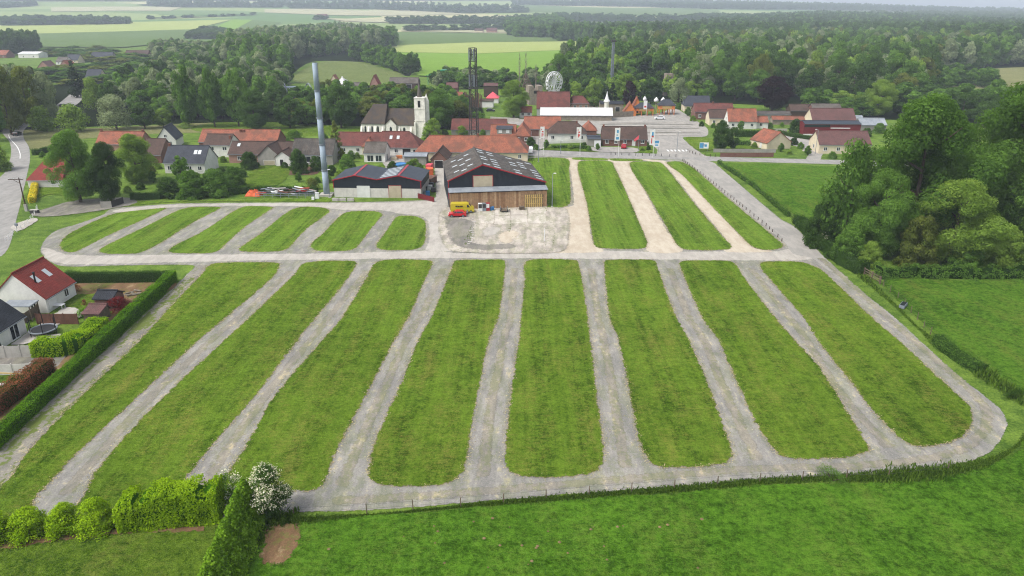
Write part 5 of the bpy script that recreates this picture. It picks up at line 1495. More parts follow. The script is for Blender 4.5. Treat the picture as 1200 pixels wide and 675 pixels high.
def trampoline():
    c = P(52, 391)
    o = thing('trampoline', 'round black trampoline with safety net poles on the patio', 'trampoline', (c.x, c.y, 0))
    MB().lathe([(1.55, .72), (1.55, .78), (1.45, .79), (.01, .76)], 24).build('mat', 'black_plastic_and_shade', o)
    ring = MB()
    for i in range(24):
        a, b = 2 * math.pi * i / 24, 2 * math.pi * (i + 1) / 24
        ring.tube((1.75 * math.cos(a), 1.75 * math.sin(a), .76), (1.75 * math.cos(b), 1.75 * math.sin(b), .76), .12, n=5)
    ring.build('rim', 'steel_grey', o)
    for i in range(6):
        a = math.pi / 3 * i
        MB().tube((1.8 * math.cos(a), 1.8 * math.sin(a), 0), (1.8 * math.cos(a), 1.8 * math.sin(a), 2.6), .06, n=6).build('net_pole', 'black_plastic_and_shade', o)
trampoline()
def swing():
    c = P(14, 455)
    o = thing('swing_frame', 'pale timber swing frame on the lower lawn', 'swing', (c.x, c.y, 0), R(-4))
    for x in (-2, 1.6):
        for s in (-.7, .7): MB().bar((x, s, 0), (x, 0, 2.1), .1).build('leg', 'pallet_wood', o)
    MB().bar((-2.4, 0, 2.1), (2.0, 0, 2.1), .12).build('crossbar', 'pallet_wood', o)
swing()
for k, (x, y) in enumerate(((3, 452), (8, 459), (14, 462), (4, 466))):
    c = P(x, y); tag(MB().box(c.x - .3, c.y - .2, 0, c.x + .3, c.y + .2, .3).build('garden_stone', 'trim_white'), 'small white garden stone on the lower lawn', 'stone', 'white stones on the lower lawn')
tb = P(69, 362)
tab = thing('garden_table', 'white garden table on the terrace of the red roofed house', 'table', (tb.x, tb.y, 0))
MB().box(-.9, -.5, .7, .9, .5, .76).build('table_top', 'trim_white', tab)
for x in (-.8, .8):
    for y in (-.4, .4): MB().box(x - .04, y - .04, 0, x + .04, y + .04, .7).build('leg', 'trim_white', tab)
# heap of logs by the red bush
lg = P(158, 345)
for k in range(7):
    a = random.uniform(-.5, .9); c = (lg.x + random.uniform(-1.6, 1.6), lg.y + random.uniform(-1, 1))
    tag(MB().tube((c[0] - .7 * math.cos(a), c[1] - .7 * math.sin(a), .15 + .1 * (k % 3)), (c[0] + .7 * math.cos(a), c[1] + .7 * math.sin(a), .15 + .1 * (k % 3)), .14, n=7).build('log', 'bark_pale'), 'pale log lying in the heap by the crimson bush', 'log', 'logs by the crimson bush')

# ------------------------------------------------------------------ bottom left hedges and shrubs
RB = [((-4, 632), 1.9, 2.1, 2.9, 'leftmost round lime bush cut by the picture edge'),
      ((36, 627), 2.0, 2.0, 2.9, 'round lime bush second from the left edge'),
      ((78, 622), 1.9, 1.9, 2.9, 'rounded lime bush left half of the joined pair'),
      ((115, 619), 2.1, 2.0, 3.1, 'rounded lime bush right half of the joined pair')]
for p, rx, ry, H, lab in RB:
    leaf_blob('round_bush', lab, P(*p), rx, ry, H, 'leaf_lime', 12000, .16, lobes=90)
hedge('hedge', 'lime green laurel hedge between round bushes and tall conifers', [(145, 615), (180, 612), (215, 608), (262, 604)], 2.6, 3.5, 'leaf_lime', .18, 190, lump=.2, core='leaf_box', hs=[.75, .9, .95, .9, 1, 1.05, 1.1])
def conifer_hedge():
    """a row of pointed conifers grown into one hedge"""
    A, B = P(250, 708), P(291, 606); d = B - A; L = d.length; n = int(L / .95)
    o = thing('hedge', 'tall feathery conifer hedge running to the bottom edge', 'hedge', (A.x, A.y, 0), math.atan2(d.y, d.x))
    ms = []
    for v in range(3):
        me = crown_mesh('conifer', 300 + v, 4.5, 2.05, 'cone', 8000, .2, lobes=120, base=.0, lobe=(.2, .34))
        me.materials.append(MATS['leaf_thuja']); ms.append(me)
    st = trunk_mesh('stem', 5, 4.0, .6, .12); st.materials.append(MATS['bark'])
    for k in range(n + 1):
        for nm, me in (('conifer', ms[k % 3]), ('stem', st)):
            c = link(bpy.data.objects.new(nm, me), o)
            c.location = (L * k / n, random.uniform(-.12, .12), 0); c.rotation_euler = (0, 0, k * 2.1)
            q = random.uniform(.9, 1.06); c.scale = (1, 1, q)
conifer_hedge()
leaf_blob('hawthorn', 'white flowering shrub at the end of the conifer hedge', P(318, 604), 2.3, 2.2, 5.2, 'leaf_dark', 9000, .17, extra=('blossom', 2400), lobes=60, shape='round')
leaf_blob('hawthorn', 'small white flowering spray behind the laurel hedge', P(268, 590), 1.2, 1.2, 3.4, 'leaf_green', 1500, .15, extra=('blossom', 350), lobes=30, shape='round')

# ------------------------------------------------------------------ right hand edges
hedge('hedge', 'low thorny hedge row along the right pasture near the bend', [(1097, 402), (1120, 420), (1150, 438)], 1.8, 1.3, 'leaf_green', .2, 60, lump=.3)
hedge('hedge', 'thin clipped hedge along the road beside the pasture', [(842, 192), (880, 217), (912, 244), (924, 254)], .8, 1.0, 'leaf_green', .22, 45, lump=.3, hs=[1, .7, 1.1, .8, 1, .6, 1, .8, 1.1])
hedge('hedge', 'low hedge between the pasture and the tall right trees', [(1028, 325), (1070, 324), (1130, 325), (1240, 326)], 2.2, 1.6, 'leaf_green', .26, 60, lump=.5, hs=[1, .7, 1.1, .8, 1.25, .7, .9, 1.3, .8, 1.1])
hedge('hedge', 'scrubby hedge under the flowering trees by the bend', [(935, 262), (955, 282), (985, 308), (1012, 322)], 2.4, 2.0, 'leaf_dark', .24, 50, lump=.4)
weeds('rank_grass', [(330, 612), (400, 607), (480, 600), (560, 592), (640, 586), (720, 579), (800, 573.5), (880, 566), (960, 562), (1040, 560), (1110, 553), (1160, 541), (1190, 524), (1215, 500)], 1.4, .6, 'weed_leaf', 210, (.035, .5))
weeds('rank_grass', [(300, 640), (308, 620), (325, 610), (350, 606)], 1.6, .8, 'weed_leaf', 60, (.06, .5))
weeds('rank_grass', [(1010, 325), (1050, 360), (1075, 384), (1098, 404)], 1.0, .7, 'weed_leaf', 60, (.06, .5))
weeds('rank_grass', [(1150, 440), (1180, 458), (1210, 478)], 1.6, .9, 'weed_leaf', 60, (.06, .5))
leaf_blob('bush', 'bramble mound on the fence line at lower right', P(975, 563), 2.6, 1.0, 1.5, 'leaf_green', 2500, .16)
leaf_blob('bush', 'bramble mound at the right picture edge', P(1190, 466), 2.2, 1.2, 1.1, 'leaf_dark', 2500, .16)

def wire_fence(name, label, pts, gap, h, r, mat, wires=2, cat='fence', wire='steel_dark'):
    ln = smooth_ring([np.array(P(*p)[:2]) for p in pts], gap, closed=False)
    o = thing(name, label, cat, (ln[0][0], ln[0][1], 0))
    for i, p in enumerate(ln):
        q = p - ln[0]
        MB().tube((q[0], q[1], -.1), (q[0] + random.uniform(-.04, .04), q[1] + random.uniform(-.04, .04), h * random.uniform(.93, 1.05)), r, r * .9, 6).build('post', mat, o)
    for k in range(wires):
        z = h * (.9 - .4 * k); mb = MB()
        for a, b in zip(ln[:-1], ln[1:]):
            a, b = a - ln[0], b - ln[0]; mb.tube((a[0], a[1], z), (b[0], b[1], z), .012, n=3, cap=False)
        mb.build('wire', wire, o)
    return o
wire_fence('wire_fence', 'wire fence with thin timber posts along the near gravel lane', [(345, 606), (430, 602), (540, 594), (640, 585), (740, 577), (840, 569), (940, 563), (1040, 561), (1110, 553)], 3.4, 1.15, .055, 'old_wood')
wire_fence('post_fence', 'line of short posts between grass island and asphalt road', [(800, 188.5), (830, 211), (870, 243), (905, 272), (916, 283)], 2.4, .75, .09, 'dark_wood', 1)
wire_fence('wire_fence', 'timber post fence beside the right pasture', [(1030, 331), (1060, 358), (1090, 392), (1120, 418)], 2.6, 1.2, .06, 'old_wood')
wire_fence('rail_fence', 'white post and rail fence beside the left road', [(7, 284), (20, 272), (33, 262), (41, 252), (44, 245)], 2.0, 1.0, .07, 'trim_white', 2, wire='trim_white')
wire_fence('bollard_row', 'row of dark bollards along the village street', [(716, 181.5), (745, 182.5), (775, 183.2), (792, 184)], 1.8, .9, .09, 'steel_dark', 0, 'bollards')
wire_fence('bollard_row', 'row of brown bollards at the plaza exit', [(806, 178), (815, 181), (826, 183), (838, 184)], 1.3, .9, .1, 'dark_wood', 0, 'bollards')
def field_gate(label, a, b):
    A, B = P(*a), P(*b); d = B - A; L = d.length
    o = thing('field_gate', label, 'gate', (A.x, A.y, 0), math.atan2(d.y, d.x))
    for x in (0, L / 2, L): MB().box(x - .09, -.09, -.1, x + .09, .09, 1.45).build('post', 'old_wood', o)
    for z in (.35, .75, 1.15): MB().box(.1, -.03, z, L - .1, .03, z + .14).build('rail', 'old_wood', o)
field_gate('weathered three rail timber gate below the tall right trees', (1012, 322), (1031, 333))
tk = P(1058, 360)
t_ = thing('water_trough', 'grey metal water trough beside the pasture fence', 'trough', (tk.x, tk.y, 0), R(50))
MB().box(-1.0, -.4, .1, 1.0, .4, .6).build('tank', 'steel_grey', t_); MB().box(-.92, -.32, .605, .92, .32, .62).build('water', 'glass', t_)
for x in (-.8, .8): MB().box(x - .06, -.35, -.05, x + .06, .35, .1).build('foot', 'steel_dark', t_)
# molehills on the meadow
plain('mole_soil', lin(146, 126, 88, .6), .95, .25, 2.0)
for k in range(30):
    x, y = random.gauss(600, 130), random.uniform(606, 668)
    if x < 340: continue
    c = P(x, y); r_ = random.uniform(.08, .2)
    tag(MB().lathe([(r_, -.02), (r_ * .8, r_ * .2), (r_ * .4, r_ * .32), (.02, r_ * .36)], 7, (c.x, c.y, .1)).build('molehill', 'mole_soil', smooth=True), 'small bare molehill on the near meadow', 'molehill', 'molehills scattered over the near meadow')

# ------------------------------------------------------------------ trees one can tell apart
TR = [  # shape, x, foot row, top row, width, leaves, label
 ('near', 95, 237, 155, 64, 'leaf_green', 'big round maple behind the red hipped cottage'),
 ('near', 131, 237, 168, 44, 'leaf_dark', 'dark thin tree with bare lower trunk beside the drive gate'),
 ('near', 162, 214, 158, 52, 'leaf_light', 'yellowish green tree in front of the dark brown roof'),
 ('nearbush', 200, 231, 207, 34, 'leaf_dark', 'dark shrub left of the shrubbery below the slate house'),
 ('nearbush', 226, 231, 199, 42, 'leaf_green', 'large leafy shrub in the middle of the shrubbery'),
 ('nearbush', 254, 229, 197, 44, 'leaf_green', 'broad green shrub above the grass verge'),
 ('round', 214, 215, 182, 26, 'leaf_green', 'young tree in front of the slate roofed white house'),
 ('nearbush', 276, 219, 194, 28, 'leaf_green', 'shrub beside the small garden lawn'),
 ('nearbush', 293, 198, 177, 24, 'leaf_dark', 'dark round bush before the brown barn range'),
 ('nearbush', 351, 203, 174, 26, 'leaf_dark', 'dense dark bush before the grey roofed shed'),
 ('nearbush', 371, 200, 182, 18, 'leaf_dark', 'bush tucked behind the steel chimney'),
 ('conifer', 395, 188, 140, 26, 'leaf_olive', 'ragged dark pine right of the steel chimney'),
 ('nearbush', 408, 200, 180, 24, 'leaf_green', 'leafy bush left of the glazed veranda'),
 ('nearbush', 402, 214, 198, 26, 'leaf_light', 'low light shrub behind the dark shed'),
 ('bush', 366, 222, 208, 22, 'leaf_olive', 'pale shrub in the kitchen garden'),
 ('bush', 178, 205, 191, 14, 'leaf_olive', 'golden shrub by the slate house steps'),
 ('nearbush', 486, 200, 185, 18, 'leaf_light', 'light shrub beside the blue pool'),
 ('round', 192, 149, 127, 24, 'leaf_light', 'light round tree on the hay meadow edge'),
 ('bush', 218, 150, 142, 22, 'leaf_light', 'low light bush behind the half timbered house'),
 ('bush', 325, 164, 150, 24, 'leaf_green', 'garden bush behind the long orange range'),
 ('bush', 345, 162, 152, 26, 'leaf_green', 'clipped shrub row left of the steel chimney'),
 ('willow', 137, 152, 112, 46, 'leaf_grey', 'silver grey willow over the left bend of the road'),
 ('bush', 50, 154, 124, 38, 'leaf_light', 'light willow bush left beside the road'),
 ('bush', 88, 154, 121, 46, 'leaf_light', 'broad light willow bush beside the road'),
 ('round', 170, 151, 120, 30, 'leaf_dark', 'dark tree right of the silver willow'),
 ('conifer', 91, 114, 70, 28, 'leaf_conifer', 'dark fir in the far village'),
 ('round', 222, 149, 76, 36, 'leaf_green', 'tall tree in the row behind the half timbered house'),
 ('round', 252, 149, 80, 32, 'leaf_green', 'tall tree in the middle of the row behind the orange range'),
 ('round', 280, 148, 82, 36, 'leaf_green', 'tall leafy tree left of the dark round tree'),
 ('near', 299, 152, 107, 46, 'leaf_dark', 'dark full tree behind the long orange range'),
 ('round', 340, 150, 112, 40, 'leaf_dark', 'dark tree left of the steel chimney'),
 ('willow', 112, 130, 92, 30, 'leaf_light', 'light full tree beside the slate house of the far village'),
 ('round', 60, 150, 84, 30, 'leaf_grey', 'pale tree at the corner of the left wood'),
 ('round', 38, 152, 78, 38, 'leaf_olive', 'olive tree of the left wood near the road'),
 ('round', 14, 158, 70, 44, 'leaf_olive', 'olive tree of the left wood at the picture edge'),
 ('round', -10, 165, 64, 50, 'leaf_green', 'green tree of the left wood cut by the edge'),
 ('nearbush', -8, 200, 165, 44, 'leaf_light', 'roadside shrub at the left picture edge'),
 ('near', 400, 150, 102, 38, 'leaf_dark', 'dark tree left of the church choir'),
 ('round', 408, 147, 116, 24, 'leaf_green', 'round clipped looking tree before the church choir'),
 ('round', 436, 142, 113, 36, 'leaf_olive', 'olive tree behind the church roof'),
 ('round', 472, 140, 112, 36, 'leaf_green', 'green tree right behind the church nave'),
 ('near', 516, 150, 106, 44, 'leaf_green', 'bright green tree right of the church tower'),
 ('nearbush', 507, 162, 138, 28, 'leaf_light', 'light shrub at the foot of the church tower'),
 ('round', 538, 148, 118, 40, 'leaf_olive', 'olive tree between church and radio mast'),
 ('bush', 560, 146, 130, 30, 'leaf_green', 'bush behind the radio mast foot'),
 ('near', 602, 138, 95, 38, 'leaf_light', 'pale green weeping tree behind the village'),
 ('bush', 577, 150, 141, 18, 'leaf_green', 'bush at the end of the faded red roof'),
 ('bush', 541, 158, 147, 16, 'leaf_light', 'flowering bush before the faded red roof'),
 ('conifer', 664, 128, 86, 18, 'leaf_conifer', 'dark cypress beside the tall gabled house'),
 ('round', 676, 126, 98, 20, 'leaf_light', 'light tree right of the dark cypress'),
 ('round', 696, 127, 91, 26, 'leaf_light', 'light round tree behind the pink house'),
 ('round', 733, 122, 86, 36, 'leaf_light', 'bright round tree left of the plaza entrance'),
 ('round', 737, 128, 95, 20, 'leaf_purple', 'small dark purple tree before the bright round one'),
 ('conifer', 717, 126, 96, 20, 'leaf_conifer', 'dark fir behind the spire pavilion'),
 ('round', 762, 122, 92, 28, 'leaf_dark', 'dark tree behind the entrance gate'),
 ('willow', 795, 122, 92, 28, 'leaf_grey', 'grey green willow at the far plaza corner'),
 ('near', 844, 177, 142, 26, 'leaf_dark', 'larger dark round tree beside the blue billboard'),
 ('round', 858, 176, 149, 18, 'leaf_dark', 'smaller dark round tree right of its twin'),
 ('near', 904, 130, 90, 44, 'leaf_purple', 'dark copper beech behind the back gardens'),
 ('near', 1028, 137, 94, 40, 'leaf_light', 'cream flowering tree behind the maroon roofs'),
 ('nearbush', 932, 155, 139, 20, 'leaf_dark', 'dark garden bush left of the red hall'),
 ('bush', 948, 152, 141, 14, 'leaf_green', 'small bush against the red hall'),
 ('bush', 916, 149, 143, 8, 'leaf_green', 'small clipped bush in the back garden'),
 # tall group on the right
 ('near', 1062, 292, 117, 140, 'leaf_green', 'tallest leafy tree of the group right of the road'),
 ('near', 1182, 290, 94, 150, 'leaf_green', 'huge tree at the right picture edge'),
 ('willow', 988, 288, 165, 74, 'leaf_green', 'drooping birch at the left of the tall group'),
 ('near', 1112, 308, 214, 112, 'leaf_light', 'broad rounded tree low in front of the tall group'),
 ('near', 1026, 300, 200, 76, 'leaf_green', 'dark tree between the birch and the tallest tree'),
 ('near', 1142, 284, 172, 84, 'leaf_green', 'dark tree behind the broad rounded one'),
 ('near', 1222, 300, 150, 110, 'leaf_green', 'leafy tree half out of the right picture edge'),
 ('near', 1100, 262, 142, 84, 'leaf_green', 'lighter tree behind the tall group'),
 ('nearbush', 962, 288, 236, 48, 'leaf_dark', 'dark bush with elder flowers by the road bend'),
 ('nearbush', 995, 306, 262, 46, 'leaf_green', 'bushy undergrowth tree beside the road verge'),
 ('nearbush', 1072, 312, 250, 54, 'leaf_olive', 'brownish olive bush at the front of the tall group'),
 ('nearbush', 1018, 312, 282, 32, 'leaf_light', 'light leafy shrub by the timber gate'),
 ('nearbush', 1168, 314, 262, 60, 'leaf_light', 'yellow green thicket at the right edge'),
 ('nearbush', 1130, 316, 285, 46, 'leaf_green', 'low green thicket above the pasture hedge'),
 ('nearbush', 1215, 318, 256, 60, 'leaf_light', 'thicket half out of the right edge'),
]
for sh, x, yb, yt, w, mt, lab in TR:
    cat = 'bush' if 'bush' in sh else 'tree'
    tree_at(sh, x, yb, yt, w, mt, lab, cat)
eb = leaf_blob('elder', 'white flowering elder beside the road bend', P(958, 291), 2.2, 1.8, 3.6, 'leaf_dark', 2500, .2, extra=('blossom', 160))
hedge('hedge', 'dark clipped hedge below the garden shrubbery', [(154, 234), (189, 233)], 1.4, 1.6, 'leaf_dark', .2, 50)
hedge('hedge', 'loose hedge behind the scrap heap', [(268, 228), (300, 226), (372, 227)], 1.6, 1.6, 'leaf_dark', .24, 40, lump=.25)
hedge('hedge', 'sloping light hedge beside the yellowish tree', [(157, 213), (176, 204)], 1.8, 1.6, 'leaf_light', .22, 40, lump=.2)
hedge('hedge', 'yellow golden hedge by the roadside cottage', [(38, 238), (42, 219)], 1.3, 1.4, 'leaf_yellow', .2, 60, core='leaf_light')
hedge('hedge', 'dark hedge in front of the white gabled cottage', [(864, 160), (884, 160), (905, 158)], 2.0, 2.2, 'leaf_dark', .3, 30)
hedge('hedge', 'light hedge across the village lawn', [(862, 170), (888, 171)], 1.6, 1.5, 'leaf_green', .3, 30)
hedge('hedge', 'garden hedge below the red hall', [(912, 157), (930, 161), (962, 166)], 1.4, 1.4, 'leaf_dark', .3, 30)
hedge('hedge', 'green hedge before the white bungalow', [(646, 174), (672, 174), (690, 175)], 1.2, 1.1, 'leaf_green', .28, 35)
hedge('hedge', 'roadside hedge row above the hay meadow', [(40, 182), (58, 178), (72, 175)], 1.6, 1.6, 'leaf_dark', .3, 30, lump=.3)
sheet('lawn', [(644, 172), (690, 173), (712, 178), (640, 176)], 'lawn_grass', .06, .2, 1)
sheet('lawn', [(742, 173), (762, 173), (765, 179), (744, 179)], 'lawn_grass', .06, .2, 1)
sheet('lawn', [(806, 161), (864, 166), (890, 172), (886, 176), (840, 176), (818, 177)], 'lawn_grass', .055, .2, 1)
for a, b, c in (((452, 190), (482, 193), (458, 197)),):
    sheet('lawn', [(440, 196), (452, 192), (475, 193), (478, 199), (446, 201)], 'lawn_grass', .055, .2, 1)

# shrubs and small trees in the village gardens
VG = [(176, 184, 12), (207, 181, 12), (228, 178, 10), (249, 196, 14), (262, 190, 10), (284, 208, 14), (262, 206, 12), (298, 195, 9), (334, 197, 10), (318, 168, 12), (337, 168, 10), (362, 172, 12), (372, 178, 11), (381, 168, 10), (412, 190, 12), (419, 185, 9),
      (389, 205, 16), (384, 214, 14), (372, 214, 10), (350, 213, 10), (396, 222, 10), (460, 199, 14), (480, 201, 16), (492, 205, 12), (497, 172, 12), (521, 160, 12), (545, 158, 10), (566, 163, 10), (597, 158, 9), (622, 171, 14), (628, 176, 10), (640, 174, 9), (668, 175, 9),
      (684, 174, 10), (690, 177, 8), (700, 176, 7), (752, 177, 7), (760, 176, 7), (795, 128, 10), (806, 136, 9), (812, 142, 9), (822, 148, 8), (836, 150, 8), (868, 153, 10), (890, 168, 12), (884, 174, 10), (902, 150, 9), (930, 170, 12), (938, 174, 10), (946, 182, 10),
      (965, 170, 9), (975, 186, 12), (1000, 188, 14), (1015, 160, 14), (1030, 156, 16), (1000, 140, 12), (970, 142, 10), (915, 178, 9), (925, 181, 8), (120, 184, 14), (108, 190, 12), (80, 196, 12), (150, 226, 12), (165, 222, 12), (60, 190, 10), (78, 180, 12), (50, 184, 9), (180, 214, 12), (186, 198, 10)]
VG.sort()
LM = [((207, 165), 'beside the half timbered house'), ((218, 195), 'beside the wide slate roof'), ((256, 178), 'beside the two storey white house'), ((300, 185), 'before the brown barn range'), ((280, 168), 'behind the long orange range'), ((365, 182), 'near the grey roofed shed'),
      ((385, 210), 'beside the steel chimney'), ((440, 188), 'by the glazed veranda'), ((470, 196), 'by the blue pool'), ((495, 208), 'along the cluttered alley'), ((500, 165), 'below the church tower'), ((545, 158), 'before the faded red roof'), ((590, 162), 'by the dark dormer'),
      ((626, 172), 'at the end of the orange farm'), ((662, 172), 'before the white bungalow'), ((692, 174), 'by the grey garage'), ((752, 174), 'beside the brick bungalow'), ((800, 132), 'at the far plaza corner'), ((818, 144), 'along the brick row house'), ((866, 154), 'by the white gabled cottage'),
      ((892, 170), 'beside the small cream bungalow'), ((940, 175), 'on the drive below the red hall'), ((990, 186), 'before the maroon roofed house'), ((1020, 156), 'by the grey greenhouse'), ((985, 140), 'behind the maroon roofs'), ((918, 180), 'on the village street corner'),
      ((115, 186), 'behind the big round maple'), ((80, 188), 'behind the red hipped cottage'), ((52, 186), 'beside the left road'), ((160, 224), 'by the dark clipped hedge'), ((182, 206), 'left of the slate roofed house')]
def near_to(x, y): return min(LM, key=lambda l: (l[0][0] - x) ** 2 + 4 * (l[0][1] - y) ** 2)[1]
for k, (x, y, w) in enumerate(VG):
    sh, mt = ('round', 'leaf_green') if k % 4 == 1 else ('nearbush', ('leaf_green', 'leaf_dark', 'leaf_light', 'leaf_dark')[k % 4])
    hpx = w * (1.15 if sh == 'round' else .75)
    what = 'small garden tree' if sh == 'round' else {'leaf_green': 'green', 'leaf_dark': 'dark green', 'leaf_light': 'light green'}[mt] + ' garden shrub'
    plant(sh, P(x, y), hpx / pxm(y), w / pxm(y) / 2, mt, '%s %s' % (what, near_to(x, y)), 'tree' if sh == 'round' else 'bush', 'garden_tree' if sh == 'round' else 'garden_shrub', 'shrubs and small trees of the village gardens')
sheet('yard', [(600, 162), (640, 159), (645, 168), (627, 178), (612, 176)], 'plaza_asphalt', 0, .15, 1)
sheet('yard', [(590, 139), (640, 141.5), (672, 143), (676, 150), (656, 153), (600, 146)], 'plaza_asphalt', 0, .15, 1)
sheet('yard', [(690, 173), (742, 173.5), (744, 179), (700, 178)], 'plaza_asphalt', 0, .15, 1)
sheet('yard', [(905, 160), (925, 158), (962, 165), (952, 176), (930, 171)], 'plaza_asphalt', 0, .15, 1)
sheet('yard', [(440, 108), (490, 107), (492, 117), (446, 118)], 'plaza_asphalt', 0, .3, 2)

# ------------------------------------------------------------------ woods: nearest trees singly, the rest as one mass
from mathutils.geometry import intersect_point_line
def inside(poly, p):
    x, y = p; c = False; n = len(poly)
    for i in range(n):
        x0, y0 = poly[i]; x1, y1 = poly[i - 1]
        if (y0 > y) != (y1 > y) and x < (x1 - x0) * (y - y0) / (y1 - y0) + x0: c = not c
    return c

def scatter(pix, gap):
    """jittered grid of points inside an outline given in picture points, on level ground"""
    poly = [tuple(P(*p)[:2]) for p in pix]
    xs, ys = [p[0] for p in poly], [p[1] for p in poly]
    out = []; y = min(ys)
    while y < max(ys):
        x = min(xs)
        while x < max(xs):
            q = (x + random.uniform(-.45, .45) * gap, y + random.uniform(-.45, .45) * gap)
            if inside(poly, q): out.append(q)
            x += gap
        y += gap * .9
    return out

WOODS = [ # outline, spacing, height range, (shape, leaves) mix, label, group
 ([(640, 112), (660, 88), (690, 72), (720, 60), (850, 54), (960, 50), (1080, 56), (1180, 66), (1240, 76), (1160, 79), (1088, 91), (1090, 106), (1060, 120), (1000, 128), (930, 118), (880, 122), (800, 114), (760, 106), (720, 104)], 12, (14, 24),
  [('R', 'leaf_green')] * 7 + [('R', 'leaf_dark')] * 6 + [('R', 'leaf_light')] + [('R', 'leaf_grey')] * 2 + [('R', 'leaf_olive'), ('P', 'leaf_dark')], 'broadleaf tree at the near edge of the right wood', 'near edge of the right wood'),
 ([(700, 62), (720, 45), (840, 38), (960, 31), (1110, 33), (1260, 42), (1300, 62), (1180, 66), (1080, 56), (960, 50), (850, 54)], 15, (20, 29),
  [('P', 'leaf_green'), ('P', 'leaf_dark'), ('P', 'leaf_dark'), ('P', 'leaf_dark'), ('R', 'leaf_dark')], 'tall tree deep in the right wood', 'deep right wood'),
 ([(640, 48), (660, 41), (800, 41), (815, 46), (760, 55), (690, 50)], 12, (18, 26), [('P', 'leaf_dark'), ('P', 'leaf_dark'), ('R', 'leaf_green')], 'dark tree of the wood beyond the barley field', 'wood beyond the barley field'),
 ([(590, 36), (650, 32), (680, 40), (640, 45), (600, 44)], 14, (16, 22), [('R', 'leaf_dark'), ('R', 'leaf_green')], 'tree of the copse left of the dark far wood', 'far copse'),
 ([(255, 62), (300, 50), (350, 45), (400, 40), (462, 48), (466, 54), (440, 60), (400, 64), (350, 70), (340, 86), (300, 92), (260, 80)], 11, (16, 24), [('R', 'leaf_green'), ('P', 'leaf_green'), ('R', 'leaf_grey'), ('R', 'leaf_dark')], 'tree of the wood behind the left village', 'wood behind the left village'),
 ([(410, 68), (440, 66), (462, 74), (490, 85), (480, 90), (450, 80)], 8, (10, 15), [('R', 'leaf_dark'), ('R', 'leaf_green')], 'tree in the row along the green field', 'tree row along the green field'),
 ([(122, 136), (134, 120), (150, 106), (190, 94), (215, 87), (300, 92), (340, 96), (336, 112), (330, 140), (240, 140), (185, 140), (150, 128)], 8.5, (9, 16), [('R', 'leaf_green'), ('R', 'leaf_dark'), ('R', 'leaf_dark'), ('R', 'leaf_grey'), ('P', 'leaf_green')], 'leafy tree in the belt between far village and farm', 'tree belt between far village and farm'),
 ([(345, 126), (380, 116), (430, 118), (500, 121), (540, 122), (545, 138), (470, 134), (430, 142), (380, 147), (345, 147)], 7.5, (7, 11), [('R', 'leaf_dark'), ('R', 'leaf_green'), ('R', 'leaf_green'), ('R', 'leaf_olive')], 'leafy tree in the belt behind the church', 'tree belt behind the church'),
 ([(505, 96), (540, 90), (600, 96), (660, 92), (665, 106), (620, 104), (560, 104), (515, 108)], 8, (6, 10), [('R', 'leaf_dark'), ('R', 'leaf_green'), ('R', 'leaf_grey'), ('P', 'leaf_dark')], 'leafy tree in front of the wheat field', 'trees before the wheat field'),
 ([(-60, 98), (8, 102), (38, 113), (58, 126), (60, 134), (36, 147), (-10, 158), (-60, 165)], 8, (12, 17), [('R', 'leaf_olive'), ('R', 'leaf_green'), ('R', 'leaf_grey'), ('R', 'leaf_dark')], 'olive green tree in the left wood', 'left wood'),
 ([(-30, 62), (10, 56), (45, 58), (46, 62), (10, 66)], 10, (17, 24), [('R', 'leaf_dark'), ('P', 'leaf_dark')], 'tall dark tree above the far village', 'tall trees above the far village'),
 ([(46, 63), (90, 60), (120, 60), (146, 66), (180, 66), (250, 76), (250, 82), (180, 84), (120, 104), (90, 104), (60, 96), (56, 88), (96, 80), (140, 78), (80, 70), (46, 66)], 22, (4, 7), [('R', 'leaf_dark'), ('R', 'leaf_green'), ('R', 'leaf_olive')], 'garden tree among the far village houses', 'garden trees of the far village'),
 ([(175, 63), (200, 56), (260, 62), (260, 80), (200, 84)], 10, (8, 14), [('R', 'leaf_dark'), ('R', 'leaf_grey'), ('R', 'leaf_green')], 'tree left of the hillside wood', 'trees left of the hillside wood'),
 ([(1090, 92), (1120, 89), (1165, 97), (1160, 104), (1120, 102), (1060, 112)], 8, (6, 10), [('R', 'leaf_dark'), ('R', 'leaf_green')], 'dark scrub tree on the hay meadow', 'scrub on the hay meadow'),
 ([(1040, 124), (1090, 116), (1130, 124), (1240, 122), (1240, 145), (1160, 150), (1060, 142)], 11, (8, 13), [('R', 'leaf_dark'), ('R', 'leaf_green')], 'tree behind the tall group at the right', 'trees behind the tall right group'),
 ([(905, 130), (960, 122), (1010, 126), (1010, 138), (985, 134), (940, 128)], 8, (6, 10), [('R', 'leaf_dark'), ('R', 'leaf_green'), ('R', 'leaf_light')], 'garden tree behind the maroon roofs', 'garden trees behind the maroon roofs'),
 ([(640, 112), (700, 104), (800, 112), (840, 122), (810, 122), (770, 118), (700, 116), (664, 118)], 8, (7, 12), [('R', 'leaf_dark'), ('R', 'leaf_green'), ('R', 'leaf_light')], 'tree behind the entrance pavilions', 'trees behind the entrance pavilions'),
]
single, mass = [], []
clear = [P(*q) for q in ((465, 100), (440, 102), (614, 98), (626, 106), (649, 104), (716, 96), (782, 100), (806, 104), (508, 97), (345, 112), (575, 117), (545, 124))]
TONE = {'leaf_green': 'mid green', 'leaf_dark': 'dark green', 'leaf_light': 'light green', 'leaf_grey': 'grey green', 'leaf_olive': 'olive'}
QUOTA = [80, 0, 0, 0, 8, 8, 34, 34, 16, 18, 4, 14, 6, 4, 6, 6, 8]
def nth(k): return ('%d%s' % (k, 'th' if 10 < k % 100 < 14 else {1: 'st', 2: 'nd', 3: 'rd'}.get(k % 10, 'th'))) if k > 1 else 'first'
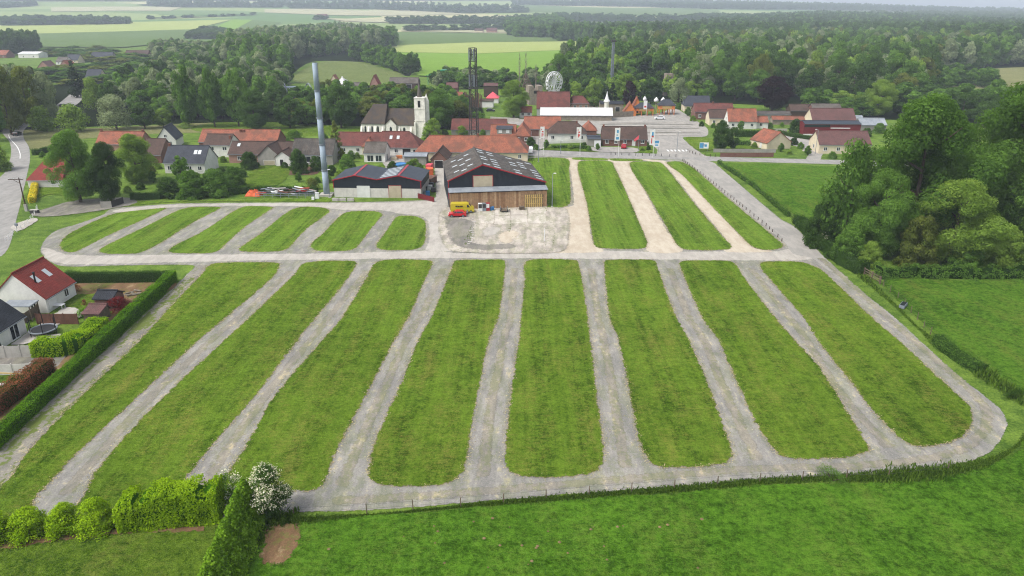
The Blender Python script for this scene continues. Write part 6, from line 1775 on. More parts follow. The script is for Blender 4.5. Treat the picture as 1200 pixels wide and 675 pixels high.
for (pix, gap, hr_, mixk, lab, grp), quota in zip(WOODS, QUOTA):
    got = []
    for q in scatter(pix, gap):
        sh, mt = random.choice(mixk)
        H = random.uniform(*hr_)
        rad = (gap * random.uniform(.55, .78)) if sh == 'R' else gap * random.uniform(.34, .48)
        if any((c.x - q[0]) ** 2 + (c.y - q[1]) ** 2 < 90 for c in clear): continue
        got.append((q[1], q, sh, mt, H, rad, lab, grp))
    got.sort(key=lambda s_: s_[0])
    mass += got[quota:]
    one = got[:quota]
    one.sort(key=lambda s_: s_[1][0] / s_[1][1])
    cnt = {}
    for d, q, sh, mt, H, rad, lab, grp in one:
        k = (mt, sh); cnt[k] = cnt.get(k, 0) + 1
        place_ = lab.split('tree ', 1)[1]
        text = '%s %s%s from the left %s' % (nth(cnt[k]), TONE[mt], ' slim tree' if sh == 'P' else ' tree', place_)
        plant({'R': 'round' if d < 420 else 'far', 'P': 'farpoplar'}[sh], (q[0], q[1], 0), H, rad, mt, text, 'tree', 'tree', grp)
        single.append(q)

# far woods on the hills, outlined in the picture
HILLS = [([(0, 25), (40, 24), (150, 25), (150, 29), (0, 31)], 170, (12, 17)), ([(160, 6), (200, 4), (330, 5), (330, 9), (200, 9)], 130, (16, 22)),
         ([(330, 5), (440, 4), (540, 9), (620, 10), (620, 15), (540, 16), (440, 11), (340, 10)], 260, (16, 22)), ([(455, 26), (520, 24.5), (600, 25), (600, 28.5), (455, 28)], 110, (12, 17)),
         ([(370, 22), (382, 22), (382, 23.5), (370, 23.5)], 10, (9, 12)), ([(470, 35), (600, 32), (690, 31), (690, 33), (600, 35.5), (480, 37)], 60, (9, 13)),
         ([(600, 2), (760, 2), (900, 5), (1010, 8), (1120, 11.5), (1260, 13), (1260, 16), (1100, 14.5), (960, 12), (840, 11), (740, 8), (600, 6)], 1500, (16, 22)),
         ([(840, 24), (960, 19), (1250, 16.5), (1270, 34), (1110, 31), (960, 30), (850, 34)], 1500, (16, 22)),
         ([(600, 22), (660, 20), (760, 22), (840, 20), (860, 24), (800, 25), (700, 26), (610, 26)], 220, (12, 17)),
         ([(690, 36), (780, 35), (850, 33), (850, 36), (760, 39), (690, 39)], 160, (13, 18)), ([(0, 8), (45, 5), (45, 7), (0, 10)], 40, (12, 18)),
         ([(0, -6), (600, -4), (600, 1), (0, 2)], 500, (16, 22)), ([(170, 22), (300, 17), (300, 18), (175, 23)], 22, (6, 9)), ([(220, 46), (240, 36), (270, 38), (262, 46)], 40, (10, 14))]
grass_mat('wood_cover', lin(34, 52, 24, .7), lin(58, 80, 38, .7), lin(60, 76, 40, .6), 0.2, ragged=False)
for pix, n, hr_ in HILLS:
    if n > 20:
        kk = (len(pix) + 1) // 2
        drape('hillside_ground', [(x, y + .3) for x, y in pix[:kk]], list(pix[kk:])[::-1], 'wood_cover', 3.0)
    xs, ys = [p[0] for p in pix], [p[1] for p in pix]; k = 0
    for _ in range(n * 6):
        p = (random.uniform(min(xs), max(xs)), random.uniform(min(ys), max(ys)))
        if not inside(pix, p): continue
        q = PT(*p); k += 1
        sh = 'R'
        mass.append((q.y, (q.x, q.y, q.z), sh, 'leaf_dark', random.uniform(*hr_), random.uniform(8, 15), '', ''))
        if k >= n: break

def wood_mass():
    lib = bpy.data.collections.new('tree_library')
    kinds = [('far', 'leaf_green'), ('far', 'leaf_dark'), ('far', 'leaf_light'), ('far', 'leaf_grey'), ('far', 'leaf_olive'), ('farpoplar', 'leaf_green'), ('farpoplar', 'leaf_dark')]
    names = []
    for i, (sh, mt) in enumerate(kinds):
        for v in range(2):
            c = LIB[sh][(i + v) % len(LIB[sh])][0].copy()
            c.materials.clear(); c.materials.append(MATS[mt])
            o = bpy.data.objects.new('wood_%02d%d' % (i, v), c); lib.objects.link(o); names.append((sh, mt))
    V, pick, rot, scl = [], [], [], []
    for d, q, sh, mt, H, rad, _, _ in mass:
        key = ('far' if sh == 'R' else 'farpoplar', mt)
        if key not in kinds: key = ('far', 'leaf_green')
        i = kinds.index(key) * 2 + random.randint(0, 1)
        z = q[2] if len(q) > 2 else ground_z(q[0], q[1])
        V.append((q[0], q[1], z)); pick.append(i); rot.append(random.uniform(0, 6.28))
        Rd = LIB[key[0]][0][2]; scl.append((rad / Rd, rad / Rd, H / 10))
    me = bpy.data.meshes.new('distant_woods'); me.from_pydata(V, [], [])
    me.attributes.new('pick', 'INT', 'POINT').data.foreach_set('value', pick)
    me.attributes.new('turn', 'FLOAT', 'POINT').data.foreach_set('value', rot)
    me.attributes.new('size', 'FLOAT_VECTOR', 'POINT').data.foreach_set('vector', np.array(scl).ravel())
    o = tag(link(bpy.data.objects.new('distant_woods', me)), 'distant green woods covering valley and hills', kind='stuff')
    ng = bpy.data.node_groups.new('plant_woods', 'GeometryNodeTree')
    ng.interface.new_socket('Geometry', in_out='INPUT', socket_type='NodeSocketGeometry')
    ng.interface.new_socket('Geometry', in_out='OUTPUT', socket_type='NodeSocketGeometry')
    N = ng.nodes; gi = N.new('NodeGroupInput'); go = N.new('NodeGroupOutput')
    ci = N.new('GeometryNodeCollectionInfo'); ci.inputs['Collection'].default_value = lib
    ci.inputs['Separate Children'].default_value = True; ci.inputs['Reset Children'].default_value = True
    ip = N.new('GeometryNodeInstanceOnPoints'); ip.inputs['Pick Instance'].default_value = True
    def attr(nm, ty):
        a = N.new('GeometryNodeInputNamedAttribute'); a.data_type = ty; a.inputs['Name'].default_value = nm; return a.outputs['Attribute']
    cx = N.new('ShaderNodeCombineXYZ')
    ng.links.new(attr('turn', 'FLOAT'), cx.inputs[2])
    ng.links.new(gi.outputs[0], ip.inputs['Points']); ng.links.new(ci.outputs[0], ip.inputs['Instance'])
    ng.links.new(attr('pick', 'INT'), ip.inputs['Instance Index'])
    ng.links.new(cx.outputs[0], ip.inputs['Rotation']); ng.links.new(attr('size', 'FLOAT_VECTOR'), ip.inputs['Scale'])
    ng.links.new(ip.outputs[0], go.inputs[0])
    md = o.modifiers.new('plant_woods', 'NODES'); md.node_group = ng
    print('woods: single', len(single), 'mass', len(V))
wood_mass()

# ------------------------------------------------------------------ vehicles
def car(label, loc, yaw, paint='paint_red', L=4.1, W=1.75, H=1.48, kind='hatch', name='parked_car', cat='car'):
    """x forward; a body of cross sections along the length"""
    o = thing(name, label, cat, loc, yaw)
    h = L / 2
    if kind == 'van':
        side = [(-h, .35), (-h, 1.1), (-h + .05, H - .25), (-h + .25, H), (h - 1.75, H), (h - 1.35, H - .12), (h - .75, 1.45), (h - .15, 1.15), (h, .85), (h, .35)]
        belt = 1.3; glass_x = (h - 1.75, h - .65)
    else:
        side = [(-h, .35), (-h, .75), (-h + .08, .98), (-h + .35, 1.02), (-h + .7, H - .04), (-h + 1.2, H), (.15, H), (.5, H - .1), (h - 1.05, .98), (h - .3, .86), (h, .66), (h, .35)]
        belt = .95
    mb = MB(); n = len(side); wid = []
    for s in (-1, 1):
        for x, z in side:
            k = 1.0 if z <= belt else 1 - .22 * (z - belt) / max(H - belt, .1) if kind != 'van' else 1 - .08 * (z - belt) / (H - belt)
            mb.v.append((x, s * W / 2 * k * (.97 if abs(x) > h - .06 else 1), z))
    mb.f.append(tuple(range(n))); mb.f.append(tuple(2 * n - 1 - i for i in range(n)))
    for i in range(n):
        j = (i + 1) % n; mb.f.append((i, n + i, n + j, j))
    mb.build('body', paint, o)
    g = MB()
    if kind == 'van':
        for s in (-1, 1):
            y = s * (W / 2 * .985 + .012)
            g.quad((h - 1.7, y, 1.35), (h - .95, y, 1.35), (h - 1.4, y, H - .32), (h - 1.7, y, H - .32))
        a = .012; g.quad((h - .72, -W * .4, 1.5), (h - .72, W * .4, 1.5), (h - 1.28, W * .38, H - .2), (h - 1.28, -W * .38, H - .2))
    else:
        for s in (-1, 1):
            f = lambda z: s * (W / 2 * (1 - .22 * (z - belt) / (H - belt)) + .012)
            z0, z1 = 1.0, H - .12
            g.quad((-h + .62, f(z0), z0), (.1, f(z0), z0), (.1, f(z1), z1), (-h + .92, f(z1), z1))
            g.quad((.16, f(z0), z0), (h - 1.2, f(z0), z0), (.5, f(z1), z1), (.16, f(z1), z1))
        e = .012
        g.quad((h - 1.08, -W * .4, 1.0 + e), (h - 1.08, W * .4, 1.0 + e), (.54, W * .33, H - .1 + e), (.54, -W * .33, H - .1 + e))
        g.quad((-h + .38, W * .4, 1.06), (-h + .38, -W * .4, 1.06), (-h + .66, -W * .34, H - .1), (-h + .66, W * .34, H - .1))
    g.build('window', 'glass', o)
    for x in (-h + .75, h - .8):
        for s in (-1, 1):
            y = s * (W / 2 - .12)
            t_ = MB().tube((x, y - .11, .32), (x, y + .11, .32), .32, n=14).build('wheel', 'tyre', o)
            MB().tube((x, y - .125, .32), (x, y + .125, .32), .19, n=10).build('rim', 'steel_grey', t_)
    for s in (-1, 1):
        MB().box(h - .12, s * W * .36 - .17, .66, h + .015, s * W * .36 + .17, .8).build('headlight', 'trim_white', o)
        MB().box(-h - .015, s * W * .38 - .12, .75, -h + .1, s * W * .38 + .12, .95).build('tail_light', 'trim_red', o)
    return o
c_ = P(536, 254.2); car('bright red hatchback parked in front of the yellow van', (c_.x, c_.y, .1), R(183), 'paint_red')
c_ = P(542, 249); vn = car('yellow panel van parked against the planked lean-to', (c_.x, c_.y, .1), R(4), 'paint_yellow', 5.5, 2.0, 2.25, 'van', 'panel_van', 'van')
for x, w_, z in ((-1.6, .5, 1.5), (-1.0, .35, 1.45), (-.5, .6, 1.5)):
    MB().box(x, -1.015, z, x + w_, -.99, z + .28).build('lettering', 'black_plastic_and_shade', vn)
c_ = P(20.5, 158.8); car('black car driving on the left road', (c_.x, c_.y, .1), R(100), 'paint_black', name='car')
c_ = P(773, 140); car('white car alone on the parking plaza', (c_.x, c_.y, .1), R(175), 'paint_white', 4.4)
c_ = P(731, 174); car('dark red car parked before the brick bungalow', (c_.x, c_.y, .1), R(80), 'trim_red')
c_ = P(620.5, 179); car('white van at the end of the orange farm', (c_.x, c_.y, .1), R(95), 'paint_white', 4.8, 1.9, 1.9, 'van', 'panel_van', 'van')
c_ = P(575, 131); car('dark car parked behind the faded red roof', (c_.x, c_.y, .1), R(5), 'paint_black')
c_ = P(143, 118.6); car('small black car on the far road bend', (P(75, 125.5).x, P(75, 125.5).y, .08), R(70), 'paint_black', name='car')

def trailer(label, x, y, yaw, L=3.2, box='steel_dark', hgt=.5):
    c = P(x, y); o = thing('trailer', label, 'trailer', (c.x, c.y, .05), yaw)
    MB().box(-L / 2, -.8, .45, L / 2, .8, .55).build('bed', 'old_wood', o)
    for s in (-1, 1):
        MB().box(-L / 2, s * .8 - .03, .55, L / 2, s * .8 + .03, .55 + hgt).build('side_board', box, o)
        t_ = MB().tube((0, s * .85 - .08, .3), (0, s * .85 + .08, .3), .3, n=12).build('wheel', 'tyre', o)
        MB().tube((0, s * .85 - .09, .3), (0, s * .85 + .09, .3), .15, n=8).build('rim', 'steel_grey', t_)
    MB().bar((L / 2, 0, .45), (L / 2 + 1.1, 0, .45), .09).build('drawbar', 'steel_dark', o)
trailer('grey flat trailer between yellow van and red car', 540, 251.3, R(3), 3.4, 'steel_grey', .3)
trailer('dark utility trailer before the planked wall', 590.5, 248.3, R(88), 2.2, 'steel_grey', .6)

# ------------------------------------------------------------------ small things on the barn yard
def machine(label, x, y, col, w=1.0, h=1.9):
    c = P(x, y); o = thing('vending_machine', label, 'vending machine', (c.x, c.y, .05), R(4))
    MB().box(-w / 2, -.4, 0, w / 2, .4, h).build('cabinet', col, o)
    MB().box(-w / 2 + .1, -.43, .8, w / 2 - .1, -.405, h - .15).build('front_panel', 'steel_dark' if col != 'trim_red' else 'trim_white', o)
machine('white vending machine against the planks', 562.8, 247.6, 'trim_white')
machine('grey vending machine between two others', 567.2, 247.4, 'steel_grey')
machine('red and white vending machine beside the barrel', 571.4, 247.2, 'trim_red')
def barrel(label, x, y, mat):
    c = P(x, y); o = thing('barrel', label, 'barrel', (c.x, c.y, .05))
    MB().lathe([(.3, 0), (.32, .1), (.3, .3), (.33, .45), (.3, .6), (.32, .85), (.28, .9)], 12).build('drum', mat, o, True)
    MB().tube((.1, 0, .9), (.1, 0, .94), .06, n=8).build('cap', 'black_plastic_and_shade', o)
barrel('blue plastic barrel beside the vending machines', 575.5, 247, 'blue_plastic')
barrel('second blue barrel near the vending machines', 577.6, 246.6, 'blue_plastic')
pt = P(611.5, 246); o = thing('pallet_stack', 'stack of grey pallets beside the pallet door', 'pallets', (pt.x, pt.y, .05), R(4))
for k in range(6):
    for y in (-.5, -.1, .3): MB().box(-.6, y, k * .15, .6, y + .12, k * .15 + .09).build('runner', 'old_wood', o)
    MB().box(-.6, -.55, k * .15 + .09, .6, .45, k * .15 + .13).build('deck', 'old_wood', o)
for k in range(12):
    x, y = 555 + random.uniform(-2, 2) - k * .35, 258 + k * 2.6
    c = P(x, y); a, b, h = random.uniform(.2, .5), random.uniform(.15, .4), random.uniform(.12, .3)
    tag(MB().prism([(c.x - a, c.y - b), (c.x + a, c.y - b * .7), (c.x + a * .8, c.y + b), (c.x - a * .7, c.y + b * .9)], .04, h).build('kerb_stone', 'concrete'), 'broken pale kerb stone in the line across the barn yard', 'stone', 'broken kerb stones on the barn yard')
weeds('yard_weeds', [(553, 262), (551, 275), (547, 288)], 1.0, .3, 'weed_leaf', 14, (.05, .3))
weeds('yard_weeds', [(604, 269), (620, 266.5), (636, 265)], 2.2, .25, 'weed_leaf', 60, (.05, .3))
for ln in ([(640, 247), (640, 262), (639, 290)], [(598, 246), (598, 264), (597, 272)], [(577, 249), (579, 264)], [(560, 264), (585, 265), (610, 264), (640, 263)], [(648, 250), (650, 270), (648, 288)], [(560, 276), (580, 279), (612, 277)]):
    weeds('yard_weeds', ln, .3, .22, 'weed_leaf', 30, (.05, .3))
weeds('yard_weeds', [(560, 247.6), (600, 246.4), (640, 244.6)], .4, .3, 'weed_leaf', 14, (.05, .3))

def lamp_post(label, x, yb, yt, arm=1.0, side=1, mat='steel_grey'):
    c = P(x, yb); h = HZ(x, yb, yt); o = thing('lamp_post', label, 'lamp post', (c.x, c.y, 0))
    MB().tube((0, 0, -.1), (0, 0, h), .1, .06, 8).build('post', mat, o)
    MB().tube((0, 0, h - .05), (side * arm, 0, h + .1), .045, n=6).build('arm', mat, o)
    MB().box(side * arm - .3, -.14, h + .04, side * arm + .3, .14, h + .16).build('lamp_head', 'trim_white', o)
    MB().box(-.3, -.3, -.05, .3, .3, .1).build('footing', 'concrete', o)
lamp_post('lamp post on the grass beside the navy barn', 647, 242.5, 203.5, .5)
lamp_post('lamp post beside the cream bungalow drive', 955, 181, 152, .8, -1)
lamp_post('lamp post at the plaza entrance', 793, 178, 155, .5)
lamp_post('lamp post in the grass behind the barn', 631, 190, 163, .4)
lamp_post('lamp post before the bungalow hedge', 657, 181, 165, .4)
lamp_post('lamp post at the shed corner by the chimney', 386.5, 231.5, 199, .4)
lamp_post('lamp post on the far plaza edge', 800, 130, 113, .6)
wp = P(638, 283); o = thing('marker_post', 'white marker post standing in the barn yard', 'post', (wp.x, wp.y, 0))
MB().tube((0, 0, -.1), (0, 0, 2.7), .09, n=8).build('post', 'trim_white', o); MB().box(-.2, -.2, -.05, .2, .2, .12).build('footing', 'concrete', o)

def utility_pole(label, x, yb, yt):
    c = P(x, yb); h = HZ(x, yb, yt); o = thing('utility_pole', label, 'utility pole', (c.x, c.y, 0), R(5))
    MB().tube((0, 0, -.1), (0, 0, h), .17, .11, 8).build('pole', 'dark_wood', o)
    MB().box(-2.4, -.08, h - .5, .9, .08, h - .34).build('crossarm', 'dark_wood', o)
    MB().bar((-1.3, 0, h - .5), (0, 0, h - 1.4), .07).build('brace', 'dark_wood', o)
    for s in (-2.2, -1.2, .7): MB().tube((s, 0, h - .34), (s, 0, h - .1), .06, n=6).build('insulator', 'trim_white', o)
    MB().box(-.3, -.3, -.1, .3, .3, 1.7).build('concrete_foot', 'concrete', o)
utility_pole('timber utility pole at the left road junction', 31.5, 247.5, 208)
gb = P(41, 250); o = thing('service_box', 'low grey service box beside the utility pole', 'cabinet', (gb.x, gb.y, 0)); MB().box(-.9, -.4, 0, .9, .4, .8).build('cabinet', 'steel_dark', o); MB().box(-.95, -.45, .8, .95, .45, .9).build('lid', 'concrete', o)
mb_ = P(20, 268); o = thing('letter_box', 'grey letter box on the left verge', 'letter box', (mb_.x, mb_.y, 0)); MB().box(-.25, -.2, .6, .25, .2, 1.2).build('box', 'steel_grey', o); MB().bar((0, 0, 0), (0, 0, .6), .08).build('post', 'steel_dark', o)
board_wall('gate', 'dark grey garden gate at the drive end', (131, 243.5), (145, 238.5), 1.6, 'steel_dark', 'gate')
board_wall('garden_wall', 'grey rendered wall left of the dark garden gate', (119, 244), (131, 243.6), 1.6, 'render_grey', 'wall')

# heap of scrap left of the chimney
def scrap():
    base = P(337, 230)
    o = thing('metal_rack', 'long rack of galvanised posts holding the scrap heap', 'rack', (base.x, base.y, 0), YAW)
    for k in range(8):
        for y in (-1.6, .2): MB().bar((-7.5 + k * 2.1, y, 0), (-7.5 + k * 2.1, y, 1.2), .1).build('post', 'steel_grey', o)
    for y in (-1.6, .2):
        for z in (.55, 1.1): MB().bar((-7.6, y, z), (7.4, y, z), .09).build('rail', 'steel_grey', o)
    mats = ['steel_grey', 'steel_dark', 'rust_steel', 'trim_white', 'steel_grey', 'concrete', 'print_red']
    for k in range(42):
        x, y, z = base.x + random.uniform(-6.2, 6.2), base.y + random.uniform(-1.2, 2.2), random.uniform(.6, 1.9)
        L = random.uniform(1.2, 3.4); a = random.gauss(YAW, .35); t = random.uniform(-.12, .12); w = random.uniform(.08, .3)
        d = Vector((math.cos(a), math.sin(a), t)) * L / 2; c = Vector((x, y, z))
        tag(MB().slab(c - d - Vector((0, w, 0)), c + d - Vector((0, w, 0)), c + d + Vector((0, w, .05)), c - d + Vector((0, w, .05)), .08 + w * .3).build('scrap_beam', mats[k % 7]), {'steel_grey': 'grey', 'steel_dark': 'dark', 'rust_steel': 'rusty', 'trim_white': 'white', 'concrete': 'pale', 'print_red': 'red'}[mats[k % 7]] + ' metal beam lying in the scrap heap on the rack', 'beam', 'beams of the scrap heap')
    tp = P(298, 229); t_ = thing('tarpaulin_heap', 'crumpled orange tarpaulin at the left of the scrap heap', 'tarpaulin', (tp.x, tp.y, 0), YAW)
    mb = MB(); nx, ny = 16, 8
    for j in range(ny + 1):
        for i in range(nx + 1):
            u, v = i / nx * 2 - 1, j / ny * 2 - 1
            z = max(0, (1 - u * u) * (1 - v * v)) ** .45 * 1.5 * (.8 + .35 * math.sin(u * 9 + v * 4) * math.cos(v * 7)) + .02
            mb.v.append((u * 1.9, v * 1.4, z))
    for j in range(ny):
        for i in range(nx): k = j * (nx + 1) + i; mb.f.append((k, k + 1, k + nx + 2, k + nx + 1))
    mb.build('sheet', 'tarp_orange', t_); MB().tube((-2, -1.35, .1), (2, -1.35, .1), .06, n=6).build('hem_rope', 'tarp_orange', t_)
scrap()
for lab, x, y, w_, h_ in (('white box beside the chimney foot', 372, 233, .9, 1.5), ('small white meter box near the chimney', 367, 234.5, .6, .7)):
    c = P(x, y); o = thing('meter_box', lab, 'box', (c.x, c.y, 0)); MB().box(-w_ / 2, -.3, 0, w_ / 2, .3, h_).build('cabinet', 'trim_white', o); MB().box(-w_ / 2 - .05, -.35, h_, w_ / 2 + .05, .35, h_ + .06).build('lid', 'trim_white', o)
for k, (x, lab) in enumerate(((393.5, 'left concrete block before the dark shed'), (402, 'middle concrete block before the dark shed'), (411, 'right concrete block before the dark shed'))):
    c = P(x, 236); tag(MB().box(c.x - .8, c.y - .35, 0, c.x + .8, c.y + .35, .8).box(c.x - .3, c.y - .1, .8, c.x + .3, c.y + .1, .9).build('concrete_block', 'concrete'), lab, 'block', 'concrete blocks before the dark shed')
# clutter in the alley
def crate(label, x, y, mat, w, d, h, name='crate'):
    c = P(x, y); o = thing(name, label, name.replace('_', ' '), (c.x, c.y, .05), YAW + random.uniform(-.2, .2))
    MB().box(-w / 2, -d / 2, 0, w / 2, d / 2, h).build('shell', mat, o)
    for s in (-1, 1):
        for z in (.15, .5, .85): MB().box(-w / 2 - .03, s * (d / 2 + .015) - .015, h * z, w / 2 + .03, s * (d / 2 + .015) + .015, h * z + .08).build('rib', mat, o)
crate('rusty orange skip in the alley beside the dark shed', 504, 215, 'rust_steel', 2.2, 5, 1.7, 'skip_container')
crate('red stacked crate at the back of the alley', 504, 206, 'tarp_orange', 1.8, 2.4, 2.2)
crate('pale pink crate topping the alley clutter', 503.5, 202, 'tent_pink', 1.6, 2.0, 2.4)
for k, (x, y, m_, lab) in enumerate(((498, 224, 'black_plastic_and_shade', 'black bin left in the alley clutter'), (504, 222, 'trim_white', 'white appliance in the alley clutter'), (508, 225, 'steel_dark', 'dark machine at the alley edge'), (501, 229, 'blue_plastic', 'blue crate in the alley clutter'), (506, 219, 'black_plastic_and_shade', 'black cabinet behind the white appliance'), (497, 229, 'steel_grey', 'grey box by the shed corner'))):
    crate(lab, x, y, m_, 1.2, 1.0, 1.1)
board_wall('site_fence', 'red site fence at the mouth of the alley', (490, 232.5), (508.5, 237), 1.3, 'red_cladding', 'fence', n=8)
pool = P(469, 195); o = thing('garden_pool', 'round blue garden pool behind the dark shed', 'pool', (pool.x, pool.y, 0)); MB().lathe([(1.8, 0), (1.85, .9), (1.7, .95), (1.68, .7), (.02, .69)], 20).build('liner', 'blue_plastic', o); MB().lathe([(1.66, .72), (.01, .73)], 20).build('water', 'blue_plastic', o)
for k, (x, y, lab) in enumerate(((462, 188, 'tan garden chest on the patio'), (468, 186, 'orange garden chest on the patio'), (478, 188, 'grey patio box near the pool'))): crate(lab, x, y, ('door_beige', 'canopy_orange', 'steel_dark')[k], 1.8, 1, 1, 'garden_chest')
sheet('patio', [(448, 190), (458, 182), (480, 183), (495, 188), (486, 196), (470, 197), (452, 197)], 'plaza_asphalt', .05, .15, .8, smooth=False)

# ------------------------------------------------------------------ street signs, banners and walls
def banner(label, x, yb, yt, yl, w, marks):
    c = P(x, yb); h = HZ(x, yb, yt); hl = HZ(x, yb, yl); o = thing('banner_flag', label, 'banner', (c.x, c.y, 0))
    MB().tube((0, 0, -.1), (0, 0, h + .2), .07, .05, 8).build('pole', 'trim_white', o)
    f = MB().box(-w * .85, -.02, hl, w * .15, .02, h).build('banner_cloth', 'trim_white', o)
    for (u0, u1, v0, v1, m_) in marks:
        MB().box(-w * .85 + u0 * w, -.03, hl + (h - hl) * v0, -w * .85 + u1 * w, -.021, hl + (h - hl) * v1).build('print', m_, f)
RM = [(.3, .5, .1, .45, 'print_red'), (.35, .75, .5, .62, 'print_red'), (.2, .4, .7, .8, 'print_red'), (.55, .75, .2, .4, 'tent_pink')]
BM = [(.25, .8, .1, .3, 'print_blue'), (.3, .6, .4, .5, 'steel_blue'), (.35, .7, .6, .85, 'print_blue')]
banner('white banner with red print nearest the orange farm', 637, 182, 148.5, 161.5, 1.35, RM)
banner('white banner with red print before the white bungalow', 679.5, 182.5, 149, 162.5, 1.5, RM)
banner('white banner with pale blue print before the brick bungalow', 724.5, 183.5, 150, 165, 1.7, BM)
banner('white banner with red and blue print at the junction', 765, 184.5, 152, 170, 1.6, RM[:2] + BM[2:])
c = P(747.5, 183.5); o = thing('flag_pole', 'flag pole with faded pink flag before the brick bungalow', 'flag', (c.x, c.y, 0)); hh_ = HZ(747, 183.5, 158)
MB().tube((0, 0, -.1), (0, 0, hh_), .06, n=6).build('pole', 'steel_grey', o); MB().slab((0, 0, hh_ - .1), (-1.5, .1, hh_ - 1.4), (-1.5, .1, hh_ - 2.2), (0, 0, hh_ - 1.3), .02).build('flag_cloth', 'tent_pink', o)
def board(label, x, yb, yt, yl, w, marks, yaw=0.):
    c = P(x, yb); h, hl = HZ(x, yb, yt), HZ(x, yb, yl); o = thing('sign_board', label, 'sign', (c.x, c.y, 0), yaw)
    for s in (-1, 1): MB().bar((s * w * .4, .06, -.1), (s * w * .4, .06, h), .09).build('post', 'steel_grey', o)
    p = MB().box(-w / 2, -.03, hl, w / 2, .03, h).build('panel', 'trim_white', o)
    for u0, u1, v0, v1, m_ in marks: MB().box(-w / 2 + u0 * w, -.04, hl + (h - hl) * v0, -w / 2 + u1 * w, -.031, hl + (h - hl) * v1).build('print', m_, p)
board('pale blue and white billboard on the village lawn', 824.5, 177.5, 167, 174, 3.0, [(.02, .45, .1, .9, 'print_blue'), (.55, .8, .3, .7, 'print_blue'), (.3, .6, .5, .7, 'steel_blue')], R(-4))
board('small blue and white sign beside the junction banner', 769, 178, 164, 172, 1.7, [(.1, .9, .5, .9, 'print_blue'), (.2, .8, .15, .35, 'print_blue')])
board('white notice board beside the grey garage', 700, 174.5, 165.5, 172.5, 2.2, [])
board_wall('garden_wall', 'low red brick wall facing the village street', (844, 184), (906, 184), 1.4, 'brick_red', 'wall')
board_wall('garden_wall', 'grey wall above the brick street wall', (836, 178.5), (909, 179), 1.2, 'render_grey', 'wall')
board_wall('garden_wall', 'white garden wall before the hipped bungalow', (642, 168.5), (686, 167), .9, 'render_white', 'wall')
board_wall('garden_wall', 'long stone wall right of the white roofed hall', (711, 138.5), (742, 136.5), 2.4, 'stone_wall', 'wall')
board_wall('garden_wall', 'pale boundary wall behind the faded red roof', (575, 141), (608, 143), 1.6, 'concrete', 'wall')
board_wall('garden_wall', 'pale fence in the garden left of the red hall', (905, 155), (922, 155), 1.4, 'concrete', 'fence')
def street_tree_guard():
    for x in (632, 640): pass
pl = P(1000, 143); o = thing('polytunnel', 'white polytunnel behind the maroon roofs', 'polytunnel', (pl.x, pl.y, 0), R(-4))
mb = MB(); n = 9
for i in range(2):
    for k in range(n + 1):
        a = math.pi * k / n; mb.v.append((-4 + 8 * i, 2.4 - 2.4 * math.cos(a), 2.5 * math.sin(a)))
for k in range(n): mb.f.append((k, k + 1, n + 1 + k + 1, n + 1 + k))
mb.f.append(tuple(range(n, -1, -1))); mb.f.append(tuple(n + 1 + k for k in range(n + 1)))
mb.build('cover', 'zinc_sheet', o, False); MB().box(3.95, 1.7, 0, 4.05, 3.1, 1.9).build('door', 'trim_white', o)
dmq = P(997, 157.5); o = thing('white_dome', 'white inflated dome beside the red hall', 'dome', (dmq.x + 1, dmq.y + 2, 0)); MB().lathe([(2.3, 0), (2.5, 1.2), (2.2, 2.6), (1.3, 3.5), (.03, 3.8)], 18).build('cover', 'trim_white', o, True); MB().box(-.6, -2.6, 0, .6, -2.2, 1.6).build('door', 'steel_grey', o)

# ------------------------------------------------------------------ the amusement park behind the village
def a_frame(label, L_, Rr, D, e, r, wall, roof, **k): return house(label, L_, Rr, D=D, e=e, r=r, wall=wall, roof=roof, gable=True, name='pavilion', cat='pavilion', gutter=False, **k)
a_frame('orange gabled pavilion left of the park entrance', (731, 136), (745, 136), 5, 2.0, 5.8, 'canopy_orange', 'tile_orange', ops=[('l', .5, .1, 2, 1.8, 'x')])
a_frame('second orange gabled pavilion behind the first', (741, 133), (751, 133), 5, 3.0, 7, 'canopy_orange', 'tile_orange', ops=[('l', .5, .3, 1.4, 2, 'x')])
def kiosk(label, x, y, w, d, e, r, dome=None):
    c = P(x, y); o = thing('entrance_kiosk', label, 'kiosk', (c.x, c.y, 0), YAW)
    for px_ in np.linspace(-w / 2 + .2, w / 2 - .2, 4):
        for py_ in (0, d): MB().tube((px_, py_, -.1), (px_, py_, e * .55), .2, n=8).build('column', 'canopy_orange', o)
    MB().box(-w / 2, -.2, e * .55, w / 2, d + .2, e).build('upper_wall', 'canopy_orange', o)
    g = gable_roof(w, d, e, r, .5, .5, .15, w * .35, w * .35); g.v = [(a - w / 2, b, z) for a, b, z in g.v]; g.build('roof', 'tile_slate', o)
    MB().box(-w * .3, -.26, e * .62, w * .3, -.21, e * .9).build('sign_panel', 'pallet_wood', o)
    if dome:
        MB().lathe([(.25, r - .2), (.22, r + .7), (.75, r + 1.0), (.85, r + 1.7), (.5, r + 2.3), (.03, r + 2.9)], 12, (0, d / 2, 0)).build('dome', 'trim_white', o, True)
kiosk('orange entrance gate with columns and white dome', 755, 135.5, 8, 4, 3.6, 5.4, True)
kiosk('orange ticket kiosk with dark roof at the plaza end', 781, 134.5, 7, 5, 4.4, 6.4)
for x, lab in ((768, 'white domed post between gate and kiosk'), (776, 'white domed post left of the ticket kiosk')):
    c = P(x, 132); o = thing('domed_post', lab, 'post', (c.x, c.y, 0)); MB().tube((0, 0, -.1), (0, 0, 4.6), .22, n=8).build('post', 'stone_wall', o); MB().lathe([(.3, 4.6), (1.0, 5.0), (1.1, 5.7), (.6, 6.4), (.03, 7.0)], 12).build('dome', 'trim_white', o, True)
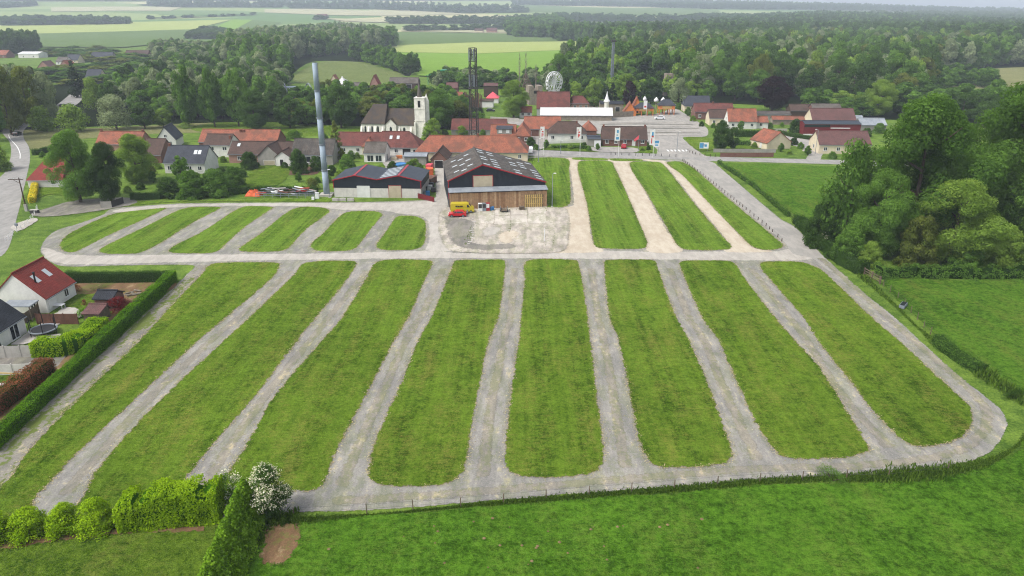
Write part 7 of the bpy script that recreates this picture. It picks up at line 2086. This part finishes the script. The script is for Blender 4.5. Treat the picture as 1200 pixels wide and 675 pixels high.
banner('white entrance banner on the park gate', 757, 136, 118, 128, 1.6, [(.2, .8, .2, .4, 'print_red')])
house('stone pavilion with flat dark roof left of the entrance', (703, 131), (728, 130), D=8, e=3.6, r=4.4, wall='stone_wall', roof='tile_black', name='pavilion', cat='pavilion', gutter=False, ops=[('f', .25, .2, 2, 2, 'x'), ('f', .75, .2, 2, 2, 'x')])
c = P(710.5, 133); o = thing('spire_turret', 'white pointed turret on the stone pavilion row', 'turret', (c.x, c.y, 0)); MB().tube((0, 0, -.1), (0, 0, 5.4), 1.1, n=10).build('shaft', 'stone_church', o); MB().lathe([(1.5, 5.4), (.9, 6.4), (.35, 8.2), (.03, 10)], 10).build('spire', 'trim_white', o)
house('red roofed stall behind the white hall', (688, 127), (700, 126.5), D=6, e=2.4, r=4.2, wall='render_cream', roof='tent_pink', hl=2, hr=2, name='stall', cat='stall', gutter=False)
def ruin(label, x, yb, yt, w):
    c = P(x, yb); h = HZ(x, yb, yt); o = thing('ruined_tower', label, 'tower', (c.x, c.y, 0), .2)
    MB().box(-w / 2, -w / 2, -.2, w / 2, w / 2, h * .8).build('shaft', 'stone_wall', o)
    for s in (-1, 1): MB().box(s * w * .32 - w * .16, -w / 2 + .01, h * .8, s * w * .32 + w * .16, w / 2 - .01, h).build('merlon', 'stone_wall', o)
    MB().box(-w * .15, -w / 2 - .03, h * .6, w * .15, -w / 2 + .02, h * .75).build('opening', 'black_plastic_and_shade', o)  # nothing cut out: shaded hole painted as a black plate
ruin('tall sandstone ruin tower above the willows', 782, 112, 86, 4); ruin('smaller ruin tower to the right among trees', 807, 112, 91, 4)
ruin('grey rock tower beside the timber peak', 626, 122, 100, 7)
c = P(616, 112); h = HZ(616, 112, 86); o = thing('timber_peak', 'open timber roof peak of a park ride', 'ride', (c.x, c.y, 0), .5)
for s in (-1, 1):
    for y in (-3, 3): MB().bar((s * 5, y, 0), (0, y * .15, h), .35).build('rafter', 'old_wood', o)
for z in np.linspace(.25, .9, 6): 
    w_ = 5 * (1 - z); MB().slab((-w_, -3 * (1 - z * .85), h * z), (w_, -3 * (1 - z * .85), h * z), (w_, -3 * (1 - z * .85) + .1, h * z + 1), (-w_, -3 * (1 - z * .85) + .1, h * z + 1), .1).build('board', 'old_wood', o)
# big wheel seen edge-on-ish, white
c = P(649, 118); h = HZ(649, 118, 84); o = thing('ferris_wheel', 'white ferris wheel above the tall red roof', 'ferris wheel', (c.x, c.y, 0), R(38))
rw = h * .34; cz = h - rw
for y in (-.8, .8):
    rim = MB(); sp_ = MB()
    for k in range(16):
        a, b = 2 * math.pi * k / 16, 2 * math.pi * (k + 1) / 16
        rim.tube((rw * math.cos(a), y, cz + rw * math.sin(a)), (rw * math.cos(b), y, cz + rw * math.sin(b)), .22, n=5)
        sp_.tube((0, y, cz), (rw * math.cos(a), y, cz + rw * math.sin(a)), .12, n=4)
    rim.build('rim', 'trim_white', o); sp_.build('spoke', 'trim_white', o)
for k in range(16):
    a = 2 * math.pi * k / 16; MB().lathe([(.3, 0), (.55, .2), (.55, .8), (.65, .9), (.05, 1.3)], 8, (rw * math.cos(a), 0, cz + rw * math.sin(a) - 1.9)).build('gondola', 'trim_white', o)
for s in (-1, 1):
    for y in (-1.6, 1.6): MB().bar((s * rw * .6, y, 0), (0, y * .6, cz), .3).build('leg', 'trim_white', o)
c = P(716, 112); h = HZ(716, 112, 49); o = thing('drop_tower', 'slim grey drop tower rising over the woods', 'ride tower', (c.x, c.y, 0), .2)
for sx, sy in ((-1, -1), (1, -1), (1, 1), (-1, 1)): MB().bar((sx * .55, sy * .55, 0), (sx * .45, sy * .45, h), .28).build('leg', 'steel_grey', o)
br = MB()
for k in range(18):
    z0, z1 = h * k / 18, h * (k + 1) / 18
    for a, b in (((-.5, -.5), (.5, -.5)), ((.5, -.5), (.5, .5)), ((.5, .5), (-.5, .5)), ((-.5, .5), (-.5, -.5))):
        br.bar((*a, z0), (*b, z1), .2); br.bar((*a, z1), (*b, z1), .2)
br.build('bracing', 'steel_grey', o); MB().box(-1.1, -1.1, h, 1.1, 1.1, h + 1.0).build('head', 'steel_dark', o)
house('long grey ride station before the meadow', (456, 104.5), (490, 104), D=10, e=3.4, r=6.2, wall='dark_wood', roof='tile_grey', name='ride_station', cat='pavilion', gutter=False, ops=[('f', .3, .2, 3, 2.6, 'x'), ('f', .7, .2, 3, 2.6, 'x')])
house('small red roofed park house left of the station', (434, 105), (444, 105), D=7, e=3, r=8, wall='brick_pink', roof='tile_bright', gable=True, name='park_house', cat='house', gutter=False)
house('low grey park building behind the round tree', (413, 107), (428, 106.5), D=8, e=3, r=4.6, wall='render_grey', roof='tile_grey', name='park_house', cat='house', gutter=False)
house('white tent roof in the park behind the chimney', (393, 103), (406, 103), D=10, e=2.4, r=6, wall='render_white', roof='white_sheet', hl=4, hr=4, name='tent', cat='tent', gutter=False)
house('orange roofed park stall right of the chimney top', (388, 100), (395, 100), D=6, e=3, r=6, wall='render_cream', roof='tile_orange', gable=True, name='stall', cat='stall', gutter=False)
RK = [(452, 110, 'steel_grey'), (457, 112, 'concrete'), (463, 111, 'concrete'), (468, 109.5, 'rust_steel'), (473, 112, 'blue_plastic'), (478, 110, 'steel_blue'), (482, 112.5, 'trim_white'), (462, 114, 'trim_white'), (470, 114.5, 'print_blue'), (477, 115, 'print_blue')]
for x, y, m_ in RK:
    c = P(x, y); w_ = random.uniform(1.6, 3)
    mb = MB(); q = [(w_ * random.uniform(.7, 1) * math.cos(a), w_ * random.uniform(.7, 1) * .8 * math.sin(a)) for a in np.linspace(0, 5.5, 7)]
    mb.prism([(c.x + a, c.y + b) for a, b in q], 0, w_ * .5); mb.prism([(c.x + a * .6, c.y + b * .6) for a, b in q], w_ * .5 + .003, w_ * .85)
    nm = {'trim_white': 'white', 'print_blue': 'pale blue', 'blue_plastic': 'blue', 'concrete': 'pale grey', 'rust_steel': 'brown', 'steel_grey': 'grey', 'steel_blue': 'blue grey'}[m_]
    tag(mb.build('water_ride_rock', m_), nm + ' rock of the water ride before the ride station', 'rock', 'rocks of the water ride')
c = P(508, 100); o = thing('water_slide', 'green water slide above the church trees', 'slide', (c.x, c.y, 0), -.3)
for k in range(3): MB().slab((-5 + k * .6, k * 1.4, 6 - k * .5), (6, k * 1.4, 8.5 - k * .5), (6, k * 1.4 + 1.1, 8.5 - k * .5), (-5 + k * .6, k * 1.4 + 1.1, 6 - k * .5), .3).build('chute', 'slide_green', o)
for x in (-4.5, 0, 5): MB().bar((x, 2, 0), (x, 2, 6 + .25 * x), .3).build('leg', 'slide_green', o)
MB().box(5, -.5, 0, 8, 4, 9.5).build('tower', 'slide_green', o)
def coaster():
    c = P(345, 122); o = thing('roller_coaster', 'grey steel coaster tracks with green pool left of the chimney', 'roller coaster', (c.x, c.y, 0))
    tr = MB(); pts = [Vector((-9 + k * .9, 3 * math.sin(k * .5), 6 + 4.2 * math.sin(k * .42))) for k in range(26)]
    for a, b in zip(pts, pts[1:]):
        for s in (-.5, .5): tr.tube(a + Vector((0, s, 0)), b + Vector((0, s, 0)), .16, n=5)
    tr.build('track', 'steel_grey', o)
    for k in range(0, 26, 3): MB().bar((pts[k].x, pts[k].y, 0), pts[k], .3).build('support', 'steel_grey', o)
    MB().box(-9, 4, 7.4, 3, 6, 8.2).build('station_roof', 'steel_blue', o); 
    for x in (-8.5, -3, 2.5): MB().box(x - .2, 4.5, 0, x + .2, 5, 7.4).build('column', 'trim_white', o)
    MB().slab((6, 0, 3.5), (14, 0, 3.5), (14, 7, 5), (6, 7, 5), .3).build('pool_roof', 'slide_green', o)
coaster()
house('pink tent roof in the park behind the radio mast', (570, 121), (584, 121), D=7, e=2.6, r=5, wall='render_white', roof='tent_pink', hl=3, hr=3, name='tent', cat='tent', gutter=False)
house('red roofed park stall left of the radio mast', (527, 121), (541, 120.5), D=7, e=2.6, r=5, wall='render_cream', roof='tile_orange', name='stall', cat='stall', gutter=False)
house('maroon park hall left of the radio mast', (523, 112), (536, 112), D=8, e=4, r=6.5, wall='brick_red', roof='tile_maroon', name='park_hall', cat='hall', gutter=False)
house('dark timber park building right of the radio mast', (567, 114), (583, 114), D=7, e=6, r=7, wall='dark_wood', roof='tile_maroon', name='park_hall', cat='hall', gutter=False)
house('low white ticket hut with brown base near the mast', (562, 126), (578, 126), D=5, e=3, r=3.6, wall='render_white', roof='tile_brown', name='park_hut', cat='hut', gutter=False)
pal = P(541, 126); o = thing('palisade', 'tall brown timber palisade by the radio mast', 'palisade', (pal.x, pal.y, 0), 0)
for k in range(14): MB().tube((k * .75, math.sin(k) * .3, -.1), (k * .75, math.sin(k) * .3, random.uniform(5, 7.5)), .26, n=6).build('log', 'rust_steel', o)
# two bare poplars
for x, w_, lab in ((609, 6, 'bare thin poplar before the wheat field'), (616, 5, 'second bare poplar before the wheat field'), (628, 4, 'short bare tree right of the poplars')):
    c = P(x, 104); h = HZ(x, 104, 63 if x < 620 else 78); o = thing('bare_tree', lab, 'tree', (c.x, c.y, 0)); mb = MB().tube((0, 0, 0), (0, 0, h), .35, .06, 6)
    mb.build('trunk', 'bark_pale', o); b_ = MB()
    for k in range(40): z = random.uniform(.3, .95) * h; a = random.uniform(0, 6.28); l_ = random.uniform(1.2, 2.6) * (1.3 - z / h); b_.tube((0, 0, z), (math.cos(a) * l_, math.sin(a) * l_, z + 2.5), .09, .03, 4)
    b_.build('branches', 'bark_pale', o)

# ------------------------------------------------------------------ hazy air
def haze():
    mb = MB().box(-9000, -320, -1.5, 9000, 7400, 235)
    me = mb.mesh('haze')
    m = bpy.data.materials.new('haze'); m.use_nodes = True
    n = m.node_tree.nodes; n.clear()
    out = n.new('ShaderNodeOutputMaterial'); pv = n.new('ShaderNodeVolumePrincipled')
    pv.inputs['Color'].default_value = (.78, .88, 1.0, 1)
    pv.inputs['Density'].default_value = 0.00018
    pv.inputs['Anisotropy'].default_value = .0
    m.node_tree.links.new(pv.outputs[0], out.inputs['Volume'])
    me.materials.append(m)
    tag(link(bpy.data.objects.new('haze', me)), 'thin pale haze filling the whole valley', kind='stuff')
haze()
